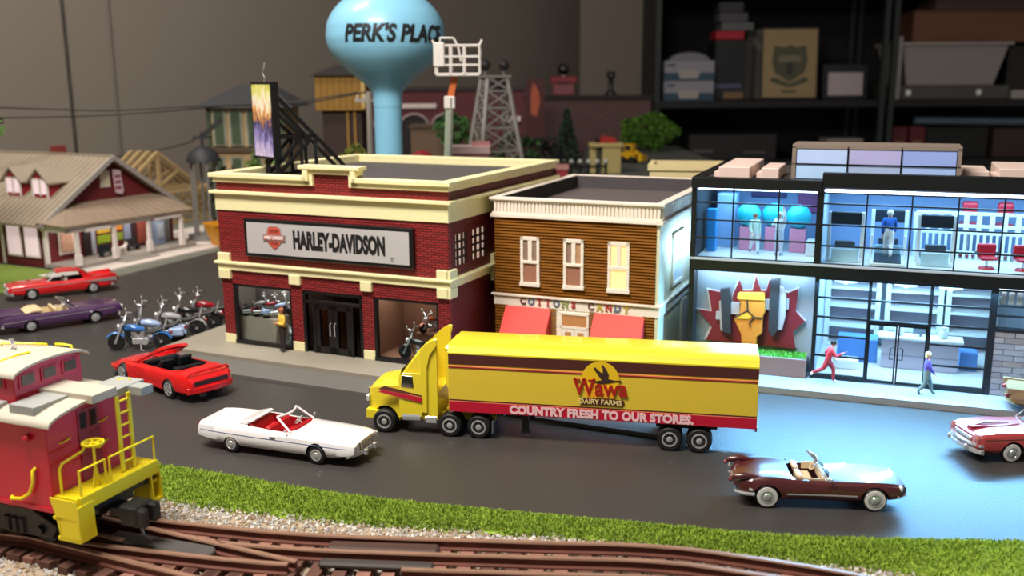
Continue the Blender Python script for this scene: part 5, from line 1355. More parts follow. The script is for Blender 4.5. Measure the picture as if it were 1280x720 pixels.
    G().ball(hc + Vector((.060, 0, -.018)) * h, .010 * h, 6, 5, sq=(1.1, .8, 1.3)).ob('nose', mats[0], R, smooth=60)
    G().ball(hc + Vector((.050, 0, -.042)) * h, .014 * h, 8, 5, sq=(.5, 1, .3)).ob('mouth', mat('mouth_red', '#8a4038', .6), R)
    for s in (-1, 1): G().ball(hc + Vector((0, s * .058, -.006)) * h, .013 * h, 6, 5, sq=(.8, .5, 1.2)).ob('ear', mats[0], R, smooth=60)
    return R
# man in the yellow shirt: arms folded in front, looking towards the street corner
man = human('man in a yellow shirt and dark trousers standing by the showroom door', .40, (*local(HDX, HDY, HDA, [(.70, -.075)])[0], .056), HDA - PI / 2 - .55, '#e2bd4a', '#2a1c1a', '#120f0f', '#a2593f',
    {'ell': (.02, .14, .635), 'wrl': (.105, .045, .66), 'elr': (.02, -.14, .635), 'wrr': (.10, -.03, .635), 'head': (.02, 0, .925), 'crown': (.018, 0, .972)})
def mb(u, v, z): return (*local(MBX, MBY, MBA, [(u, v)])[0], z)
run_pose = {'waist': (.02, 0, .60), 'chest': (.06, 0, .72), 'neck': (.085, 0, .82), 'chin': (.10, 0, .86), 'head': (.105, 0, .91), 'crown': (.105, 0, .96),
    'shl': (.065, .10, .785), 'shr': (.065, -.10, .785), 'ell': (-.06, .14, .66), 'wrl': (.06, .12, .57), 'elr': (.16, -.13, .64), 'wrr': (.27, -.09, .70),
    'hipl': (0, .052, .50), 'knl': (.13, .055, .33), 'anl': (.14, .055, .055), 'toel': (.22, .055, .028), 'hipr': (0, -.052, .50), 'knr': (-.10, -.055, .32), 'anr': (-.30, -.055, .24), 'toer': (-.34, -.055, .17)}
human('running person in a red tracksuit on the pavement before the gym', .36, mb(1.08, -.10, .045), MBA + .05, '#c23038', '#a8323a', '#e0d6d6', '#1c1513', run_pose)
walk_pose = {'knl': (.09, .054, .28), 'anl': (.14, .054, .06), 'toel': (.21, .054, .04), 'knr': (-.03, -.054, .28), 'anr': (-.17, -.054, .09), 'toer': (-.12, -.054, .03), 'ell': (-.04, .13, .63), 'wrl': (.02, .12, .50), 'elr': (.05, -.13, .64), 'wrr': (.12, -.11, .55)}
human('blonde walking person in a violet top and grey trousers outside the gym', .34, mb(1.80, -.16, .045), MBA + .1, '#5d4fa8', '#6d7f78', '#55605c', '#e3d59a', walk_pose, long_hair=True)

# ------------------------------------------------------------------ inside the gym
FZ = .9685
def treadmill(u, v, label, turn=0):
    R = thing('treadmill', label, 'treadmill', mb(u, v, FZ), MBA + turn, 'treadmills in the upper window')
    Wt = mat('treadmill_white', '#dfe3e4', .35); Bk = mat('treadmill_dark', '#232a33', .4)
    G().bx(-.13, .13, -.14, .30, .0, .035).ob('base', Wt, R, bev=.006); G().bx(-.10, .10, -.13, .29, .036, .042).ob('belt', Bk, R)
    for s in (-1, 1): G().bx(s * .125 - .014, s * .125 + .014, -.12, -.09, .03, .40).ob('upright', Wt, R, bev=.004)
    for s in (-1, 1): G().tube([(s * .125, -.10, .20), (s * .125, .06, .21), (s * .125, .10, .03)], .008, 6).ob('handrail', Wt, R)
    G().bx(-.115, .115, -.125, -.095, .30, .40).ob('console', Bk, R, bev=.006)
    G().bx(-.10, .10, -.15, -.13, .0, .11).ob('front_cover', mat('treadmill_pale', '#b7d4dd', .35), R, bev=.006)
    G().bx(-.075, .075, -.135, -.10, .12, .17).ob('motor_hood', mat('hood_grey', '#3a4450', .4), R, bev=.006)
    return R
treadmill(1.14, .32, 'empty treadmill in the upper window, first to the right of the dark post')
treadmill(1.46, .33, 'treadmill with the runner in blue on it, in the upper window', PI)
treadmill(1.80, .34, 'treadmill by the white slatted rack in the upper window')
human('person in a blue and white outfit running on a treadmill in the upper window', .38, mb(1.46, .24, FZ + .044), MBA + PI / 2, '#2f66c0', '#e6e9ee', '#dfe3e8', '#e8e2cf', walk_pose, skin='#e0bfae')
def slatted_rack():
    R = thing('slatted_rack', 'long white slatted rack with square openings in the upper window', 'rack', mb(2.08, .66, FZ), MBA)
    Wt = mat('rack_white', '#e6eaea', .4)
    for z in (.04, .20, .255, .355): G().bx(-.42, .42, -.02, .02, z, z + .022).ob('rail', Wt, R)
    for k in range(19):
        x = -.42 + .84 * k / 18; G().bx(x - .009, x + .009, -.018, .018, .0, .21).ob('slat', Wt, R)
    for k in range(10):
        x = -.42 + .84 * k / 9; G().bx(x - .018, x + .018, -.018, .018, .21, .36).ob('post', Wt, R)
slatted_rack()
RS = mat('seat_red', '#c21f34', .4, coat=.3)
def red_seat(u, v, label, high=True):
    R = thing('padded_seat', label, 'seat', mb(u, v, FZ), MBA + .2, 'red padded seats in the upper window')
    if high:
        G().bx(-.06, .06, -.03, .03, .34, .45).ob('backrest', RS, R, bev=.025, segs=3); G().bx(-.06, .06, -.06, .06, .24, .28).ob('seat', RS, R, bev=.012)
    else:
        G().bx(-.07, .07, .02, .06, .09, .19).ob('backrest', RS, R, bev=.016, segs=2); G().bx(-.065, .065, -.06, .05, .07, .10).ob('seat', RS, R, bev=.012)
        G().tube([(-.075, -.04, .12), (-.075, .03, .12)], .01, 6).tube([(.075, -.04, .12), (.075, .03, .12)], .01, 6).ob('armrests', M_DARK, R)
    G().cyl((0, 0, .015), (0, 0, .30 if high else .08), .012, n=8).ob('column', M_CHROME, R); G().cyl((0, 0, 0), (0, 0, .016), .06, .05, n=14).ob('foot', RS, R)
red_seat(2.06, .80, 'red padded seat behind the white rack, the left of two')
red_seat(2.32, .80, 'red padded seat behind the right end of the white rack')
red_seat(2.17, .25, 'low red swivel chair in front of the white rack', False)
red_seat(2.42, .25, 'low red swivel chair at the very edge of the photo, before the rack', False)
TQ = mat('ball_turquoise', '#27b5c6', .35); PK = mat('plinth_pink', '#e88fa6', .5)
def exercise_ball(u, v, i, lab):
    G_ = G().bx(-.065, .065, -.06, .06, 0, .20).ob('plinth', PK, None, bev=.006); G_.location = mb(u, v, FZ); G_.rotation_euler = (0, 0, MBA)
    tag(G_, ('left', 'middle', 'right')[i] + ' of three pink plinths under the turquoise exercise balls', 'plinth', 'pink plinths in the upper left room')
    b = G().ball((0, 0, 0), .10, 20, 14).ob('exercise_ball', TQ, None, smooth=60); b.location = mb(u, v, FZ + .298)
    tag(b, lab, 'ball', 'exercise balls in the upper left room')
for i, (u, v, lab) in enumerate(((.34, .55, 'turquoise exercise ball on the left pink plinth'), (.545, .60, 'turquoise exercise ball on the middle pink plinth'), (.75, .56, 'turquoise exercise ball on the right pink plinth'))): exercise_ball(u, v, i, lab)
human('person in pale green and white standing before the exercise balls upstairs', .34, mb(.42, .34, FZ), MBA - PI / 2 + .4, '#cfe4d2', '#dfe6ea', '#6a7a84', '#8a5b3a', walk_pose, skin='#e0bfae')
human('person in white reaching up between the exercise balls upstairs', .36, mb(.62, .34, FZ), MBA - PI / 2 - .3, '#e8e8ea', '#c9d3e4', '#8a96a4', '#d8cbb0', {'ell': (.05, .14, .88), 'wrl': (.06, .11, 1.02), 'elr': (.06, -.14, .68), 'wrr': (.16, -.09, .70)}, skin='#e0bfae')
def panel(name, label, cat, u0, u1, v0, v1, z0, z1, m, group=None, bev=.006):
    o = G().bx(u0, u1, v0, v1, z0, z1).ob(name, m, None, bev=bev); o.location = (MBX, MBY, 0); o.rotation_euler = (0, 0, MBA)
    return tag(o, label, cat, group)
LB = mat('locker_blue', '#5d8fd0', .45, var=.06); LV = mat('desk_mauve', '#b9aebb', .45, var=.05)
panel('locker', 'tall pale blue locker at the left end of the upper left room', 'locker', .06, .22, .6, .8, FZ, FZ + .46, mat('locker_pale', '#8fb2dc', .45))
panel('water_cooler', 'small blue water cooler before the pale locker upstairs', 'cooler', .02, .10, .34, .42, FZ, FZ + .36, mat('cooler_blue', '#2f8fd8', .4))
panel('wall_screen', 'long dark violet wall screen high in the upper left room', 'screen', .30, .60, .97, .995, FZ + .40, FZ + .52, mat('screen_violet', '#4a3a6a', .3))
panel('wall_screen', 'red and violet wall panel beside the screen upstairs', 'screen', .70, .88, .97, .995, FZ + .28, FZ + .52, mat('panel_magenta', '#8a4a78', .4))
panel('bench', 'low white bench along the right of the upper left room', 'bench', .83, .92, .36, .56, FZ, FZ + .12, M_WHITE)
def desk():
    R = thing('reception_desk', 'pale mauve reception desk behind the gym entrance doors', 'desk', mb(1.76, .5, .0625), MBA)
    G().bx(-.29, .29, -.06, .06, 0, .25).ob('front_panel', LV, R, bev=.006); G().bx(-.32, .32, -.09, .09, .25, .272).ob('desk_top', M_WHITE, R, bev=.005); G().bx(-.29, .29, -.062, -.058, .11, .12).ob('plinth_line', mat('desk_line', '#9a90a0', .5), R)
    return R
desk()
for i, (u, lab) in enumerate(((1.60, 'white jug standing on the left of the mauve reception desk'), (1.76, 'grey monitor standing on the middle of the mauve reception desk'), (1.93, 'white pot standing on the right of the mauve reception desk'))):
    o = (G().lathe([(.02, 0), (.035, .01), (.035, .05), (.02, .07), (.024, .09)], 14) if i != 1 else G().bx(-.06, .06, -.008, .008, .02, .10).bx(-.01, .01, -.01, .02, 0, .05)).ob(('jug', 'monitor', 'pot')[i], M_WHITE if i != 1 else mat('monitor_grey', '#7d8794', .4), None, smooth=40)
    o.location = mb(u, .5, .335); o.rotation_euler = (0, 0, MBA); tag(o, lab, ('jug', 'monitor', 'pot')[i])
panel('blue_counter', 'low blue counter left of the reception desk', 'counter', 1.12, 1.44, .55, .75, .0625, .26, LB)
panel('blue_counter', 'short blue counter right of the reception desk', 'counter', 2.07, 2.2, .55, .75, .0625, .22, LB)
def shelves(u0, u1, label):
    R = thing('wall_shelves', label, 'shelf', mb((u0 + u1) / 2, 1.08, .0625), MBA, 'shelves behind the reception'); w = (u1 - u0) / 2
    for s in (-1, 1): G().bx(s * w - .02, s * w + .02, -.08, .09, 0, .72).ob('side_panel', M_WHITE, R)
    for z in (.0, .18, .36, .52, .70): G().bx(-w, w, -.08, .09, z, z + .022).ob('shelf_board', M_WHITE, R)
    G().bx(-w, w, .085, .095, 0, .72).ob('back_panel', mat('shelf_back_mauve', '#9a8f9c', .6), R)
shelves(1.50, 1.92, 'white shelf unit with mauve back behind the reception desk, the left of two')
shelves(1.98, 2.34, 'white shelf unit with mauve back in the right rear corner')
shelves(1.0, 1.42, 'white shelf unit with mauve back in the left rear corner')
for i, u in enumerate((1.16, 1.62, 1.95)):
    R = thing('pendant_lamp', 'white dome pendant lamp in the ground floor, ' + ('nearest the emblem wall', 'over the entrance doors', 'nearest the brick pier')[i], 'lamp', mb(u, .42, .8595), MBA, 'pendant lamps on the ground floor')
    G().lathe([(.09, -.09), (.088, -.07), (.06, -.045), (.012, -.035)], 20).ob('shade', M_WHITE, R, smooth=50); G().cyl((0, 0, -.04), (0, 0, 0), .006, n=6).ob('cord', M_DARK, R)
    G().ball((0, 0, -.085), .03, 10, 7).ob('bulb', mat('bulb_lit', '#ffffff', .5, var=0, emit='#eaf4ff', estr=3), R)
panel('stool', 'low white box seat inside the left glass bay', 'seat', 1.08, 1.30, .28, .42, .0625, .14, M_WHITE)
# planter before the emblem
def planter():
    R = thing('planter', 'brown planter box of bright green grass below the fist emblem', 'planter', (MBX, MBY, 0), MBA)
    G().bx(.004, .915, -.06, .13, .0505, .205).ob('box', mat('planter_brown', '#86706a', .6, var=.08), R, bev=.004)
    G().bx(.012, .907, -.05, .128, .2, .208).ob('soil', mat('planter_green', '#3f7a34', .9, var=.3, scale=20), R)
    rng = np.random.default_rng(9); g = G()
    for q in range(2600):
        x, y = rng.uniform(.016, .903), rng.uniform(-.045, .125); a = rng.uniform(0, 6.3); h = rng.uniform(.010, .022)
        g.add([(x - .006 * math.cos(a), y - .006 * math.sin(a), .206), (x + .006 * math.cos(a), y + .006 * math.sin(a), .206), (x + rng.normal(0, .008), min(y + rng.normal(0, .008), .128), .206 + h)], [(0, 1, 2)])
    g.ob('grass', mat('planter_grass', '#58a83c', .9, var=.3, scale=30), R, kind='stuff', fix=False)
planter()

# ------------------------------------------------------------------ plants
def foliage_bush(name, label, cat, loc, rx, ry, rz, z, n, leaf, cols, seed, trunk=None, cone=False, group=None):
    R = thing(name, label, cat, loc, 0, group); rng = np.random.default_rng(seed); g = G()
    for q in range(n):
        u = rng.normal(size=3); u /= np.linalg.norm(u); k = rng.uniform(.62, 1.0) ** .6
        s = (1 + .14 * math.sin(5 * u[0] + seed) * math.cos(4 * u[2]))
        if cone: t = rng.uniform(-1, 1); rr = (1 - t) / 2 * .95 + .05; a = rng.uniform(0, 6.3); p = np.array([rx * rr * math.cos(a) * k, ry * rr * math.sin(a) * k, rz * t])
        else: p = u * k * s * np.array([rx, ry, rz])
        d = rng.normal(size=3); d /= np.linalg.norm(d); e = np.cross(d, rng.normal(size=3)); e /= np.linalg.norm(e); L = leaf * rng.uniform(.6, 1.3)
        c = p + np.array([0, 0, z]); c[2] = max(c[2], .02)
        g.add([c - d * L, c + e * L * .5, c + d * L, c - e * L * .5], [(0, 1, 2, 3)], int(rng.integers(0, len(cols))))
    g.ob('foliage', [mat('leaf_' + c.strip('#'), c, .9, var=.2) for c in cols], R, kind='stuff', fix=False)
    tb = G()
    tb.tube([(0, 0, 0), (.02, 0, max(.1, z * .6)), (0, .02, z)], [trunk or .06, (trunk or .06) * .8, .02], 8)
    for a in range(5): tb.tube([(0, 0, z * .7), (rx * .45 * math.cos(a * 1.26), ry * .45 * math.sin(a * 1.26), z + rz * .25)], [.02, .008], 5)
    tb.ob('trunk', mat('bark', '#4a392a', .9, var=.2), R, smooth=50)
    return R

# ------------------------------------------------------------------ red house with the porch
def red_house():
    R = thing('red_house', 'dark red house with two dormers, a tan metal roof and a white-posted porch', 'house', (HX, HY, 0), HA)
    RW = mat('house_red', '#6b1d22', .65, var=.06); WT = mat('house_white', '#e6dcd6', .5, var=.04); RT = mat('metal_roof', '#9c8e7c', .55, var=.16, scale=4); UND = mat('roof_under', '#4b443e', .8)
    u0, u1, um, ze, zr, v0, v1 = -.057, 2.16, 1.05, .66, 1.345, .472, 3.3
    wins = mat('house_window', '#ecd6dc', .4, var=.06, emit='#f0d0da', estr=.5)
    G().prism([(u0, .0), (u1, .0), (u1, ze - .05), (um, zr), (u0, ze)], v0, v1, 'y').ob('walls', RW, R)
    g = G()
    for k in range(16):
        z = .10 + k * .035
        g.bx(u0 - .008, u0, v0, v1, z, z + .005)
    g.ob('clapboard_lines', mat('house_red_dark', '#531518', .7), R, kind='stuff')
    for s in ((um, zr + .055, -.20, .585), (um, zr + .055, 2.36, .53)):
        a, za, b, zb_ = s
        sl = G().prism([(a, za), (b, zb_), (b, zb_ - .03), (a, za - .04)], v0 - .13, v1 + .1, 'y').ob('roof', RT, R, label='tan sheet metal roof slope')
        if b < a:
            for k in range(30):
                v = v0 - .12 + k * .10
                G().bar((a, v, za + .004), (b, v, zb_ + .004), .022, .014).ob('roof_seam', RT, sl)
        G().bar((a, v0 - .135, za - .02), (b, v0 - .135, zb_ - .015), .02, .06).ob('barge_board', mat('barge_grey', '#a39c97', .6), R)
    G().bar((um, v0 - .13, zr + .06), (um, v1, zr + .06), .05, .02).ob('ridge_cap', RT, R)
    # dormers on the left slope
    for vc in (.86, 1.40):
        w = .16; uf = .25; zb_, zt, za = .87, 1.14, 1.29; ub = .98
        G().prism([(vc - w, zb_), (vc + w, zb_), (vc + w, zt), (vc, za - .02), (vc - w, zt)], uf, ub, 'x').ob('dormer', mat('dormer_red', '#9a2430', .6), R)
        for s in (-1, 1):
            G().loft([[(uf - .05, vc, za), (uf - .05, vc + s * (w + .06), zt - .05), (uf - .05, vc + s * (w + .06), zt - .075), (uf - .05, vc, za - .03)], [(ub, vc, za), (ub, vc + s * (w + .06), zt - .05), (ub, vc + s * (w + .06), zt - .075), (ub, vc, za - .03)]]).ob('dormer_roof', RT, R)
        f = G().bx(uf - .012, uf, vc - w, vc - w + .03, zb_, zt).bx(uf - .012, uf, vc + w - .03, vc + w, zb_, zt).bx(uf - .012, uf, vc - w, vc + w, zt - .02, zt).bx(uf - .012, uf, vc - .015, vc + .015, zb_ + .04, zt)
        f = f.ob('window_frame', WT, R)
        for s in (-1, 1): G().bx(uf - .008, uf - .002, vc + s * .075 - .05, vc + s * .075 + .05, zb_ + .06, zt - .02).ob('pane', wins, f)
    # left side
    for v in (.60, .95, 1.5):
        f = G().bx(u0 - .014, u0, v - .02, v + .27, .12, .60).ob('window_frame', WT, R); G().bx(u0 - .018, u0 - .006, v, v + .25, .145, .58).ob('pane', wins, f)
    for v in (v0 - .01, 1.30): G().bx(u0 - .02, u0 + .035, v - .012, v + .03, 0, .62).ob('corner_board', WT, R)
    # porch
    G().bx(-.10, 2.10, -.04, v0, .012, .058).ob('porch_floor', mat('porch_grey', '#9b948c', .7, var=.08), R); G().bx(.62, 1.22, -.22, -.04, .012, .035).bx(.66, 1.18, -.14, -.04, .035, .05).ob('porch_steps', mat('porch_grey', '#9b948c', .7), R)
    top = [(.30, v0 - .005, .80), (1.85, v0 - .005, .80)]; eav = [(-.20, -.10, .60), (2.02, -.10, .575)]
    pr = G().add([top[0], top[1], eav[1], eav[0], (-.20, v0, .62), (top[0][0], v0, .78)] + [(x, y, z - .025) for x, y, z in (top[0], top[1], eav[1], eav[0])], [(0, 3, 2, 1), (0, 4, 3), (6, 7, 8, 9), (3, 9, 8, 2), (2, 8, 7, 1), (0, 1, 7, 6)])
    pr = pr.ob('porch_roof', mat('porch_metal', '#94806d', .6, var=.2, scale=5), R)
    for k in range(17):
        t = k / 16; G().bar((.30 + 1.55 * t, v0 - .005, .803), (-.20 + 2.22 * t, -.10, .603 - .025 * t), .018, .010).ob('roof_seam', mat('porch_metal', '#94806d', .6), pr)
    G().bx(-.12, 1.96, -.05, .0, .50, .57).ob('porch_beam', WT, R); G().bx(-.12, -.07, -.05, v0, .50, .59).ob('porch_beam', WT, R)
    for u in (.03, .63, 1.23, 1.84):
        G().loft([[(u - a, -.03 - a, z), (u + a, -.03 - a, z), (u + a, -.03 + a, z), (u - a, -.03 + a, z)] for a, z in ((.034, .0585), (.034, .20), (.024, .21), (.020, .52))]).ob('porch_post', WT, R)
    for u0_, u1_ in ((.15, .55), (1.32, 1.80)):
        G().bx(u0_, u1_, -.075, -.052, .485, .535).ob('sign_board', WT, R, label='blank-looking white sign board on the porch beam')
    # wall under the porch
    def item(a, b, z0, z1, c, n, t=.02, **k): return G().bx(a, b, v0 - t, v0, z0, z1).ob(n, mat('porch_' + c.strip('#'), c, .55, var=.12, scale=14), R, **k)
    f = item(.13, .38, .14, .54, '#e6dcd6', 'window_frame'); G().bx(.16, .35, v0 - .03, v0 - .015, .17, .51).ob('poster', mat('poster_mixed', '#d8a890', .6, var=.5, scale=22), f, label='window filled with pink and yellow posters')
    item(.52, .63, .06, .45, '#23171a', 'door'); item(.66, .72, .07, .42, '#aab4c4', 'side_light')
    for z0, z1, c in ((.34, .44, '#d8b23a'), (.20, .31, '#93b02a')):
        item(.76, .98, z0, z1, c, 'poster')
    for z0, z1, c in ((.35, .47, '#d88a22'), (.20, .31, '#93a83a')): item(1.02, 1.2, z0, z1, c, 'poster')
    item(1.22, 1.34, .06, .48, '#8f9cb8', 'pale_door'); item(1.36, 1.44, .06, .46, '#3a1d22', 'dark_door'); item(1.46, 1.62, .10, .46, '#9a4a3c', 'poster')
    item(1.98, 2.08, .06, .48, '#8a8f8c', 'pillar')
    # gable window and hanging banner
    f = G().bx(.90, 1.06, v0 - .016, v0, .97, 1.20).ob('window_frame', WT, R); G().bx(.915, 1.045, v0 - .02, v0 - .01, .985, 1.185).ob('pane', mat('gable_pane', '#d9d0b4', .5, var=.1), f)
    bn = G().prism([(1.085, 1.21), (1.225, 1.185), (1.255, .89), (1.22, .845), (1.115, .88)], v0 - .05, v0 - .04, 'y').ob('banner', mat('banner_pink', '#cbb0b8', .7, var=.08), R, label='pink and maroon pennant hanging from the gable')
    for z in (.95, 1.03, 1.11): G().bx(1.115, 1.215, v0 - .054, v0 - .046, z - .022, z + .018).ob('banner_patch', mat('banner_maroon', '#8f4a5c', .7, var=.3, scale=30), bn)
    G().bx(.75, 1.2, .16, .24, .60, .612).ob('porch_lamp', mat('porch_lamp_lit', '#fff0dc', .5, var=0, emit='#ffe2c0', estr=2.5), R, label='small lit strip lamp under the porch roof')  # glowing strip added to go with the extra porch light
    d = bpy.data.lights.new('porch_light', 'AREA'); d.shape = 'RECTANGLE'; d.size = 1.7; d.size_y = .15; d.energy = 5; d.color = (1, .9, .8)  # added light that brightens the posters and wall under the porch
    o = bpy.data.objects.new('porch_light', d); COL.objects.link(o); o.parent = R; o.location = (.98, .16, .59); o.rotation_euler = (.5, 0, 0)
    return R
red_house()
def hw(u, v, z): return (*local(HX, HY, HA, [(u, v)])[0], z)
def vending():
    R = thing('vending_machine', 'pale blue drinks vending machine at the right end of the porch', 'machine', hw(1.74, .36, .0595), HA)
    G().bx(-.09, .09, -.07, .07, 0, .34).ob('cabinet', mat('vending_blue', '#8fa6c4', .35, var=.1), R, bev=.006); G().bx(-.06, .06, -.076, -.068, .10, .31).ob('front_panel', mat('vending_pale', '#b9c8da', .3, var=.2, scale=25), R)
vending()
def bench(u, v, label, col):
    R = thing('porch_bench', label, 'bench', hw(u, v, .0595), HA, 'benches on the porch'); m = mat('bench_' + col.strip('#'), col, .6)
    G().bx(-.10, .10, -.04, .05, .06, .075).ob('seat', m, R); G().bx(-.10, .10, .04, .055, .075, .16).ob('backrest', m, R)
    for x in (-.09, .09): G().bx(x - .008, x + .008, -.035, .045, 0, .06).ob('leg', m, R)
bench(.68, .20, 'dark teal bench on the porch left of the white dog', '#1d2a33'); bench(1.20, .28, 'dark grey bench on the porch right of the white dog', '#2e3036')
def dog():
    R = thing('dog', 'white dog standing on the porch by the second post', 'dog', hw(.86, .10, .0595), HA + .2); W = mat('dog_white', '#e8dfd8', .8, var=.06)
    V = [(-.085, 0, .095), (-.03, 0, .098), (.03, 0, .10), (.065, 0, .115), (.085, 0, .140), (.118, 0, .132)]; rad = [.026, .027, .031, .022, .022, .011]; E = [(0, 1), (1, 2), (2, 3), (3, 4), (4, 5)]
    for s in (-1, 1):
        a = len(V); V += [(.04, s * .022, .07), (.038, s * .022, .035), (.045, s * .022, .006)]; rad += [.014, .009, .009]; E += [(2, a), (a, a + 1), (a + 1, a + 2)]
        a = len(V); V += [(-.075, s * .022, .072), (-.095, s * .022, .036), (-.085, s * .022, .006)]; rad += [.016, .009, .009]; E += [(0, a), (a, a + 1), (a + 1, a + 2)]
    a = len(V); V += [(-.12, 0, .115), (-.145, 0, .145)]; rad += [.008, .005]; E += [(0, a), (a, a + 1)]
    me = bpy.data.meshes.new('body'); me.from_pydata(V, E, []); o = bpy.data.objects.new('body', me); COL.objects.link(o); o.modifiers.new('s', 'SKIN'); me.skin_vertices[0].data.foreach_set('use_root', [i == 0 for i in range(len(V))])
    for i, q in enumerate(rad): me.skin_vertices[0].data[i].radius = (q, q)
    o.modifiers.new('b', 'SUBSURF').levels = 1
    dg = bpy.context.evaluated_depsgraph_get(); dg.update(); m2 = bpy.data.meshes.new_from_object(o.evaluated_get(dg)); o.modifiers.clear(); o.data = m2; m2.materials.clear(); m2.materials.append(W); m2.shade_smooth(); o.parent = R
    for s in (-1, 1): G().prism([(.068, .150), (.088, .152), (.074, .178)], s * .014 - .004, s * .014 + .004, 'y').ob('ear', W, R)
    G().ball((.128, 0, .134), .006, 6, 5).ob('nose', M_DARK, R)
dog()

def framed_house():
    R = thing('framed_house', 'unfinished bare timber house frame with roof trusses behind the red house', 'house', (-6.56, 16.96, -.012), HA, None, 1.06)
    W = mat('raw_timber', '#b59a6d', .7, var=.12); L = .045
    for k in range(4):
        v = -.19 * k
        for s in (-1, 1): G().bar((0, v, 1.17), (s * .85, v, .58), L, .05).ob('rafter', W, R)
        G().bar((-.85, v, .58), (.85, v, .58), L, .05).ob('tie_beam', W, R); G().bar((0, v, 1.15), (0, v, .6), L, L).ob('king_post', W, R)
        for s in (-1, 1): G().bar((0, v, .62), (s * .42, v, .86), L * .8, L * .8).ob('web', W, R)
    for v in (.1, -.72): G().bar((-.9, v, .53), (1.15, v, .53), .05, .05).ob('top_plate', W, R); G().bar((-.9, v, .03), (1.15, v, .03), .05, .05).ob('bottom_plate', W, R)
    for u in (-.9, 1.15): G().bar((u, .1, .53), (u, -.72, .53), .05, .05).ob('top_plate', W, R); G().bar((u, .1, .03), (u, -.72, .03), .05, .05).ob('bottom_plate', W, R)
    for k in range(11):
        u = -.9 + .205 * k
        for v in (.1, -.72): G().bar((u, v, .05), (u, v, .52), .03, .04).ob('stud', W, R)
    for k in range(5): G().bar((-.9, -.72 + .16 * k, .05), (-.9, -.72 + .16 * k, .52), .03, .04).ob('stud', W, R); G().bar((1.15, -.72 + .16 * k, .05), (1.15, -.72 + .16 * k, .52), .03, .04).ob('stud', W, R)
    for z in (.18, .30, .42): G().bar((-.9, -.745, z), (.9, -.745, z), .02, .06).ob('sheathing_board', mat('old_board', '#8d7648', .75, var=.15), R)
framed_house()
def skip():
    R = thing('skip', 'small orange-yellow open skip beside the left wall of the brick showroom', 'skip', (-4.24, 14.45, .0), HA - .4); Y = mat('skip_yellow', '#d9971e', .5, var=.1)
    o = [(-.20, -.15, 0), (.20, -.15, 0), (.20, .15, 0), (-.20, .15, 0), (-.30, -.2, .34), (.30, -.2, .34), (.30, .2, .34), (-.30, .2, .34)]
    i = [(x * .9, y * .9, z + (.03 if z == 0 else 0)) for x, y, z in o]
    G().add(o + i, [(0, 3, 2, 1), (0, 1, 5, 4), (1, 2, 6, 5), (2, 3, 7, 6), (3, 0, 4, 7), (8, 9, 10, 11), (8, 12, 13, 9), (9, 13, 14, 10), (10, 14, 15, 11), (11, 15, 12, 8), (4, 5, 13, 12), (5, 6, 14, 13), (6, 7, 15, 14), (7, 4, 12, 15)]).ob('body', Y, R)
    G().bx(-.31, .31, -.215, -.19, .32, .35).bx(-.31, .31, .19, .215, .32, .35).ob('rim', Y, R)
    for x in (-.12, .12): G().bx(x - .015, x + .015, -.19, -.15, .05, .3).ob('rib', Y, R)
skip()
foliage_bush('tree', 'leafy tree at the left edge, only one leaf cluster in view', 'tree', (-6.5, 11.45, .008), .55, .45, .45, 1.86, 240, .09, ('#6f8a4a', '#57733a'), 4, .06)

# ------------------------------------------------------------------ water tower
def water_tower():
    cx, cy = -1.49, 12.0
    R = thing('water_tower', 'pale blue bulb-shaped water tower with black painted lettering', 'water tower', (cx, cy, -.012)); B = mat('tower_blue', '#86c4e2', .4, var=.03, coat=.2)
    pr = [(2.10, .172), (2.2, .174), (2.27, .186), (2.33, .225), (2.42, .325), (2.54, .475), (2.69, .62), (2.80, .68), (2.92, .705), (3.04, .695), (3.16, .65), (3.28, .56), (3.38, .44), (3.46, .28), (3.50, .1)]
    T = smooth_table([(z, r) for z, r in pr], 40)
    G().lathe([(r, z) for z, r in T], 48).ob('tank', B, R, smooth=60)
    G().lathe([(.30, 0), (.25, .06), (.19, .3), (.166, .6), (.168, 2.12)], 32).ob('stem', B, R, smooth=60)
    G().cyl((0, 0, 3.49), (0, 0, 3.58), .05, n=12).ob('vent_cap', B, R, smooth=40)
    f = Vector((-cx, -cy, 0)).normalized(); r_ = Vector((-f.y, f.x, 0)); zc = 2.93
    w = .70 * math.radians(120); th0 = math.radians(10.5)
    def fn(p):
        z = zc + p.y - .010 * p.x; rr = np.interp(z, T[:, 0], T[:, 1]) + .004 + p.z
        a = th0 + p.x / .70; q = f * math.cos(a) + r_ * math.sin(a)
        return (q.x * rr, q.y * rr, z)
    text_mesh("PERK'S PLACE", .26, mat('tower_lettering', '#15181c', .5, var=0), 'lettering', R, None, .002, .011, .80, .22, fn=fn, res=4)
water_tower()

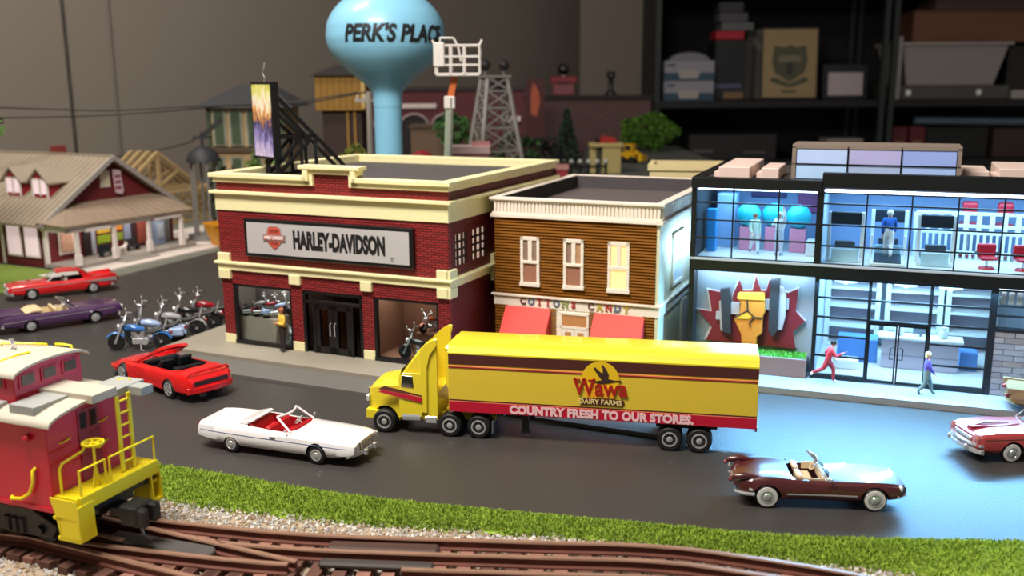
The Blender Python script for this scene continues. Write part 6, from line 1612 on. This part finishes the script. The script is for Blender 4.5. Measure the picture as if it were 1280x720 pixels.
def bucket_lift():
    R = thing('boom_lift', 'boom lift with a white railed cage on an orange arm behind the brick showroom', 'lift', (-.72, 11.05, -.012)); W = mat('cage_white', '#dcd5cf', .45); O = mat('boom_orange', '#c4622a', .45); Gn = mat('boom_green', '#8e9a86', .5, var=.08); Bk = mat('lift_dark', '#24262a', .5)
    x0, x1, y0, y1, z0, z1 = -.10, .38, -.14, .14, 2.455, 2.80
    G().bx(x0, x1, y0, y1, z0, z0 + .035).ob('floor', W, R, bev=.006)
    for z in (z0 + .12, z0 + .21, z0 + .33):
        for y in (y0, y1): G().tube([(x0, y, z), (x1, y, z)], .011, 6).ob('rail', W, R)
        for x in (x0, x1): G().tube([(x, y0, z), (x, y1, z)], .011, 6).ob('rail', W, R)
    for y in (y0, y1):
        for x in (x0, x0 + .16, x0 + .31, x1): G().tube([(x, y, z0 + .02), (x, y, z1 - .01)], .012, 6).ob('post', W, R)
    G().tube([(x0 + .05, y0, z1 - .02), (x0 + .06, y0, z1 + .06), (x0 + .20, y0, z1 + .06), (x0 + .25, y0, z1 - .03), (x0 + .28, y0, z0 + .16)], .014, 6).ob('hoop', W, R, smooth=60)
    G().bx(x0 - .02, x0 + .10, y0 - .03, y0 + .03, z0 + .1, z0 + .36).ob('control_box', W, R, bev=.01)
    for x in (x0, x1): G().tube([(x, y0, z1 - .02), (x + (.03 if x > 0 else -.03), y0, z1 + .04)], .014, 6).ob('corner_horn', W, R)
    G().bar((.10, 0, 2.45), (.035, 0, 2.16), .07, .07).ob('upper_arm', O, R)
    G().bar((.04, 0, 2.2), (-.045, 0, .55), .085, .085).ob('lower_arm', Gn, R)
    for y in (-.055, .055): G().bar((.06, y, 2.22), (-.02, y, .7), .02, .02).ob('hydraulic_ram', mat('ram_grey', '#b5b2ac', .3, .6), R)
    G().bx(-.02, .10, -.06, .06, 2.1, 2.24).ob('knuckle', W, R, bev=.01)
    G().bx(-.25, .25, -.2, .2, .15, .32).ob('chassis', O, R, bev=.02); G().bx(-.14, .12, -.14, .14, .32, .56).ob('turret', Gn, R, bev=.02)
    for x in (-.18, .18):
        for s in (-1, 1): G().lathe([(.05, -.04), (.10, -.03), (.10, .03), (.05, .04)], 16, (x, s * .2, .10), 'y').ob('wheel', Bk, R, smooth=40)
bucket_lift()

def lattice():
    R = thing('lattice_tower', 'grey steel lattice floodlight tower with two dark lamps on top', 'tower', (-.25, 15.2, -.012), .35); S = mat('steel_grey', '#8f8b86', .5, .3, var=.06)
    zt = 2.45; hwf = lambda z: .50 + (.155 - .50) * z / zt
    for sx in (-1, 1):
        for sy in (-1, 1): G().bar((sx * hwf(0), sy * hwf(0), 0), (sx * hwf(zt), sy * hwf(zt), zt), .05).ob('leg', S, R)
    lv = [0, .5, .95, 1.35, 1.7, 2.0, 2.25, zt]
    for a, b in zip(lv, lv[1:]):
        for s in (-1, 1):
            for ax in (0, 1):
                P = lambda t, z: (t * hwf(z), s * hwf(z), z) if ax == 0 else (s * hwf(z), t * hwf(z), z)
                G().bar(P(-1, a), P(1, b), .022).ob('brace', S, R); G().bar(P(1, a), P(-1, b), .022).ob('brace', S, R); G().bar(P(-1, b), P(1, b), .024).ob('strut', S, R)
    G().bx(-.2, .2, -.2, .2, zt, zt + .03).ob('platform', S, R)
    for x in (-.15, .15):
        l = G().lathe([(.03, -.05), (.085, .04), (.085, .06)], 14, (0, 0, 0), 'y').xf(Matrix.Translation((x, -.06, zt + .18))).ob('floodlight', mat('flood_dark', '#1a1a1c', .5), R, smooth=40)
        G().bar((x, 0, zt + .02), (x, 0, zt + .18), .02).ob('bracket', S, l)
lattice()

def pole(label, x, y, h):
    R = thing('utility_pole', label, 'pole', (x, y, -.012)); P = mat('pole_grey', '#9c948c', .7, var=.1)
    G().cyl((0, 0, 0), (0, 0, h), .055, .04, 10).ob('post', P, R, smooth=40); G().bar((-.2, 0, h - .12), (.22, 0, h - .12), .04, .05).ob('crossarm', P, R)
    for q in (-.16, -.06, .07, .18): G().cyl((q, 0, h - .10), (q, 0, h - .04), .014, n=8).ob('insulator', mat('insulator', '#c9c3ba', .3), R)
pole('pale grey utility pole with a crossarm left of the water tower stem', -2.0, 14.0, 2.26)
WM = mat('wire_black', '#1b1816', .6)
def wire(label, pts, r=.011):
    return tag(G().tube(curve(pts, 6), r, 6).ob('overhead_wire', WM, None, smooth=60), label, 'wire', 'overhead wires on the left')
wire('upper of two black wires running to the pale utility pole', [(-8.4, 14, 2.10), (-7.38, 14, 2.066), (-6.43, 14, 2.03), (-5.52, 14, 2.012), (-4.16, 14, 2.078), (-3.2, 14, 2.10), (-2.16, 14, 2.24)])
wire('lower of two black wires running to the pale utility pole', [(-8.4, 14.05, 1.93), (-7.4, 14.05, 1.915), (-6.1, 14.05, 1.93), (-4.96, 14.05, 1.99), (-4.05, 14.05, 2.06), (-3.0, 14.05, 2.09), (-2.06, 14.02, 2.24)])
wire('black wire strung low behind the red house to the dark pavilion', [(-8.70, 17.9, 1.04), (-7.13, 17.85, 1.08), (-5.6, 16.6, 1.35), (-4.71, 15.05, 1.61)])

def pavilion():
    R = thing('pavilion', 'small dark domed pavilion with a crossed finial left of the brick showroom', 'pavilion', (-4.71, 15, -.012)); D = mat('pavilion_dark', '#25262a', .6, var=.1)
    G().lathe([(.26, 1.22), (.25, 1.27), (.20, 1.36), (.10, 1.43), (.03, 1.46)], 16).ob('dome', D, R, smooth=50)
    for k in range(6): G().cyl((.2 * math.cos(k * PI / 3), .2 * math.sin(k * PI / 3), .1), (.2 * math.cos(k * PI / 3), .2 * math.sin(k * PI / 3), 1.23), .02, n=6).ob('post', mat('pavilion_grey', '#7d7a76', .6), R)
    G().cyl((0, 0, 0), (0, 0, .1), .3, n=16).ob('base', mat('pavilion_grey', '#7d7a76', .6), R); G().cyl((0, 0, 1.45), (0, 0, 1.66), .02, n=6).ob('finial', D, R)
    G().bx(-.13, .13, -.03, .03, 1.56, 1.60).bar((.03, 0, 1.62), (.30, 0, 1.84), .06).ob('finial_arm', D, R)
pavilion()

def mansion():
    R = thing('mansion', 'peach and green old mansion with a dark hipped roof behind the showroom', 'house', (-4.60, 17.75, -.012), 0, None, 1.06); Wl = mat('mansion_peach', '#b89a72', .7, var=.06); Tr = mat('mansion_trim', '#8f8f7d', .6); Gn = mat('mansion_green', '#3a4a34', .6, var=.1); Sl = mat('mansion_slate', '#35353a', .7, var=.12)
    G().bx(-.62, .62, -.5, .6, 0, 1.86).ob('walls', Wl, R)
    G().loft([[(-.80, -.68, 1.86), (.80, -.68, 1.86), (.80, .75, 1.86), (-.80, .75, 1.86)], [(-.76, -.64, 1.91), (.76, -.64, 1.91), (.76, .71, 1.91), (-.76, .71, 1.91)], [(-.2, -.1, 2.22), (.3, -.1, 2.22), (.3, .2, 2.22), (-.2, .2, 2.22)]]).ob('roof', Sl, R)
    for x in (-.45, -.18, .10): 
        f = G().bx(x - .11, x + .11, -.54, -.49, 1.24, 1.82).ob('window_frame', Tr, R); G().bx(x - .075, x + .075, -.555, -.53, 1.27, 1.80).ob('pane', Gn, f)
    for x in (-.62, .58): G().bx(x - .03, x + .03, -.56, -.48, 0, 1.86).ob('corner_board', Gn, R)
    G().bx(-.66, .66, -.58, -.48, 1.14, 1.22).ob('belt', mat('mansion_dark', '#4b3d2c', .6), R)
    for x in (-.5, -.2, .12, .42): f = G().bx(x - .1, x + .1, -.53, -.49, .55, 1.06).ob('window_frame', Tr, R); G().bx(x - .07, x + .07, -.545, -.52, .58, 1.03).ob('pane', Gn, f)
    G().bx(.28, .44, -.70, -.62, 1.93, 1.97).ob('roof_light', mat('roof_light_pale', '#cfcac2', .5), R, label='small pale plate on the roof edge')
mansion()
foliage_bush('bush', 'bright green bush before the peach wall of the mansion', 'bush', (-3.9, 15.5, -.012), .32, .25, .4, 1.0, 500, .05, ('#6f8a3a', '#556f2c'), 6)
foliage_bush('bush', 'dark olive shrub at the left foot of the mansion', 'bush', (-4.55, 15.45, -.012), .30, .22, .55, .6, 420, .05, ('#3a4030', '#2c3226'), 8)

def brown_tower():
    R = thing('timber_tower', 'tall timber tower with an ochre upper box and a dark cap beside the water tower', 'tower', (-2.85, 17, -.012)); Oc = mat('ochre_boards', '#8a6420', .7, var=.15); Dk = mat('dark_timber', '#33201a', .75, var=.12)
    G().bx(-.42, .42, -.4, .4, 1.92, 2.50).ob('upper_box', Oc, R)
    for k in range(8): G().bx(-.42 + .105 * k + .004, -.42 + .105 * k + .10, -.42, -.40, 1.93, 2.49).ob('board', Oc, R)
    G().loft([[(-.5, -.48, 2.50), (.5, -.48, 2.50), (.5, .48, 2.50), (-.5, .48, 2.50)], [(-.1, -.1, 2.68), (.1, -.1, 2.68), (.1, .1, 2.68), (-.1, .1, 2.68)]]).ob('roof', mat('cap_dark', '#241f20', .7), R)
    G().bx(-.33, .33, -.32, .32, 0, 1.92).ob('base', Dk, R)
    for x in (.10, .22): G().bx(x - .02, x + .02, -.36, -.32, .3, 2.5).ob('ladder_rail', Oc, R)
    G().bx(.36, .42, -.46, -.42, 1.96, 2.40).ob('corner_strip', mat('pale_strip', '#b59a5a', .6), R)
brown_tower()

def red_hall():
    R = thing('red_hall', 'long dark red hall with two white-hooded arches, far behind the water tower', 'building', (-1.8, 21, -.012)); Rd = mat('hall_red', '#4f1a20', .75, var=.08); Wt = mat('hall_white', '#c9b8b4', .6)
    G().bx(-2.06, 2.08, 0, 1.5, 0, 2.2).ob('walls', Rd, R); G().bx(-2.1, 2.12, -.04, 1.55, 2.2, 2.27).ob('roof', mat('hall_roof', '#2a2224', .8), R)
    for x in (-.25, .42, -1.4):
        pts = [(x + .30 * math.cos(t), 1.45 + .26 * math.sin(t)) for t in [PI * k / 12 for k in range(13)]]
        G().prism([(x - .30, 0), (x + .30, 0)] + pts, -.02, .01, 'y').ob('arch_opening', mat('hall_dark', '#1a1214', .8), R)
        G().tube([(a * 1.0, -.03, b) for a, b in pts], .035, 6).ob('arch_hood', mat('hall_hood', '#8f7f80', .6), R, smooth=60)
    G().bx(-.62, .02 + .2, -.06, -.01, 1.84, 1.93).ob('white_board', Wt, R); G().bx(1.6, 2.0, -.06, -.01, 1.55, 1.66).ob('white_board', Wt, R)
red_hall()
def simple(name, label, cat, parts, loc, rz=0, group=None):
    R = thing(name, label, cat, loc, rz, group)
    for nm, b, m in parts: G().bx(*b).ob(nm, m, R)
    return R
BB = mat('kraft_brown', '#5f4a38', .8, var=.08)
R = simple('brown_warehouse', 'plain brown flat-fronted warehouse behind the boom lift', 'building', [('walls', (-.6, .6, -.3, .3, 0, 1.62), BB), ('roof', (-.63, .63, -.33, .33, 1.62, 1.67), mat('kraft_dark', '#4a3829', .8)), ('door', (-.15, .15, -.315, -.3, 0, .7), mat('kraft_dark', '#4a3829', .8))], (-1.1, 17, -.012))
R = simple('pink_kiosk', 'small pink and white kiosk just behind the brick showroom roof', 'kiosk', [('walls', (-.25, .25, -.16, .16, 0, 1.40), mat('kiosk_pink', '#c98a8a', .6, var=.15, scale=9)), ('fascia', (-.28, .28, -.20, .18, 1.40, 1.50), mat('kiosk_white', '#d6b8b4', .6, var=.1)), ('roof_sign', (.02, .28, -.05, .0, 1.50, 1.56), mat('kiosk_pink', '#c98a8a', .6)), ('hatch', (-.18, .02, -.17, -.15, 1.05, 1.33), mat('kiosk_red', '#a83c44', .5))], (-.58, 14, -.012))
o = G().lathe([(.17, 1.36), (.14, 1.42), (.08, 1.46), (.01, 1.48)], 14).cyl((0, 0, 0), (0, 0, 1.4), .018, n=6).ob('parasol', mat('parasol_red', '#b52028', .6), None, smooth=50); o.location = (-1.22, 13.4, -.012); tag(o, 'red parasol just showing above the showroom roof by the blue stem', 'parasol')
foliage_bush('bush', 'yellow-green bush left of the water tower stem', 'bush', (-2.12, 13.3, -.012), .30, .25, .30, 1.25, 420, .05, ('#7a7a2e', '#5f6a26'), 11)
foliage_bush('bush', 'green bush behind the boom lift arm', 'bush', (-.95, 16.2, -.012), .30, .25, .28, 1.62, 420, .05, ('#3f6a2e', '#2e5526'), 12)
foliage_bush('bush', 'dark green bush behind the right leg of the lattice tower', 'bush', (.12, 17.2, -.012), .45, .3, .45, 1.05, 480, .06, ('#34582a', '#244522'), 13)
foliage_bush('bush', 'nearly black shrub between the lattice tower and the tall dark conifer', 'bush', (.56, 19.6, -.012), .55, .33, .55, .80, 520, .08, ('#1f2420', '#181b1a'), 14)
foliage_bush('conifer', 'tall dark green conifer before the pinkish back wall', 'tree', (1.36, 24, -.012), .42, .42, .72, .98, 900, .07, ('#27422a', '#1f3624'), 15, .05, cone=True)
structure(G().prism([(2.35, 20), (5.25, 20), (5.25, 31.2), (2.35, 31.2), (1.7, 22.5)], -.012, .31).ob('trim_3', mat('raised_road', '#565a55', .8, var=.1, scale=3)))
foliage_bush('hedge', 'wide rounded bright green bush on the raised grey ground', 'bush', (4.02, 29, .31), .88, .5, .52, .58, 2200, .07, ('#4f7a22', '#3d661c', '#5f8a2a'), 16)

def back_wall_model():
    m = brickmat('pink_brick', '#6e5450', '#64494a', '#584240', .30, .11, 'xz', .85, .3)
    R = thing('brick_embankment', 'low dull pink brick embankment with a dark ledge along the back', 'wall', (0, 31.2, -.012))
    G().bx(.25, 4.4, 0, .5, 0, 1.80).ob('brick_face', m, R); G().bx(.2, 4.45, -.08, .55, 1.80, 1.92).ob('ledge', mat('ledge_dark', '#1f1b1b', .7), R)
back_wall_model()
def ornament():
    R = thing('ornament', 'pink and red ornament with a black ball on top, on the dark ledge', 'ornament', (1.66, 31.4, 1.911)); P = mat('ornament_pink', '#8a4a50', .6, var=.1); Rd = mat('ornament_red', '#8f2430', .5)
    G().bx(-.34, .34, -.14, .14, 0, .36).ob('base', P, R, bev=.03); G().bx(-.42, .42, -.1, .1, .38, .58).ob('arms', Rd, R, bev=.03); G().bx(-.2, .2, -.12, .12, .34, .42).ob('belt', M_DARK, R)
    G().cyl((0, 0, .5), (0, 0, .68), .06, n=10).ob('neck', mat('ornament_pale', '#b8aaa2', .5), R); G().ball((0, 0, .80), .19, 16, 10).ob('ball', mat('ornament_black', '#16181a', .25, coat=.5), R, smooth=60)
ornament()
o = G().lathe([(.18, 0), (.18, .06), (.09, .14), (.08, .50), (.15, .58), (.13, .66), (.15, .72), (.02, .74)], 16).ob('finial', mat('finial_dark', '#1d1f1d', .4), None, smooth=50); o.location = (3.16, 31.4, 1.911); tag(o, 'dark chess-pawn-shaped finial on the ledge at the right', 'ornament')
def banner():
    R = thing('tall_banner', 'tall dark red board with an orange streak, standing before the embankment', 'sign', (.68, 28, -.012)); 
    G().bx(-.27, .27, -.05, .05, .4, 2.44).ob('board', mat('banner_dark', '#4a1a18', .6, var=.1), R); G().prism([(-.12, 1.45), (.06, 1.40), (.14, 1.8), (.10, 2.1), (-.05, 2.36), (-.12, 2.0)], -.06, -.05, 'y').ob('streak', mat('banner_orange', '#b5553a', .6, var=.2, scale=5), R)
    for x in (-.2, .2): G().bx(x - .03, x + .03, -.03, .03, 0, .4).ob('leg', M_DARK, R)
banner()
def signal_hut():
    R = thing('signal_hut', 'small cream hut with a red-topped roof on the raised grey ground', 'hut', (2.15, 22.4, .31 - .0)); Cm = mat('hut_cream', '#b8a56a', .6, var=.06)
    G().bx(-.08, .33, -.2, .2, 0, .66).ob('walls', Cm, R); G().bx(-.36, -.22, -.12, .12, 0, .60).ob('pier', Cm, R); G().bx(-.22, -.08, -.02, .12, 0, .55).ob('opening', mat('hut_dark', '#4a4a40', .7), R)
    G().bx(-.38, .38, -.24, .24, .60, .68).ob('roof', Cm, R); G().prism([(-.15, .68), (.25, .68), (.20, .80), (-.08, .84)], -.15, .15, 'y').ob('roof_top', mat('hut_red', '#a02018', .5), R); G().ball((-.2, -.1, .74), .06, 8, 6).ob('lamp', M_DARK, R)
signal_hut()
def digger():
    R = thing('digger', 'small yellow toy digger beside the cream hut', 'vehicle', (3.02, 25, .311), -.6); Y = mat('digger_yellow', '#d9a916', .45, var=.05)
    G().bx(-.2, .2, -.13, .13, .10, .26).ob('chassis', Y, R, bev=.02); G().bx(-.12, .12, -.11, .11, .26, .48).ob('cab', Y, R, bev=.02); G().bx(-.08, .08, -.118, -.105, .32, .44).ob('cab_window', M_DARK, R)
    for x in (-.13, .13):
        for s in (-1, 1): G().lathe([(.04, -.03), (.09, -.025), (.09, .025), (.04, .03)], 14, (x, s * .14, .09), 'y').ob('wheel', M_RUB, R, smooth=40)
    G().bar((.15, 0, .3), (.34, 0, .20), .06).bx(.30, .42, -.14, .14, .06, .20).ob('bucket_arm', Y, R)
digger()
def barrier():
    R = thing('barrier', 'black post barrier with white knobs behind the candy shop roof', 'fence', (1.44, 20.5, -.012)); Wt = mat('knob_white', '#b8b8b6', .5)
    for k in range(7):
        x = -.54 + .18 * k; G().bx(x - .03, x + .03, -.03, .03, 0, .70).ob('post', M_BLACK, R); G().ball((x, 0, .73), .05, 10, 6).ob('knob', Wt, R, smooth=60)
    for z in (.3, .6): G().bx(-.56, .56, -.015, .015, z, z + .05).ob('rail', M_BLACK, R)
barrier()
R = simple('red_booth', 'small red booth at the right rear corner of the brick showroom', 'booth', [('walls', (-.10, .10, -.1, .1, 0, .80), mat('booth_red', '#a83438', .6, var=.1)), ('roof', (-.12, .12, -.12, .12, .80, .88), mat('booth_pale', '#c48a84', .6)), ('door', (-.05, .05, -.11, -.09, 0, .6), M_DARK)], (.93, 18, -.012))
R = simple('cream_annex', 'cream flat-roofed building behind the candy shop, next to the gym', 'building', [('walls', (-.40, .40, -.3, .3, 0, 1.40), mat('annex_cream', '#e2cf9a', .55, var=.04)), ('parapet', (-.42, .42, -.32, -.26, 1.40, 1.465), mat('annex_cream', '#e2cf9a', .55)), ('parapet', (-.42, -.36, -.26, .32, 1.40, 1.465), mat('annex_cream', '#e2cf9a', .55)), ('parapet', (.36, .42, -.26, .32, 1.40, 1.465), mat('annex_cream', '#e2cf9a', .55)), ('parapet', (-.36, .36, .26, .32, 1.40, 1.465), mat('annex_cream', '#e2cf9a', .55)), ('roof', (-.36, .36, -.26, .26, 1.38, 1.41), M_ROOF)], (2.02, 11.3, -.012), -.2)
o = G().bx(-.3, .3, -.03, 0, -.15, .15).ob('wall_plaque', mat('plaque_red', '#8a3a34', .6, var=.2), None, bev=.03); o.location = (-8.46, 18.34, 1.17); o.scale = (.55,) * 3; o.rotation_euler = (0, 0, 1.014); tag(o, 'small red plaque on the grey wall above the red house roof', 'plaque')

# ------------------------------------------------------------------ black shelving with its boxes
SHB = mat('shelf_black', '#0d0e10', .5, var=.1); SHG = mat('shelf_edge', '#232b2a', .45)
def shelving():
    R = thing('shelving_unit', 'tall black metal shelving unit against the wall at the right', 'shelf', (0, 0, 0))
    G().bx(4.75, 21.0, 35.7, 35.85, -9, 10).ob('back_panel', mat('shelf_back', '#0a0a0c', .8), R)
    for z in (-4.2, -.25, 1.69, 5.3): G().bx(4.75, 12.15, 32.3, 35.7, z - .22, z).ob('shelf_board', SHB, R); G().bx(12.45, 21, 32.3, 35.7, z - .22, z).ob('shelf_board', SHB, R)
    for x in (4.75, 12.06, 12.36, 20.9): G().bx(x - .08, x + .08, 32.2, 32.4, -9, 10).ob('upright', SHG, R); G().bx(x - .08, x + .08, 35.5, 35.69, -9, 10).ob('upright', SHG, R)
    G().bx(4.7, 4.8, 32.4, 35.6, -9, 10).ob('side_panel', SHB, R)
shelving()
SZ = 1.692
def sbox(name, label, cat, x0, x1, y0, y1, z0, z1, m, group=None, extra=()):
    R = thing(name, label, cat, ((x0 + x1) / 2, (y0 + y1) / 2, z0), 0, group); w, d, h = (x1 - x0) / 2, (y1 - y0) / 2, z1 - z0
    G().bx(-w, w, -d, d, 0, h).ob('box', m, R, bev=.02)
    for nm, (a, b, c, e), mm in extra: G().bx(-w + 2 * w * a, -w + 2 * w * b, -d - .012, -d + .01, h * c, h * e).ob(nm, mm, R)
    return R
bw_, teal = mat('carton_white', '#8f8d96', .6, var=.06), mat('carton_teal', '#2c4a5c', .6, var=.08)
lab_ = mat('carton_label', '#3b4a5e', .6)
for i, z in enumerate((SZ, SZ + .645)):
    R = sbox('carton', ('lower', 'upper')[i] + ' of two white and teal cartons stacked at the left end of the shelf', 'box', 5.0, 6.64, 32.5, 33.6, z, z + .64, bw_, 'cartons on the black shelf', [('side_print', (.0, .32, .02, .40), teal), ('side_print', (.66, 1, .02, .40), teal), ('side_print', (.32, .66, .02, .12), teal), ('maker_mark', (.06, .22, .72, .84), lab_)])
    G().prism([(-.30, .07), (.28, .07), (.36, .30), (.1, .36), (-.12, .36), (-.38, .30)], -.565, -.55, 'y').ob('round_label', mat('carton_pale', '#a39a98', .6), R)
tag(G().prism([(5.2 + .65 * (1 - math.cos(t)), SZ + 1.292 + .26 * math.sin(t)) for t in [PI * k / 10 for k in range(11)]], 32.7, 33.4, 'y').ob('paper_roll', mat('paper_grey', '#77757a', .7, var=.1), None, smooth=40), 'rounded pale grey bundle lying on the stacked cartons', 'bundle')
sbox('black_box', 'large black box with a violet stripe beside the cartons', 'box', 6.72, 7.95, 32.9, 34.2, SZ, SZ + 1.95, mat('box_black', '#15161a', .5), None, [('stripe', (0, .72, .21, .27), mat('stripe_violet', '#5a5878', .6)), ('print', (.25, .78, .03, .14), mat('print_tan', '#7d5f40', .6)), ('side_print', (.80, 1, .02, .98), mat('print_dark', '#2a2a24', .6, var=.3, scale=3))])
sbox('red_box', 'flat red box lying on the large black box', 'box', 6.72, 7.66, 32.9, 33.8, SZ + 1.955, SZ + 2.23, mat('box_red', '#a81a2a', .5))
sbox('grey_box', 'lower flat grey box in the stack on the red box', 'box', 6.9, 7.95, 32.9, 33.8, SZ + 2.235, SZ + 2.50, mat('box_grey', '#5d5c60', .6, var=.1))
sbox('grey_box', 'middle flat grey box in the stack on the red box', 'box', 6.82, 7.75, 32.9, 33.8, SZ + 2.505, SZ + 2.80, mat('box_grey2', '#4b4a4e', .6, var=.1))
sbox('grey_box', 'topmost darker grey box in the stack on the red box', 'box', 6.8, 7.6, 32.9, 33.8, SZ + 2.805, SZ + 3.15, mat('box_grey3', '#333236', .6, var=.1))
def picture(name, label, cx, w, h, y, tilt, rz, fm, face, z=SZ, deco=None):
    R = thing(name, label, 'picture', (cx, y, z), rz); g = G().bx(-w / 2, w / 2, -.04, .04, 0, h)
    R.rotation_euler = (-tilt, 0, rz); g.ob('frame', fm, R); G().bx(-w / 2 + .05, w / 2 - .05, -.05, -.03, .05, h - .05).ob('print', face, R)
    if deco: deco(R)
    return R
def shield(R):
    D = mat('shield_olive', '#4f4f3a', .7, var=.35, scale=6); L_ = mat('shield_pale', '#7a7058', .7, var=.3, scale=6)
    o = [(-.52, 1.75), (-.2, 1.68), (0, 1.76), (.2, 1.68), (.52, 1.75), (.58, 1.2), (.48, .85), (0, .55), (-.48, .85), (-.58, 1.2)]
    s = G().prism(o, -.058, -.049, 'y').ob('shield', D, R, label='plain dark shield motif on tan paper')
    G().bx(-.36, .36, -.063, -.057, 1.2, 1.42).ob('band', L_, s); G().bx(-.1, .1, -.063, -.057, .8, 1.2).ob('band', mat('shield_dark', '#33342e', .7), s)
    G().prism([(-.66, .62), (-.5, .72), (0, .50), (.5, .72), (.66, .62), (.5, .52), (0, .36), (-.5, .52)], -.058, -.049, 'y').ob('ribbon', D, R); G().bx(-.25, .25, -.055, -.049, .2, .28).ob('base_line', D, R)
picture('art_print', 'tan print of a dark shield in a thin frame, leaning on the shelf', 9.28, 1.85, 2.32, 33.2, .10, -.08, mat('print_frame', '#2a231c', .5), mat('print_paper', '#9c8560', .7, var=.05), SZ + .03, shield)
picture('art_print', 'pale edge of another print just behind the tan shield print', 8.22, .5, 2.28, 33.7, .10, -.1, mat('print_edge', '#77736c', .6), mat('print_edge2', '#6b675f', .6, var=.15), SZ + .03)
def blackframe(R): G().bx(-.58, .58, -.058, -.045, .12, .86).ob('paper', mat('paper_pink', '#b8a8a8', .7, var=.08), R)
picture('framed_paper', 'white paper in a thick black frame at the right of the shelf', 11.05, 1.5, 1.12, 32.9, .06, .05, mat('frame_black', '#191a22', .5), mat('frame_mat', '#1d1e28', .6), SZ + .02, blackframe)
def tote():
    R = thing('storage_tub', 'grey-white tapered plastic storage tub on the shelf', 'tub', (14.42, 33.6, SZ + .46)); m = mat('tub_white', '#948c88', .5, var=.04)
    def ring(a, b, z): return [(-a, -b, z), (a, -b, z), (a, b, z), (-a, b, z)]
    G().loft([ring(1.42, .9, 0), ring(1.72, 1.1, 1.26), ring(1.80, 1.16, 1.27), ring(1.80, 1.16, 1.36), ring(1.68, 1.06, 1.36), ring(1.38, .86, .04)]).ob('tub', m, R)
    G().bx(-1.85, 1.85, -1.2, -1.14, 1.27, 1.36).ob('rim', m, R)
tote()
R = sbox('flat_tray', 'flat dull grey tray lying under the white storage tub', 'tray', 12.5, 16.35, 32.6, 34.6, SZ, SZ + .44, mat('tray_grey', '#4d4b48', .6, var=.15), None, [('clip', (.12, .16, .3, .7), M_WHITE), ('clip', (.72, .76, .3, .7), M_WHITE)])
sbox('white_folder', 'thin white upright folder leaning by the shelf upright', 'folder', 12.50, 12.66, 32.33, 32.385, SZ, SZ + 2.0, mat('folder_white', '#8b868a', .6))
sbox('cardboard_box', 'wide brown cardboard box resting on the white storage tub', 'box', 13.2, 17.2, 33.0, 34.6, SZ + 1.83, SZ + 2.85, mat('cardboard', '#6e4734', .75, var=.06), None, [('tape', (.0, 1, .93, .97), mat('cardboard_dark', '#55382a', .75))])
sbox('cardboard_box', 'second cardboard box on top of the wide brown one, at the upper edge', 'box', 13.9, 17.6, 33.0, 34.6, SZ + 2.86, SZ + 3.33, mat('cardboard2', '#4f3830', .75))
sbox('black_case', 'black case to the right of the white storage tub', 'case', 16.5, 18.5, 33.2, 34.6, SZ, SZ + 1.7, mat('case_black', '#1a191a', .5))
sbox('white_pot', 'small pale box at the right edge of the shelf, before the black case', 'box', 16.45, 16.9, 32.6, 32.9, SZ, SZ + .28, mat('pot_pale', '#a39c96', .5))
for i, x in enumerate((12.68, 13.28)):
    sbox('red_box', ('left', 'right')[i] + ' of two small dark red boxes on the lower shelf', 'box', x, x + .52, 32.8, 33.5, -.248, .80, mat('box_maroon', '#5a1420', .5), 'small red boxes on the lower shelf', [('gold_print', (.2, .8, .25, .55), mat('print_gold', '#8a6a45', .6))])
o = G().cyl((13.6, 33.3, .98), (17.4, 33.3, .92), .13, n=12).ob('poster_roll', mat('roll_blue', '#5f7080', .6, var=.25, scale=2), None, smooth=40); tag(o, 'pale blue rolled poster lying on dark boxes on the lower shelf', 'roll')
sbox('dark_crate', 'dark crate under the rolled poster on the lower shelf', 'crate', 13.9, 16.0, 33.0, 34.5, -.248, .76, mat('crate_black', '#131415', .6))
sbox('brown_box', 'brown box under the right end of the rolled poster', 'box', 16.2, 17.6, 33.0, 34.2, -.248, .72, mat('box_brown', '#3a2a24', .6, var=.1))
R = sbox('printer', 'dark machine with a small grey plate on the lower shelf at the left', 'machine', 5.9, 8.8, 32.6, 34.4, -.248, .60, mat('printer_dark', '#1c1b1d', .5), None, [('plate', (.05, .28, .30, .40), mat('plate_dim', '#55534f', .5)), ('plate', (.62, .88, .25, .33), mat('plate_dim', '#55534f', .5))])
o = sbox('white_case', 'rounded pale case on the lower shelf behind the roof lantern', 'case', 10.55, 11.75, 32.8, 33.7, -.248, .42, mat('case_pale', '#8d837c', .5, var=.05))
